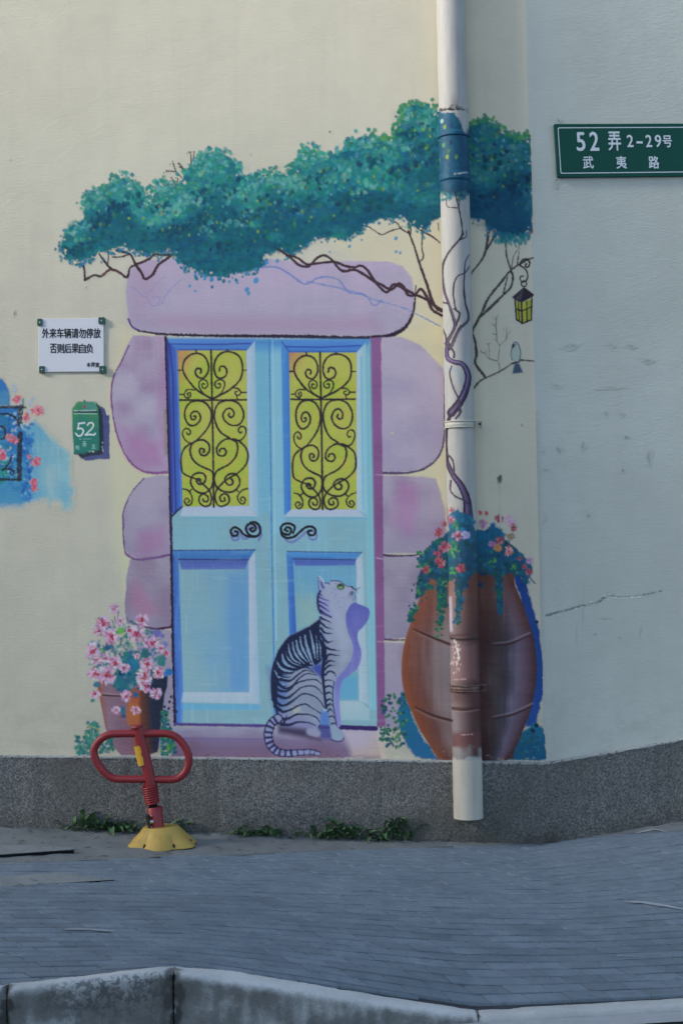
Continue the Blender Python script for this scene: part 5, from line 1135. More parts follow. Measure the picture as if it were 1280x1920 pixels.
def foot(x):
    return interp_line(PF, x) if x < SP0[0] - .02 else interp_line(SF, x, 2.2)
ZT = 5.2
# front wall (bare plaster) : from the plinth top upwards
xs = np.concatenate([np.linspace(-5, -1.4, 6), np.linspace(-1.3, 1, 24)])
zz = [None] + list(np.linspace(.6, ZT, 12))
V, Q = [], []
for i, s in enumerate(np.linspace(0, 1, 34)):
    for j, z in enumerate(zz):
        xx = -5 + (corner_x(z if z else .3) - .012 + 5) * (s if s < 1 else 1)
        V.append((xx, 0, z if z is not None else ptop(xx) - .01))
nz = len(zz)
for i in range(33):
    for j in range(nz - 1): Q.append((i * nz + j, (i + 1) * nz + j, (i + 1) * nz + j + 1, i * nz + j + 1))
link('wall', grid_mesh('wall', V, Q, smooth=False), M_WALL, bld)
# side wall with a soft rounded arris
def side_profile(z, off):
    cx = corner_x(z); r = .016
    P = []
    for k in range(7):
        a = YAW * k / 6
        P.append(np.array((cx - .012, 0, z)) + np.array((math.sin(a), 1 - math.cos(a), 0)) * .05 * 0 + np.array((.024 * k / 6 * math.cos(a * .5), .024 * k / 6 * math.sin(a * .5), 0)))
    for L in (.2, .5, .8, 1.2, 2., 4., 7.): P.append(P[6] + SDIR * L)
    return [p + (SNRM * off if i > 5 else np.array((SNRM[0] * off * i / 6, -off, 0))) for i, p in enumerate(P)]
V, Q = [], []
zz2 = [0] + list(np.linspace(.7, ZT, 12)); npf = len(side_profile(1, 0))
for z in zz2:
    for p in side_profile(max(z, .3), 0):
        V.append((p[0], p[1], z if z else (ptop(p[0]) if p[0] < SP0[0] + .02 else stop_(p[0])) - .01))
for j in range(len(zz2) - 1):
    for i in range(npf - 1): Q.append((j * npf + i, j * npf + i + 1, (j + 1) * npf + i + 1, (j + 1) * npf + i))
link('side_wall', grid_mesh('side_wall', V, Q), M_SIDE, bld)
# roof slab so that the building is a body
mb = MB(); mb.add([(-5, 0, ZT), (corner_x(ZT), 0, ZT), (corner_x(ZT) + SDIR[0] * 7, SDIR[1] * 7, ZT), (corner_x(ZT) + SDIR[0] * 7, 8, ZT), (-5, 8, ZT)], [[0, 1, 2, 3, 4]]); mb.build('roof', M_CONC, bld)

def plinth_mesh(pts):
    """pts: list of (x, y, ztop, nx, ny) at the wall plane; the plinth stands PL proud with a chamfered lip"""
    V, Q = [], []
    rs = random.Random(4)
    for (x, y, zt, nx, ny) in pts:
        j = rs.uniform(-.002, .002); o = PL + rs.uniform(-.002, .0015)
        for off, dz in ((-.004, 0.001), (o - .005, j), (o, j - .006), (o, j - .08), (o, j - .2), (o, -1.)):
            z = zt + dz if dz > -1 else -.35
            V.append((x + nx * off, y + ny * off, z))
    n = 6
    for i in range(len(pts) - 1):
        for k in range(n - 1): Q.append((i * n + k, i * n + k + 1, (i + 1) * n + k + 1, (i + 1) * n + k))
    return grid_mesh('plinth', V, Q, smooth=False)
fx = np.linspace(-5, corner_x(.3) - .012, 220)
pts = [(x, 0, ptop(x), 0, -1) for x in fx]
link('plinth', plinth_mesh(pts), M_PLINTH, bld)
sp = side_profile(.3, 0); pts = []
for i in range(6): pts.append((sp[i][0], sp[i][1], ptop(sp[i][0]) * (1 - i / 6) + stop_(sp[6][0]) * (i / 6), SNRM[0] * i / 6, -1 + (1 + SNRM[1]) * i / 6))
for L in np.concatenate([np.linspace(0, 1, 60), np.linspace(1.2, 7, 20)]):
    p = sp[6] + SDIR * L; pts.append((p[0], p[1], stop_(p[0]), SNRM[0], SNRM[1]))
link('plinth', plinth_mesh(pts), M_PLINTH, bld)

M_CAP = stone_like('plinth_lip_pale', (.28, .30, .30), (.50, .51, .50), 12, .85, (55, .56, (.12, .125, .12), .8))  # pale speckled strip along the top lip of the plinth
def cap(pts):
    V, Q = [], []; rc = random.Random(9)
    for (x, y, zt, nx, ny) in pts:
        h = .004 + rc.uniform(-.002, .003); o = PL + .0022 + rc.uniform(-.0012, .0008)
        for off, dz in ((-.002, .0035), (o - .003, .0028), (o, .001), (o, -h), (PL - .003, -h - .001)): V.append((x + nx * off, y + ny * off, zt + dz))
    for i in range(len(pts) - 1):
        for k in range(4): Q.append((i * 5 + k, i * 5 + k + 1, (i + 1) * 5 + k + 1, (i + 1) * 5 + k))
    return grid_mesh('plinth_cap', V, Q, smooth=False)
fx2 = np.concatenate([np.linspace(-5, -1.4, 40), np.linspace(-1.39, corner_x(.3) - .012, 420)])
link('plinth_cap', cap([(x, 0, ptop(x), 0, -1) for x in fx2]), M_CAP, bld)
link('plinth_cap', cap(pts), M_CAP, bld)
# unseen block added as a sun blocker: its roof edge shades the wall foot
nb = empty('sun_blocker', (-24, -12, -.24), 'plain grey unseen block added on the left to keep the sun off the wall foot', 'building')
NX0, NX1, NY0, NY1, NH = -38., -9.5, -18., -6.5, 9.9
mb = MB(); mb.add([(NX0, NY0, -.3), (NX1, NY0, -.3), (NX1, NY1, -.3), (NX0, NY1, -.3), (NX0, NY0, NH), (NX1, NY0, NH), (NX1, NY1, NH), (NX0, NY1, NH)], [[0, 1, 5, 4], [1, 2, 6, 5], [2, 3, 7, 6], [3, 0, 4, 7]]); mb.build('wall', M_SLAB, nb)
mb = MB(); mb.box(((NX0 + NX1) / 2, (NY0 + NY1) / 2, NH + .1), (NX1 - NX0 + .4, NY1 - NY0 + .4, .2)); mb.build('roof', M_CONC, nb)  # roof of the added sun blocker
for wx in range(6):
    for wz in (1.2, 5.0):
        mb = MB(); mb.box((NX1 - 3 - wx * 4, NY1 + .02, wz + .8), (1.5, .1, 1.6)); mb.build('mock_window', M_DARK, nb)  # mock windows on the added block
# ================================================================ paint films
PS = .8
Wc, Pc = paint_all()
def film_parts(c, to3d, keep=None, clip=None):
    """canvas -> {part id: mesh}"""
    A = c.A.copy()
    X, Y = np.meshgrid(c.X, c.Y)
    if clip is not None: A *= clip(X, Y)
    P = to3d(X, Y)
    rgb = albedo(c.C, Y)
    RGBA = np.concatenate([rgb, np.clip(A, 0, 1)[..., None]], -1).reshape(-1, 4)
    P = P.reshape(-1, 3)
    Am = np.maximum(np.maximum(A[:-1, :-1], A[1:, :-1]), np.maximum(A[:-1, 1:], A[1:, 1:]))
    I = np.maximum(c.I[:-1, :-1], 0); I2 = np.maximum(np.maximum(c.I[1:, :-1], c.I[:-1, 1:]), c.I[1:, 1:])
    I = np.where(I == 0, I2, I)
    idx = np.arange(c.h * c.w).reshape(c.h, c.w)
    out = {}
    for pid in np.unique(I):
        if pid == 0: continue
        m = (I == pid) & (Am > .02)
        if m.sum() < 12: continue
        # separate patches of paint become separate parts; crumbs stay with the largest patch
        jj, ii = np.nonzero(m); j0_, i0_ = jj.min(), ii.min(); mm = m[j0_:jj.max() + 1, i0_:ii.max() + 1]
        # runs per row, joined by union-find
        par = []; runs = []; prev = []
        def find(a):
            while par[a] != a: par[a] = par[par[a]]; a = par[a]
            return a
        for j in range(mm.shape[0]):
            d_ = np.flatnonzero(np.diff(np.concatenate(([0], mm[j].astype(np.int8), [0])))); cur_ = []; p_ = 0
            for s0, s1 in zip(d_[::2], d_[1::2]):
                n_ = len(par); par.append(n_); cur_.append((s0, s1, n_)); runs.append((j, s0, s1, n_))
                for a0, a1, k_ in prev:
                    if a0 <= s1 and a1 >= s0: par[find(k_)] = find(n_)
            prev = cur_
        Lb = np.full(mm.shape, -1, np.int64)
        for j, s0, s1, n_ in runs: Lb[j, s0:s1] = find(n_)
        u_, inv_, cnt = np.unique(Lb[jj - j0_, ii - i0_], return_inverse=True, return_counts=True)
        grp = np.where(cnt >= 22, np.arange(len(cnt)), -1)[inv_]
        lst = []
        for g_ in np.unique(grp):
            sel = grp == g_; a_, b_ = jj[sel], ii[sel]
            q = np.stack([idx[a_, b_], idx[a_ + 1, b_], idx[a_ + 1, b_ + 1], idx[a_, b_ + 1]], -1)
            u, inv = np.unique(q, return_inverse=True)
            lst.append((P[u], inv.reshape(-1, 4), RGBA[u], g_ < 0))
        out[int(pid)] = lst
    return out
def wall3d(X, Y, off=.0005):
    d = np.stack([(X - 640) / F, -(Y - 960) / F, -np.ones_like(X)], -1) @ CAM_R.T
    t = (-off - CAM_P[1]) / d[..., 1]
    return CAM_P + d * t[..., None]
films = film_parts(Wc, wall3d, clip=lambda X, Y: np.clip((989.5 + (Y * 35.3 / 1429) - X) / 2., 0, 1))
mur = empty('mural', (0, -.001, .3), 'trompe l oeil wall mural of blue double doors, tabby cat, tree and huge clay jar', 'mural')
bal = empty('mural', tuple(on_wall(60, 900)), 'cut off mural of a flowered black balcony railing over blue washes at left edge', 'mural')
box = empty('mural', tuple(on_wall(165, 850)), 'small green letterbox numbered 52 painted on wall below the white notice', 'mural')
def film_objects(lst, name, parent, mat=None):
    first = None
    for V, Q, C, crumbs in sorted(lst, key=lambda q: (q[3], -len(q[1]))):
        n = 'paint_specks' if crumbs else name
        o = link(n, grid_mesh(n, V, Q, C), mat or M_MURAL, parent)
        if crumbs: o['kind'] = 'stuff'
        first = first or o
    return first
def add_film(pid, parent, name=None):
    if pid not in films: return None
    return film_objects(films[pid], PARTS[pid], parent)
door_o = add_film(4, mur)
for pid in sorted(films):
    nm = PARTS[pid]
    if pid == 4: continue
    if 30 <= pid < 40: add_film(pid, bal)
    elif 40 <= pid < 50: add_film(pid, box)
    elif nm in ('window_pane', 'scrollwork', 'door_panel', 'window_frame', 'handle'):
        o = add_film(pid, door_o)
    else: add_film(pid, mur)

# side wall: crack, scuffs
Sc = Canvas(990, 40, 1300, 1440, .9, 8); CUR = [Sc]
rs = np.random.RandomState(2)
Sc.part = 60; PARTS[60] = 'crack'
for k in range(3):
    stroke([(1024, 1154), (1050, 1147), (1078, 1139), (1100, 1134), (1122, 1128), (1135, 1118), (1160, 1119), (1190, 1118), (1215, 1113), (1238, 1108)], (4.2, 2.6, 1.8)[k], (78, 88, 90), (.5, .7, .95)[k], w2=1.4, rough=1.2, dry=.5)
for k in range(60):
    u = rs.rand(); x = 1045 + u * 160; y = np.interp(x, [1024, 1078, 1122, 1135, 1190, 1238], [1154, 1139, 1128, 1118, 1118, 1108]) + rs.randn() * 2
    dab(x, y, rs.uniform(.8, 2), rs.uniform(.6, 1.3), -.2, ((92, 100, 100), (196, 204, 204), (150, 158, 158))[k % 3], .7)
stroke([(1130, 1117), (1160, 1121), (1200, 1119)], 2, (196, 204, 204), .5, rough=1)
Sc.part = 61; PARTS[61] = 'scuff_mark'
for x, y, rx, ry, a, al in ((1065, 650, 16, 3, -.5, .28), (1075, 648, 6, 3, .5, .3), (1145, 648, 9, 5, 0, .12), (1180, 650, 6, 2, .4, .5), (1214, 677, 9, 2.4, 0, .6), (1040, 722, 9, 3, .4, .22), (1140, 727, 22, 1.6, 0, .22), (1135, 775, 1.8, 6, 0, .3), (1165, 778, 2, 4, 0, .3), (1173, 820, 3.4, 2.6, 0, .6), (1047, 845, 7, 8, 0, .35), (1018, 845, 4, 6, 0, .2), (1094, 838, 5, 6, 0, .45), (1216, 860, 4.4, 11, 0, .55), (1167, 883, 2, 3, 0, .6), (1022, 882, 5, 3, 0, .3), (1101, 967, 7, 6, 0, .25), (1020, 975, 6, 9, 0, .25), (1135, 1160, 14, 2, .1, .22), (1200, 1183, 2.4, 12, .3, .3), (1224, 1246, 1.6, 9, .4, .5), (1115, 1190, 4, 1.5, .4, .35), (1160, 1196, 4, 1.2, 0, .4), (1130, 1345, 2.2, 14, -.2, .5), (1045, 1335, 10, 4, -.7, .3), (1172, 1358, 4, 1.4, .4, .5), (1166, 1380, 2, 14, .1, .3), (1262, 1368, 1.6, 20, .1, .25), (1222, 1389, 7, 3, 0, .5), (1250, 1384, 4, 3, 0, .5), (1092, 1150, 1.2, 40, .02, .18), (1080, 1190, 1.2, 30, 0, .15), (1050, 1420, 4, 3, 0, .3), (1093, 1398, 5, 3, 0, .3), (1045, 337, 5, 4, .3, .45), (1041, 345, 3, 5, 0, .35), (1046, 227, 2.4, 5, .2, .4)):
    for k in range(7): dab(x + rs.randn() * rx * .5, y + rs.randn() * ry * .5, rx * rs.uniform(.2, .5) + .5, ry * rs.uniform(.2, .5) + .5, a, (92, 100, 102), al * .55, 1.1)
for L in ([(1030, 1288), (1070, 1287)], [(1170, 1312), (1282, 1300)], [(1160, 1385), (1190, 1378), (1180, 1400)], [(1060, 1365), (1075, 1350)]): stroke(L, 1.2, (110, 116, 116), .35, rough=.8, sm=0)
stroke([(1008, 770), (1014, 1000), (1020, 1300)], 2, (120, 128, 116), .3, rough=1.2)
def side3d(X, Y):
    d = np.stack([(X - 640) / F, -(Y - 960) / F, -np.ones_like(X)], -1) @ CAM_R.T
    p0 = np.array((corner_x(1.2) - .012, 0, 1.2)) + np.array((.024, 0, 0)); p0 = side_profile(1.2, 0)[6] + SNRM * .0006
    t = ((p0 - CAM_P) @ SNRM) / (d @ SNRM)
    return CAM_P + d * t[..., None]
fs = film_parts(Sc, side3d)
for pid, lst in fs.items(): film_objects(lst, PARTS[pid], bld, M_SIDEMARK)
# small blemishes on the front wall
Fc_ = Canvas(0, 200, 1010, 1010, .9, 9); CUR = [Fc_]; Fc_.part = 62; PARTS[62] = 'stain'
for k in range(14): dab(936 + rs.randn() * 2.4, 898 + rs.randn() * 3, 2.6, 3, 0, (60, 66, 62), .5, 1.4)
stroke([(936, 903), (937, 940), (938, 985)], 2.2, (120, 126, 114), .35, w2=1, rough=.8); dab(618, 247, 1.6, 2, 0, (60, 60, 54), .8); dab(28, 588, 1.6, 5, .2, (96, 98, 90), .7); dab(978, 797, 1.4, 2.4, -.4, (90, 96, 92), .7)
for (x, y) in ((162, 539), (20, 300), (470, 90 + 200), (735, 812)): dab(x, y, 1.2, 1.2, 0, (120, 120, 110), .6)
fs = film_parts(Fc_, lambda X, Y: wall3d(X, Y, .0008))
for pid, lst in fs.items(): film_objects(lst, PARTS[pid], bld)

# ================================================================ drainpipe
PR = .0565; POFF = PR + .014
pa = on_wall(844.5, 0, POFF); pb = on_wall(877.6, 1533, POFF)
pdir = (pb - pa) / np.linalg.norm(pb - pa)
def axis_at(v):
    d = ray(844.5 + v * .0216, v); # point of the pipe axis seen at height v
    n = np.array((0, 1, 0)); P = on_wall(844.5 + v * .0216, v, POFF); k = np.dot(P - pa, pdir); return pa + pdir * k
def pipe_mat(name, c):
    m, t, b = new_mat(name, .6, .3)
    n1 = noise(t, coords(t, (1, 1, .4)), 14, 5, .65)
    col = mixc(t, math_(t, 'MULTIPLY', ramp(t, n1, [(.45, (0, 0, 0)), (.75, (1, 1, 1))]), .3), c, tuple(x * .62 for x in c))
    st = noise(t, coords(t, (1, 1, .12)), 70, 4, .7); col = mixc(t, math_(t, 'MULTIPLY', ramp(t, st, [(.48, (0, 0, 0)), (.7, (1, 1, 1))]), .3), col, tuple(x * .55 for x in c))
    a = N(t, 'ShaderNodeVertexColor', layer_name='paint')
    col = mixc(t, a.outputs['Alpha'], col, a.outputs['Color']); t.links.new(col, b.inputs['Base Color'])
    bump(t, b, noise(t, coords(t, (1, 1, .6)), 60, 4, .6), .15, .003)
    return m
M_PIPE = pipe_mat('pipe_white', (.43, .43, .41)); M_PIPE2 = pipe_mat('pipe_bare_cream', (.50, .49, .43))
# moss and soot caught on the coupling's rim
CUR = [Pc]; Pc.part = 63; rs = np.random.RandomState(6)
for k in range(70):
    x = 845 + rs.randn() * 14; x = min(max(x, 824), 876); dab(x, 206 - abs(rs.randn()) * 6 * math.exp(-((x - 852) / 16) ** 2), rs.uniform(.8, 2.2), rs.uniform(.8, 2.8), rs.uniform(-.5, .5), (48, 48, 48), .55)
for k in range(8): dab(850 + rs.randn() * 9, 192 - abs(rs.randn()) * 4, 5, 8, 0, (120, 124, 124), .12, 5)
stroke([(858, 326), (876, 324)], 2, (170, 180, 184), .7, rough=1, sm=0)
pipe_t = empty('drainpipe', tuple(pb), 'white round drainpipe painted over with leaves, vine and clay jar, bare at its foot', 'drainpipe')
toc = (CAM_P - pa); toc = toc - pdir * np.dot(toc, pdir); toc /= np.linalg.norm(toc); side_v = np.cross(pdir, toc)
if side_v[0] < 0: side_v = -side_v
def pipe_part(name, v0, v1, prof, mat, rows, parent=pipe_t, cols=96, bare=False):
    """prof: list of (v fraction, radius)"""
    a0, a1 = axis_at(v0), axis_at(v1)
    tt = np.unique(np.concatenate([np.linspace(0, 1, rows), [p[0] for p in prof]]))
    th = np.concatenate([np.linspace(-1.75, 1.75, cols), np.linspace(1.75, 2 * math.pi - 1.75, 12)[1:]])
    r = np.interp(tt, [p[0] for p in prof], [p[1] for p in prof])
    C_ = a0[None] + (a1 - a0)[None] * tt[:, None]
    P = C_[:, None] + r[:, None, None] * (np.cos(th)[None, :, None] * toc + np.sin(th)[None, :, None] * side_v)
    u, v = project(P)
    ii = np.clip((u - Pc.x0) * Pc.S, 0, Pc.w - 1).round().astype(int); jj = np.clip((v - Pc.y0) * Pc.S, 0, Pc.h - 1).round().astype(int)
    A = Pc.A[jj, ii] * (np.abs(th) < 1.62)[None]
    if bare: A = A * 0
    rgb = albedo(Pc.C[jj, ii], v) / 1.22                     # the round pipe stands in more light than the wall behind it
    RGBA = np.concatenate([rgb, A[..., None]], -1).reshape(-1, 4)
    n = len(th); idx = np.arange(P.shape[0] * n).reshape(-1, n)
    q = np.stack([idx[:-1, :-1], idx[:-1, 1:], idx[1:, 1:], idx[1:, :-1]], -1).reshape(-1, 4)
    return link(name, grid_mesh(name, P.reshape(-1, 3), q, RGBA), mat, parent)
pipe_part('pipe', -420, 207, [(0, PR - .001), (1, PR - .001)], M_PIPE, 120)
K = 1 / (344 - 205.)
pipe_part('coupling', 205, 344, [(0, PR - .002), (.001, PR + .0045), (8 * K, PR + .0045), (9 * K, PR + .0025), (46 * K, PR + .0025), (48 * K, PR + .0065), (54 * K, PR + .0065), (56 * K, PR + .001), (122 * K, PR + .001), (124 * K, PR + .005), (135 * K, PR + .005), (137 * K, PR + .002), (1, PR - .001)], M_PIPE, 190)
pipe_part('pipe', 343, 1424, [(0, PR), (1, PR)], M_PIPE, 1150)
bare = pipe_part('pipe', 1422, 1533, [(0, PR + .0003), (1, PR + .0003)], M_PIPE2, 120)
bare['label'] = 'bare cream foot of the pipe over the plinth'
# foot: wall thickness and dark inside
mb = MB(); e1 = axis_at(1533)
ring = lambda r, o: [Vector(e1 + pdir * o + r * (math.cos(2 * math.pi * k / 40) * toc + math.sin(2 * math.pi * k / 40) * side_v)) for k in range(40)]
A_, B_, D_ = ring(PR + .0003, 0), ring(PR - .004, 0), ring(PR - .004, -.2)
mb.add(A_ + B_ + D_, [[k, (k + 1) % 40, 40 + (k + 1) % 40, 40 + k] for k in range(40)] + [[40 + k, 40 + (k + 1) % 40, 80 + (k + 1) % 40, 80 + k] for k in range(40)], True)
mb.build('pipe_mouth', M_STRAP, pipe_t)
def strap(v, h, mat, ear, name='pipe_clamp'):
    c = axis_at(v); mb = MB(); hz = h / 480
    def band(r0, r1, z0, z1, a0, a1, n=40):
        V = []; 
        for k in range(n + 1):
            a = a0 + (a1 - a0) * k / n
            for r in (r0, r1):
                for z in (z0, z1): V.append(c + r * (math.cos(a) * toc + math.sin(a) * side_v) - pdir * z)
        Fc = []
        for k in range(n):
            b = k * 4; d = b + 4
            Fc += [[b + 2, b + 3, d + 3, d + 2], [b, d, d + 1, b + 1], [b, b + 2, d + 2, d], [b + 1, d + 1, d + 3, b + 3]]
        mb.add(V, Fc, True)
    band(PR + .0004, PR + .0028, -hz / 2, hz / 2, -1.9, 1.9); band(PR + .0006, PR + .0062, hz / 2 - .004, hz / 2, -1.9, 1.75); band(PR + .0006, PR + .0062, -hz / 2, -hz / 2 + .004, -1.9, 1.75)
    # ear that runs to the wall on the right, with its bolt
    p = c + side_v * (PR + .006) + toc * .012
    for dz in (-hz / 2 + .002, hz / 2 - .002): mb.box(p + side_v * ear / 2 - pdir * dz, (ear + .012, .016, .004))
    mb.box(p + side_v * (ear * .35), (.003, .03, hz)); mb.box(p + side_v * (ear * .95) - toc * .02, (.004, .05, hz))
    o = mb.build(name, mat, pipe_t)
    b2 = MB(); q = p + side_v * ear * .65; b2.tube([q + toc * .014, q + toc * .02], .005, 6); b2.tube([q - toc * .03, q + toc * .016], .0028, 8); b2.build('bolt', M_BOLT, o)
    return o
strap(797, 13, M_STRAP, .020); strap(1289, 12, M_STRAP2, .012)
# a stub clamp end on the left of each strap
# ================================================================ lettering
def text_mesh(body, bold=.0, res=3):
    c = bpy.data.curves.new('lettering', 'FONT'); c.body = body; c.resolution_u = res; c.offset = bold; c.fill_mode = 'FRONT'
    o = bpy.data.objects.new('lettering', c); COL.objects.link(o); bpy.context.view_layer.update()
    me = bpy.data.meshes.new_from_object(o); V = np.array([v.co[:] for v in me.vertices]); Fc = [list(p.vertices) for p in me.polygons]
    bpy.data.objects.remove(o); bpy.data.meshes.remove(me); bpy.data.curves.remove(c)
    V[:, 0] -= V[:, 0].min(); V[:, 1] -= V[:, 1].min(); return V[:, :2] / V[:, :2].max(0), Fc
class Plate:
    """flat plate in space: origin, right and up axes (metres); pixel boxes are converted once to plate coordinates"""
    def __init__(s, P, f):                      # P: TL, TR, BL pixels
        tl, tr, bl = f(*P[0]), f(*P[1]), f(*P[2])
        s.o = tl; s.w = np.linalg.norm(tr - tl); s.r = (tr - tl) / s.w; d = bl - tl
        s.n = np.cross(s.r, d); s.n /= np.linalg.norm(s.n); s.d = np.cross(s.n, s.r)
        if s.d[2] > 0: s.d = -s.d
        s.h = abs(np.dot(d, s.d)); s.nrm = s.n if s.n[1] < 0 else -s.n
        s.f = f
    def uv(s, u, v): q = s.f(u, v) - s.o; return np.dot(q, s.r), np.dot(q, s.d)
    def pt(s, x, y, k=0.): return s.o + s.r * x + s.d * y + s.nrm * k
    def text(s, body, x0, y0, x1, y1, bold, lift, mb):
        a = s.uv(x0, y0); b = s.uv(x1, y1); V, Fc = text_mesh(body)
        px = (x1 - x0) / 480 * bold * 1.0; k_ = 0
        for dx, dy in ((0, 0), (1, 0), (-1, 0), (0, .8), (0, -.8)) if bold else ((0, 0),):
            mb.add([s.pt(a[0] + v[0] * (b[0] - a[0]) + dx * px, b[1] + v[1] * (a[1] - b[1]) + dy * px, lift + k_ * .00012) for v in V], Fc); k_ += 1
    def slab(s, x0, y0, x1, y1, k0, k1, mb, rad=.004, n=4):
        pts = []
        for cx, cy, a0 in ((x1 - rad, y0 + rad, -90), (x1 - rad, y1 - rad, 0), (x0 + rad, y1 - rad, 90), (x0 + rad, y0 + rad, 180)):
            for i in range(n + 1):
                a = R(a0 + 90 * i / n); pts.append((cx + rad * math.cos(a), cy + rad * math.sin(a)))
        m = len(pts); b = min(.0008, (k1 - k0) * .4)
        V = [s.pt(x, y, k0) for x, y in pts] + [s.pt(x, y, k1 - b) for x, y in pts]
        cx, cy = (x0 + x1) / 2, (y0 + y1) / 2
        V += [s.pt(x - math.copysign(b, x - cx), y - math.copysign(b, y - cy), k1) for x, y in pts]
        Fc = [[j * m + i, j * m + (i + 1) % m, (j + 1) * m + (i + 1) % m, (j + 1) * m + i] for j in (0, 1) for i in range(m)] + [[2 * m + i for i in range(m)]]
        mb.add(V, Fc)
        return pts
zn = lambda x, y: (60 + x / 6.4, 580 + y / 6.4)
pl = Plate([zn(80, 112), zn(862, 106), zn(94, 752)], lambda u, v: on_wall(u, v, .007))
ns = empty('notice_sign', tuple(pl.pt(pl.w / 2, pl.h, -.006)), 'white no parking notice in black Chinese lettering held by four green corner clips', 'sign')
mb = MB(); pl.slab(0, 0, pl.w, pl.h, -.003, 0, mb, .003); mb.build('board', M_WHITE, ns)
for body, bx, bo in (('外来车辆请勿停放', (122, 229, 828, 345), .012), ('否则后果自负', (216, 414, 738, 525), .012), ('本弄宣', (656, 638, 812, 692), .016)):
    cw = (bx[2] - bx[0]) / len(body)
    for k, ch in enumerate(body):
        mb = MB(); pl.text(ch, *zn(bx[0] + cw * (k + .03), bx[1]), *zn(bx[0] + cw * (k + .97), bx[3]), .030, .0006, mb); mb.build('character', M_INK, ns)
for bx in ((68, 115, 132, 200), (800, 96, 878, 178), (90, 682, 158, 765), (812, 680, 893, 768)):
    a = pl.uv(*zn(bx[0], bx[1])); b = pl.uv(*zn(bx[2], bx[3])); mb = MB(); pl.slab(a[0], a[1], b[0], b[1], -.0065, .0045, mb, .004)
    o = mb.build('corner_clip', M_CLIP, ns)
    c_ = pl.pt((a[0] + b[0]) / 2, (a[1] + b[1]) / 2, .005); s_ = MB(); s_.tube([c_, c_ + pl.nrm * .0015], .0022, 10); s_.build('screw', M_CHROME, o)

z3 = lambda x, y: (1000 + x / 4.571, 200 + y / 4.571)
pl = Plate([z3(175, 148), z3(1340, 143.6), z3(176, 606)], lambda u, v: on_side(u, v, .012))
SW = pl.w
gs = empty('lane_sign', tuple(pl.pt(pl.w / 2, pl.h, -.01)), 'green lane number plate with white 52 and Chinese street name on side wall', 'sign')
mb = MB(); pl.slab(0, 0, SW, pl.h, -.010, 0, mb, .004); mb.build('board', M_GREEN, gs)
a = pl.uv(*z3(203, 178)); b = pl.uv(*z3(207, 575)); th_ = 7.5 / 4.571 / 480
def rr(x0, y0, x1, y1, rad, n=6):
    P = []
    for cx, cy, a0 in ((x1 - rad, y0 + rad, -90), (x1 - rad, y1 - rad, 0), (x0 + rad, y1 - rad, 90), (x0 + rad, y0 + rad, 180)):
        for i in range(n + 1): q = R(a0 + 90 * i / n); P.append((cx + rad * math.cos(q), cy + rad * math.sin(q)))
    return P
o_ = rr(a[0], a[1], SW - a[0], b[1], .007); i_ = rr(a[0] + th_, a[1] + th_, SW - a[0] - th_, b[1] - th_, .0055); m_ = len(o_)
mb = MB(); mb.add([pl.pt(x, y, .0006) for x, y in o_ + i_], [[i, (i + 1) % m_, m_ + (i + 1) % m_, m_ + i] for i in range(m_)]); mb.build('border_line', M_LET, gs)
mb = MB()
for body, bx, bo in (('5', (362, 222, 442, 378), .018), ('2', (475, 218, 558, 376), .018), ('弄', (632, 216, 748, 374), .022), ('2', (795, 244, 853, 345), .018), ('-', (878, 297, 932, 316), 0.0), ('2', (955, 244, 1012, 345), .018), ('9', (1034, 244, 1092, 346), .018), ('号', (1100, 248, 1183, 347), .014)):
    if body == '2' and bx[0] == 955: pass
    mb = MB(); pl.text(body, *z3(bx[0], bx[1]), *z3(bx[2], bx[3]), .05 if body.isdigit() else (.028 if bo else 0), .0008, mb); mb.build('character', M_LET, gs)
for body, x0 in (('武', 418), ('夷', 702), ('路', 980)):
    mb = MB(); pl.text(body, *z3(x0, 425), *z3(x0 + 94, 530), .026, .0008, mb); mb.build('character', M_LET, gs)

# ================================================================ ground
# kerb line (front top edge) measured on its own heights
ZL, ZR = -.005, -.20
KP = [on_level(-1500, 1990, ZL), on_level(0, 1859, ZL), on_level(318, 1823, ZL)]
kr = [on_level(884, 1908, ZR), on_level(1282, 1886, ZR)]
m1 = KP[2] + (kr[0] - KP[2]) * .5
KL = [KP[1] + (KP[1] - KP[2]) * 6, KP[1], KP[2], kr[0], kr[1], kr[1] + (kr[1] - kr[0]) * 4]
kx = [p[0] for p in KL]; ky = [p[1] for p in KL]
def ykerb(x): return float(np.interp(x, kx, ky))
def zkerb(x):
    t = np.clip((x - KL[2][0] + .03) / (KL[3][0] - KL[2][0] + .05), 0, 1); t = t * .8 + .2 * (t * t * (3 - 2 * t)); return ZL + (ZR - ZL) * t
def ywall(x): return -.0 if x < SP0[0] else (x - SP0[0]) * math.tan(YAW)
def zpave(x):
    t = np.clip((x + 1.3) / 2.6, 0, 1); return ZL + (ZR - ZL) * (t * t * (3 - 2 * t))
def gz(x, y):
    yw, yk = ywall(x), ykerb(x)
    t = min(max((yw - y) / (yw - yk), 0), 1.2)
    return foot(x) * (1 - t) + zpave(x) * t ** 1.25 + (zkerb(x) - zpave(x)) * t ** 5
KW_ = lambda x: float(np.interp(x, [KL[2][0] - .05, KL[2][0] + .15, KL[3][0] - .3, KL[3][0]], [.045, .085, .07, .055]))      # visible width of the kerb top
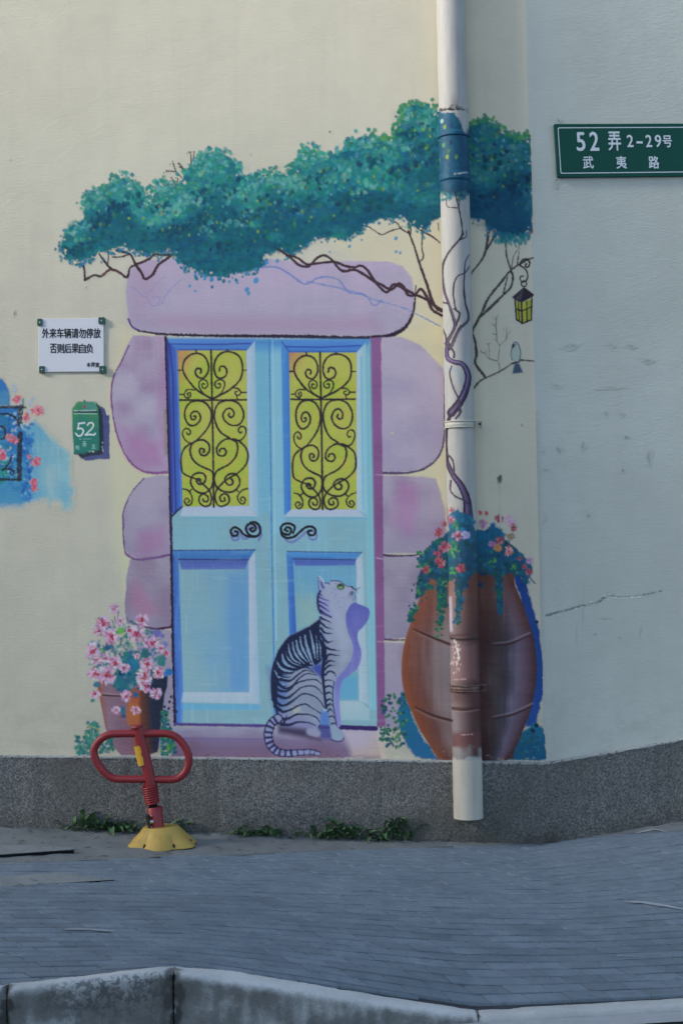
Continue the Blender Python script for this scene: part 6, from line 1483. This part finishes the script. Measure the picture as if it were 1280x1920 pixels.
def sheet(name, xs_, f0, f1, rows, dz, mat, kind=None, parent=None, jit=0):
    V, Q = [], []; rs = random.Random(3)
    for x in xs_:
        a, b = f0(x), f1(x)
        for j in range(rows + 1):
            y = a + (b - a) * j / rows; V.append((x, y, gz(x, y) + dz + (rs.uniform(-jit, jit) if 0 < j < rows else 0)))
    n = rows + 1
    for i in range(len(xs_) - 1):
        for j in range(rows): Q.append((i * n + j, i * n + j + 1, (i + 1) * n + j + 1, (i + 1) * n + j))
    o = link(name, grid_mesh(name, V, Q), mat, parent)
    if kind: o['kind'] = kind
    return o
gxs = np.concatenate([np.linspace(-5, -1.6, 12), np.linspace(-1.5, 1.6, 120), np.linspace(1.7, 6, 14)])
pav = sheet('pavement', gxs, lambda x: ywall(x) + .05, lambda x: ykerb(x) + .012, 40, -.006, M_JOINT, 'structure')
rj = np.random.RandomState(12); jx = np.linspace(-5, 6, 400); jn = _noise(3, 400, 2, 9, rj)[0] * .012 + _noise(3, 400, 2, 2, rj)[0] * .004
apr_px = [(0, 1617), (200, 1611), (420, 1604), (640, 1598), (800, 1592), (1010, 1590), (1150, 1572), (1280, 1552)]
ap = [on_level(u, v, 0) for u, v in apr_px]
ap = [(hit(u, v, (0, 0, gz(p[0], p[1])), (0, 0, 1))) for (u, v), p in zip(apr_px, ap)]
def yapron(x): return float(np.interp(x, [p[0] for p in ap], [p[1] for p in ap])) + float(np.interp(x, jx, jn))
sheet('apron', gxs, lambda x: ywall(x) + .05, yapron, 14, .004, M_CONC, 'structure', jit=.0025)

# pavers: narrow setts in rows nearly parallel to the kerb, each one a piece of the pavement
PWD, PLN, GAP = .047, .118, .0022
PHI = R(7)
ca, sa = math.cos(PHI), math.sin(PHI); e1_, e2_ = np.array((ca, sa)), np.array((-sa, ca))
rp = random.Random(8); pieces = []
def clip_poly(P, inside, inter):
    out = []
    for i in range(len(P)):
        a, b = P[i - 1], P[i]; ia, ib = inside(a), inside(b)
        if ib:
            if not ia: out.append(inter(a, b))
            out.append(b)
        elif ia: out.append(inter(a, b))
    return out
def cross_at(f):
    def g(a, b):
        lo, hi = 0., 1.; fa = f(a)
        for _ in range(24):
            m = (lo + hi) / 2; p = (a[0] + (b[0] - a[0]) * m, a[1] + (b[1] - a[1]) * m)
            if (f(p) > 0) == (fa > 0): lo = m
            else: hi = m
        return (a[0] + (b[0] - a[0]) * hi, a[1] + (b[1] - a[1]) * hi)
    return g
fk = lambda p: p[1] - (ykerb(p[0]) + KW_(p[0]) + .004); fa_ = lambda p: yapron(p[0]) + .006 - p[1]
for r_ in range(-64, 34):
    off = (-r_ * .047 + rp.uniform(-.003, .003)) % PLN
    for c_ in range(-28, 30):
        x0 = c_ * PLN + off + rp.uniform(-.0006, .0006); y0 = r_ * PWD + rp.uniform(-.0012, .0012)
        g = .0013; h_ = .0030; sk = .022; P = [e1_ * x + e2_ * y for x, y in ((x0 + g + sk, y0 + h_), (x0 + PLN - g + sk, y0 + h_), (x0 + PLN - g, y0 + PWD - h_), (x0 + g, y0 + PWD - h_))]
        P = [(p[0], p[1]) for p in P]
        cx = sum(p[0] for p in P) / 4; cy = sum(p[1] for p in P) / 4
        d = cy + DIST
        if d < 2 or abs(cx) > .262 * d + 1.3: continue
        for f in (fk, fa_):
            if len(P) >= 3: P = clip_poly(P, lambda p: f(p) > 0, cross_at(f))
        if len(P) < 3: continue
        ar = abs(sum(P[i - 1][0] * P[i][1] - P[i][0] * P[i - 1][1] for i in range(len(P)))) / 2
        if ar < 4e-4: continue
        pieces.append((d + (100 if abs(cx) > .245 * d + .09 else 0), P))
pieces.sort(key=lambda q: q[0])
def paver_geo(P, rnd):
    n = len(P); cx = sum(p[0] for p in P) / n; cy = sum(p[1] for p in P) / n
    t0, tx, ty = rnd.uniform(-.0010, .0012), rnd.uniform(-.006, .006), rnd.uniform(-.022, .012)
    top = lambda x, y, k: gz(x, y) + .0035 + t0 + tx * (x - cx) + ty * (y - cy) - k
    V = [(x, y, top(x, y, .016)) for x, y in P] + [(x, y, top(x, y, .0022)) for x, y in P]
    ins = .0020
    for x, y in P:
        dx, dy = cx - x, cy - y; L = math.hypot(dx, dy) + 1e-6
        ux, uy = np.dot((dx, dy), e1_), np.dot((dx, dy), e2_)
        q = np.array((x, y)) + e1_ * math.copysign(min(ins, abs(ux) * .5), ux) + e2_ * math.copysign(min(ins, abs(uy) * .5), uy)
        V.append((q[0], q[1], top(q[0], q[1], 0)))
    Fc = [[k * n + i, k * n + (i + 1) % n, (k + 1) * n + (i + 1) % n, (k + 1) * n + i] for k in (0, 1) for i in range(n)] + [[2 * n + i for i in range(n)]]
    return V, Fc
rest = MB()
for k, (d, P) in enumerate(pieces):
    V, Fc = paver_geo(P, rp)
    if k < 298: link('paver', pymesh('paver', V, Fc), M_PAVER, pav)
    else: rest.add(V, Fc)
if rest.V:
    o = link('pavers', pymesh('pavers', rest.V, rest.F), M_PAVER, pav); o['kind'] = 'stuff'

# kerb stones
kerb = empty('kerb', (0, ykerb(0), -.2), None, None); kerb['kind'] = 'structure'
from mathutils import noise as MN
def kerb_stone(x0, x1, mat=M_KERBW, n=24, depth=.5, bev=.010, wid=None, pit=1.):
    V, Q, W, PW = [], [], [], []; g = .0016
    base = [(1, -.05), (1, .004), (.86, .0062), (.6, .0056), (.35, .005), (.14, .003), (.05, -.002), (0, -.010), (0, -.02), (0, -.032), (0, -.045), (0, -.06), (0, -.078), (0, -.098), (0, -.12), (0, -.145), (0, -.175), (0, -.21), (0, -depth)]
    m = len(base)
    for i in range(n + 1):
        f = i / n; x = x0 + g + (x1 - x0 - 2 * g) * f; y = ykerb(x); z = zkerb(x); w = (KW_(x) if wid is None else wid)
        end = min(i, n - i) * (x1 - x0) / n; rnd = .010 * math.exp(-end / .008)
        for k, (a, c) in enumerate(base):
            px, py, pz = x, y + a * w, z + c
            q = Vector((px * 9, py * 9, pz * 9)); d = MN.fractal(q, 1., 2., 4) * .0035
            q2 = Vector((px, py * .8, pz)) * 62; h = MN.noise(q2); h2 = MN.noise(Vector((px * 24 + 7, py * 24, pz * 24)))
            edge = math.exp(-((c + .012) / .03) ** 2)
            d -= min(pit, 1) * (.005 * max(0, h - .2) + .008 * edge * max(0, h2 - .18))
            if k >= 6: py -= d; px += 0
            else: pz += d * .6
            if k in (5, 6, 7): pz -= rnd * .6 + .004 * max(0, h2); py += rnd * .5
            if k > 1: py += rnd * .4
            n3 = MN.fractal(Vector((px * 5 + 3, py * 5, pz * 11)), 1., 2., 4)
            gr = min(1, max(0, (k - 5.6) / 2.6)) * (.56 + .42 * n3 + .25 * MN.noise(Vector((px * 38, 0, pz * 9)))) if k > 1 else .1  # shade of the face put into the colour, broken up by grime noise
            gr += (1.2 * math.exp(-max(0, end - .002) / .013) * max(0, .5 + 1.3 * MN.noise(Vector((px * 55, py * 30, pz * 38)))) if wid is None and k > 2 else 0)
            PW.append(0 if k < 4 else (pit if pit > 1 else .12) * min(1, max(0, (k - 4) / 2.)) * math.exp(-max(0, -c - .05) / .05) * (1 - math.exp(-max(0, f - .12) / .2) * 0) * (min(1, max(0, (f - .1) / .35)) if pit > 1 else 1))
            W.append(max(0, gr)); V.append((px, py, pz))
    for i in range(n):
        for k in range(m - 1): Q.append([i * m + k, i * m + k + 1, (i + 1) * m + k + 1, (i + 1) * m + k])
    Fc = Q + [list(range(m)), [n * m + k for k in range(m)][::-1]]
    me = pymesh('kerb_stone', V, Fc, True)
    at = me.attributes.new('wear_shade', 'FLOAT', 'POINT'); at.data.foreach_set('value', np.array(W, np.float32)); at = me.attributes.new('pits', 'FLOAT', 'POINT'); at.data.foreach_set('value', np.array(PW, np.float32))
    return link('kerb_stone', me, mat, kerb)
xg = lambda u, v, z: float(on_level(u, v, z)[0])
X0 = xg(12, 1858, ZL); X1 = xg(324, 1823, ZL); X4 = KL[3][0] + .02
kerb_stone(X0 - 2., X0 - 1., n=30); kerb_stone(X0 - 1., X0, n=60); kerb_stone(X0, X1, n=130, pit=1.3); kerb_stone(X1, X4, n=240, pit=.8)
for k in range(4): kerb_stone(X4 + .9 * k, X4 + .9 * (k + 1), M_GUTTER, n=70 if k == 0 else 30, wid=.055, pit=.5)
mb = MB()                                                       # dirt packed into the open joint
for k in range(60):
    zz_ = ZL - .012 - k * .0035; mb.box((X1 + .0015 + random.Random(k).uniform(-.001, .001), ykerb(X1) + .012 + random.Random(k + 99).uniform(-.003, .004), zz_), (.0035, .02, .0045))
jo = mb.build('joint_dirt', M_DARK, kerb); jo['kind'] = 'stuff'
# gutter and carriageway
def zroad(x): return -.235
V, Q = [], []; gx2 = np.linspace(-6, 7, 80)
for x in gx2:
    y = ykerb(x)
    for off in (.01, -.085): V.append((x, y + off, -.2145))
for i in range(len(gx2) - 1): Q.append((i * 2, i * 2 + 1, i * 2 + 3, i * 2 + 2))
tag(link('gutter', grid_mesh('gutter', V, Q, smooth=False), M_GUT2), kind='structure')
tag(link('road', grid_mesh('road', [(-60, -60, -.224), (60, -60, -.224), (60, 60, -.224), (-60, 60, -.224)], [(0, 1, 2, 3)], smooth=False), M_ROAD), kind='structure')
# worn white marks on the paving
def mark(L, w, name='paint_mark'):
    mb = MB(); P = []
    for u, v in L:
        p = on_level(u, v, 0)
        for _ in range(6): p = on_level(u, v, gz(p[0], p[1]) + .006)
        P.append(p)
    rs = random.Random(len(L)); V = []
    Pn = spline([tuple(p[:2]) for p in P], 5)
    for i, p in enumerate(Pn):
        e = min(i, len(Pn) - 1 - i) / max(1, len(Pn) - 1); ww = w * min(1, .25 + e * 5) * rs.uniform(.6, 1.2)
        for s_ in (-1, 1): V.append((p[0], p[1] + s_ * ww / 2, gz(p[0], p[1] + s_ * ww / 2) + .0075))
    mb.add(V, [[2 * i, 2 * i + 2, 2 * i + 3, 2 * i + 1] for i in range(len(Pn) - 1)])
    return mb.build(name, M_CHALK, pav)
mark([(121, 1743), (160, 1743), (220, 1747)], .014); mark([(1172, 1690), (1205, 1691), (1250, 1697), (1290, 1704)], .022); mark([(1190, 1563), (1225, 1556), (1250, 1561)], .02); mark([(1155, 1790), (1205, 1791)], .012); mark([(520, 1706), (540, 1708)], .016); mark([(362, 1745), (385, 1746)], .014)

# two concrete cover slabs by the left edge, slightly lifted, dark gap under the front edge
def slab(px, thick, label):
    P = []
    for u, v in px:
        p = on_level(u, v, 0)
        for _ in range(6): p = on_level(u, v, gz(p[0], p[1]) + thick)
        P.append(p)
    o = empty('cover_slab', tuple(sum(P) / len(P)), label, 'cover slab')
    V = [tuple(p) for p in P] + [(p[0], p[1], p[2] - thick * .12) for p in P]; n = len(P)
    link('slab_top', pymesh('slab_top', V, [list(range(n))] + [[i, (i + 1) % n, n + (i + 1) % n, n + i] for i in range(n)]), M_SLAB, o)
    V = [(p[0] - .002, p[1] + .0025, p[2] - thick * .1) for p in P] + [(p[0] - .002, p[1] + .0025, p[2] - thick * 2) for p in P]
    link('frame', pymesh('frame', V, [[i, (i + 1) % n, n + (i + 1) % n, n + i] for i in range(n)]), M_DARK, o)
slab([(-300, 1594), (45, 1584), (140, 1590), (139, 1592), (-300, 1622)], .020, 'raised grey cover slab nearer the wall with thick dark front edge')
slab([(-300, 1652), (0, 1643), (110, 1637), (216, 1648), (215, 1649), (-300, 1681)], .009, 'flat grey cover slab in the paving with thin dark front edge')

# ================================================================ parking barrier
bf = on_level(294, 1596, 0)
for _ in range(6): bf = on_level(295, 1596, gz(bf[0], bf[1]) + .004)
BY = bf[1] + .118; BC = np.array((bf[0] + .002, BY, gz(bf[0], BY) + .002))
def lockp(u, v, dy=0.): return Vector(hit(u, v, (0, BY - dy, 0), (0, 1, 0)))
lk = empty('parking_barrier', tuple(BC), 'red looped parking barrier leaning left on a yellow base by the plinth', 'parking barrier')
zq = lambda x, y, dy=0.: lockp(120 + x / 3.692, 1100 + y / 3.692, dy)
# base
mb = MB(); nth, nt_ = 96, 10; H = .070; V = []
for j in range(nt_ + 1):
    t = j / nt_
    for i in range(nth):
        a = 2 * math.pi * i / nth
        fl = 1 - abs((((math.degrees(a) + 90) % 60) / 30) - 1); fl = fl ** 1.6   # six scooped flutes between sharp ridges
        ss = min(1, max(0, (t - .08) / .5)); ss = ss * ss * (3 - 2 * ss)
        r = .064 + (.136 - .064) * t; z = .066 * (1 - t) ** 1.02
        r *= (1 - .15 * fl * ss) * (1 + .02 * (1 - fl) * t)
        V.append((BC[0] + r * math.cos(a), BC[1] + .86 * r * math.sin(a), BC[2] + z))
Fc = [[j * nth + i, j * nth + (i + 1) % nth, (j + 1) * nth + (i + 1) % nth, (j + 1) * nth + i] for j in range(nt_) for i in range(nth)]
mb.add(V, Fc, True); mb.add([V[i] for i in range(nth)], [list(range(nth))])
V2 = V[-nth:]; mb.add(V2 + [(x, y, z - .012) for x, y, z in V2], [[i, (i + 1) % nth, nth + (i + 1) % nth, nth + i] for i in range(nth)])
base = mb.build('base', M_YEL, lk)
for a in (-1.571 - .52, -1.571 + .52, -1.571 + 1.57, 1.571 - .52, 1.571 + .52, -1.571 - 1.57):
    r = .108; p = Vector((BC[0] + r * math.cos(a), BC[1] + .86 * r * math.sin(a), BC[2] + .002)); mb = MB(); mb.tube([p, p + Vector((0, 0, .007))], .0062, 6); mb.tube([p + Vector((0, 0, .007)), p + Vector((0, 0, .014))], .0034, 8); mb.build('bolt', M_BOLT, base)
# dark rim standing in for the contact shadow under the foot
mb = MB(); mb.add([(BC[0] + (x - BC[0]) * 1.012, BC[1] + (y - BC[1]) * 1.02, z - .003) for x, y, z in V2] + [(BC[0] + (x - BC[0]) * 1.012, BC[1] + (y - BC[1]) * 1.02, z - .02) for x, y, z in V2], [[i, (i + 1) % nth, nth + (i + 1) % nth, nth + i] for i in range(nth)] + [list(range(nth))]); mb.build('contact_shade', M_DARK, lk)
# post
mb = MB(); mb.tube([zq(512, 972), zq(560, 1170), zq(606, 1374)], .0205, 24); post = mb.build('post', M_RED, lk)
mb = MB(); d_ = (zq(512, 972) - zq(560, 1170)).normalized(); p = zq(510, 972); mb.tube([p - d_ * .003, p + d_ * .002, p + d_ * .006, p + d_ * .009], [.024, .0255, .0245, .016], 24); mb.build('cap', M_RED, post)
# sticker: a curved patch on the post's left front
mb = MB(); a_, b_ = zq(521, 1098), zq(553, 1232); ax = (b_ - a_).normalized(); fr = Vector((0, -1, 0)); fr = (fr - ax * fr.dot(ax)).normalized(); sd = ax.cross(fr)
if sd.x < 0: sd = -sd
V = []; rs = random.Random(2); nn = 12
for j in range(15):
    for i in range(nn + 1):
        t0, t1 = R(-88), R(14) + (rs.uniform(-.14, .12) if 0 < j < 14 else 0); an = t0 + (t1 - t0) * i / nn
        V.append(a_ + (b_ - a_) * j / 14 + (fr * math.cos(an) + sd * math.sin(an)) * .0209)
mb.add(V, [[j * (nn + 1) + i, j * (nn + 1) + i + 1, (j + 1) * (nn + 1) + i + 1, (j + 1) * (nn + 1) + i] for j in range(14) for i in range(nn)], True); mb.build('sticker', M_STICK, post)
def hoop(pts):
    P = [zq(x, y) for x, y in pts]; Q_ = spline([tuple(p) for p in P], 7); mb = MB(); mb.tube([Vector(q) for q in Q_], .0142, 18); mb.build('loop', M_RED, lk)
hoop([(508, 1017), (440, 1017), (380, 1018), (325, 1022), (275, 1042), (232, 1082), (210, 1135), (222, 1195), (256, 1255), (302, 1302), (352, 1328), (420, 1333), (500, 1333), (590, 1333)])
hoop([(520, 1017), (600, 1016), (680, 1016), (735, 1022), (785, 1046), (828, 1092), (856, 1145), (866, 1195), (858, 1245), (830, 1295), (790, 1326), (745, 1335), (680, 1335), (592, 1334)])
# coil spring
mb = MB(); s0, s1 = zq(592, 1374), zq(616, 1506); ax = (s1 - s0); L_ = ax.length; ax.normalize(); u_ = ax.orthogonal().normalized(); w_ = ax.cross(u_); P = []
turns = 8.5
for k in range(int(turns * 22)):
    f = k / (turns * 22); a = 2 * math.pi * k / 22; r = .0262 - .003 * f; P.append(s0 + ax * L_ * f + (u_ * math.cos(a) + w_ * math.sin(a)) * r)
mb.tube(P, .0042, 10); mb.tube([s0 - ax * .006, s1], .0205, 20, r2=.0175); mb.build('spring', M_RED, lk)
mb = MB(); mb.tube([zq(612, 1500), zq(622, 1528)], .016, 20); mb.build('collar', M_DARK, lk)
# lower sleeve and lock
mb = MB(); q0, q1 = zq(627, 1524), zq(648, 1715); mb.tube([q0, q0 + (q1 - q0) * .02, q1], [.0265, .0285, .0275], 28); slv = mb.build('sleeve', M_RED, lk)
mb = MB(); c_ = zq(596, 1626, .018); mb.box(c_ + Vector((-.004, 0, .0)), (.012, .03, .052), Matrix.Rotation(R(-12), 3, 'Y'), .002); mb.build('lock_plate', M_BOLT, slv)
mb = MB(); c_ = zq(592, 1628, .030); mb.tube([c_ + Vector((.012, .006, 0)), c_], .0085, 16); k_ = mb.build('lock_barrel', M_CHROME, slv)
mb = MB(); mb.tube([c_ + Vector((0, 0, 0)), c_ + Vector((-.0012, -.0006, 0))], .0052, 12); mb.build('keyhole', M_DARK, slv)
mb = MB()
for dz in (.022, -.02): p = c_ + Vector((.002, 0, dz)); mb.tube([p + Vector((.006, .003, 0)), p], .0034, 10)
mb.build('rivet', M_CHROME, slv)

# ================================================================ weeds along the plinth foot
def leaf_mesh(L, w, bend, seed, lobes=0):
    rs = random.Random(seed); n = 7; V = []
    for i in range(n + 1):
        t = i / n; ww = w * (math.sin(math.pi * min(1, t * .96 + .02)) ** .75) * (1 + (lobes * .35 * math.sin(t * 22) if lobes else 0))
        x = L * t; z = bend * L * (t - 1.25 * t * t)
        V += [(x, -ww / 2, z + ww * .22), (x, 0, z), (x, ww / 2, z + ww * .22)]
    Fc = []
    for i in range(n):
        for k in (0, 1): Fc.append([i * 3 + k, (i + 1) * 3 + k, (i + 1) * 3 + k + 1, i * 3 + k + 1])
    return pymesh('leaf', V, Fc, True)
LEAVES = [leaf_mesh(.052, .019, .55, 1), leaf_mesh(.064, .017, .8, 2, 1), leaf_mesh(.044, .024, .45, 3), leaf_mesh(.074, .020, .9, 4, 1), leaf_mesh(.036, .015, .6, 5), leaf_mesh(.058, .027, .5, 6)]
for k, me in enumerate(LEAVES): me.materials.append(M_LEAF if k % 3 else M_LEAF)
LEAVES_D = [m.copy() for m in LEAVES]
for m in LEAVES_D: m.materials.clear(); m.materials.append(M_LEAF2)
rw = random.Random(77)
def weed(u, n, size, label, dark=False, tall=0., spread=36):
    p = on_wall(u, 1560, .03); x0 = float(p[0])
    y0 = -PL - .014; o = empty('weed', (x0, y0, gz(x0, y0)), label, 'weed', 'weeds along the plinth foot')
    for k in range(int(n * 1.35)):
        du = rw.gauss(0, spread * .45) / 480; a = rw.uniform(-math.pi, 0.35) if rw.random() < .85 else rw.uniform(0, math.pi)
        el = rw.uniform(.05, 1.0) if not tall else rw.uniform(.2, 1.3)
        me = (LEAVES_D if dark or rw.random() < .2 else LEAVES)[rw.randrange(6)]
        lo = bpy.data.objects.new('leaf', me); COL.objects.link(lo); lo.parent = o
        s = size * rw.uniform(.75, 1.35)
        yy = rw.uniform(-.012, .006)
        lo.location = (du, yy, gz(x0 + du, y0 + yy) - o.location[2] + rw.uniform(.0, .012) + tall * rw.random())
        lo.rotation_euler = (rw.uniform(-.4, .4), -el, a); lo.scale = (s, s, s)
    if tall:
        mb = MB()
        for k in range(3):
            q = Vector((rw.gauss(0, .012), rw.uniform(-.008, 0), 0)); mb.tube([q, q + Vector((rw.gauss(0, .006), 0, tall * .6)), q + Vector((rw.gauss(0, .016), -.006, tall * 1.15))], .0016, 6)
        s_ = mb.build('stem', M_LEAF2); s_.parent = o
for args in ((140, 9, .62, 'low sparse weed leftmost in the row along the plinth'), (174, 20, .95, 'leafy green weed clump second from left, thick with upright leaves', False, .04), (208, 18, .95, 'broad leaved weed between the leafy left clump and the smaller one'), (240, 14, .8, 'small weed just left of the red barrier post'),
             (318, 14, .85, 'weed just right of the red barrier post behind the yellow base'), (452, 10, .6, 'small weed starting the long row right of the barrier'), (480, 18, .85, 'bushy weed below the painted doors, left of the painted cat'), (522, 14, .7, 'flat weed below the painted cat tail'),
             (585, 12, .62, 'small flat weed below the painted cat paws'), (618, 14, .75, 'low weed under the painted door right edge'), (655, 24, 1.0, 'tallest bright green weed clump at the right of the row', False, .03), (700, 16, .8, 'spreading weed between tall bright clump and dark clump'), (742, 24, .95, 'dark leafy weed rightmost in the row, left of the drainpipe', True, .06)):
    weed(*args)
# moss and grit gathered in the crack at the wall foot (uncountable)
mb = MB(); rg = random.Random(5)
for k in range(900):
    u = rg.uniform(0, 1000) if k < 650 else rg.choice([rg.gauss(200, 60), rg.gauss(660, 90), rg.gauss(80, 50)])
    p = on_wall(u, 1570, .02); x = float(p[0])
    if x > corner_x(.1) - .02: continue
    y = -PL - abs(rg.gauss(0, .02)) - .002; s = rg.uniform(.0012, .0042); z = gz(x, y) + .004
    mb.add([(x - s, y - s, z), (x + s, y - s * .7, z), (x + s * .8, y + s, z), (x - s * .7, y + s * .8, z), (x + rg.uniform(-s, s) * .4, y, z + s * rg.uniform(.6, 1.4))], [[0, 1, 4], [1, 2, 4], [2, 3, 4], [3, 0, 4]])
tag(mb.build('grit', M_CONC), 'loose grit and crumbs along the foot of the wall', 'grit', kind='stuff')
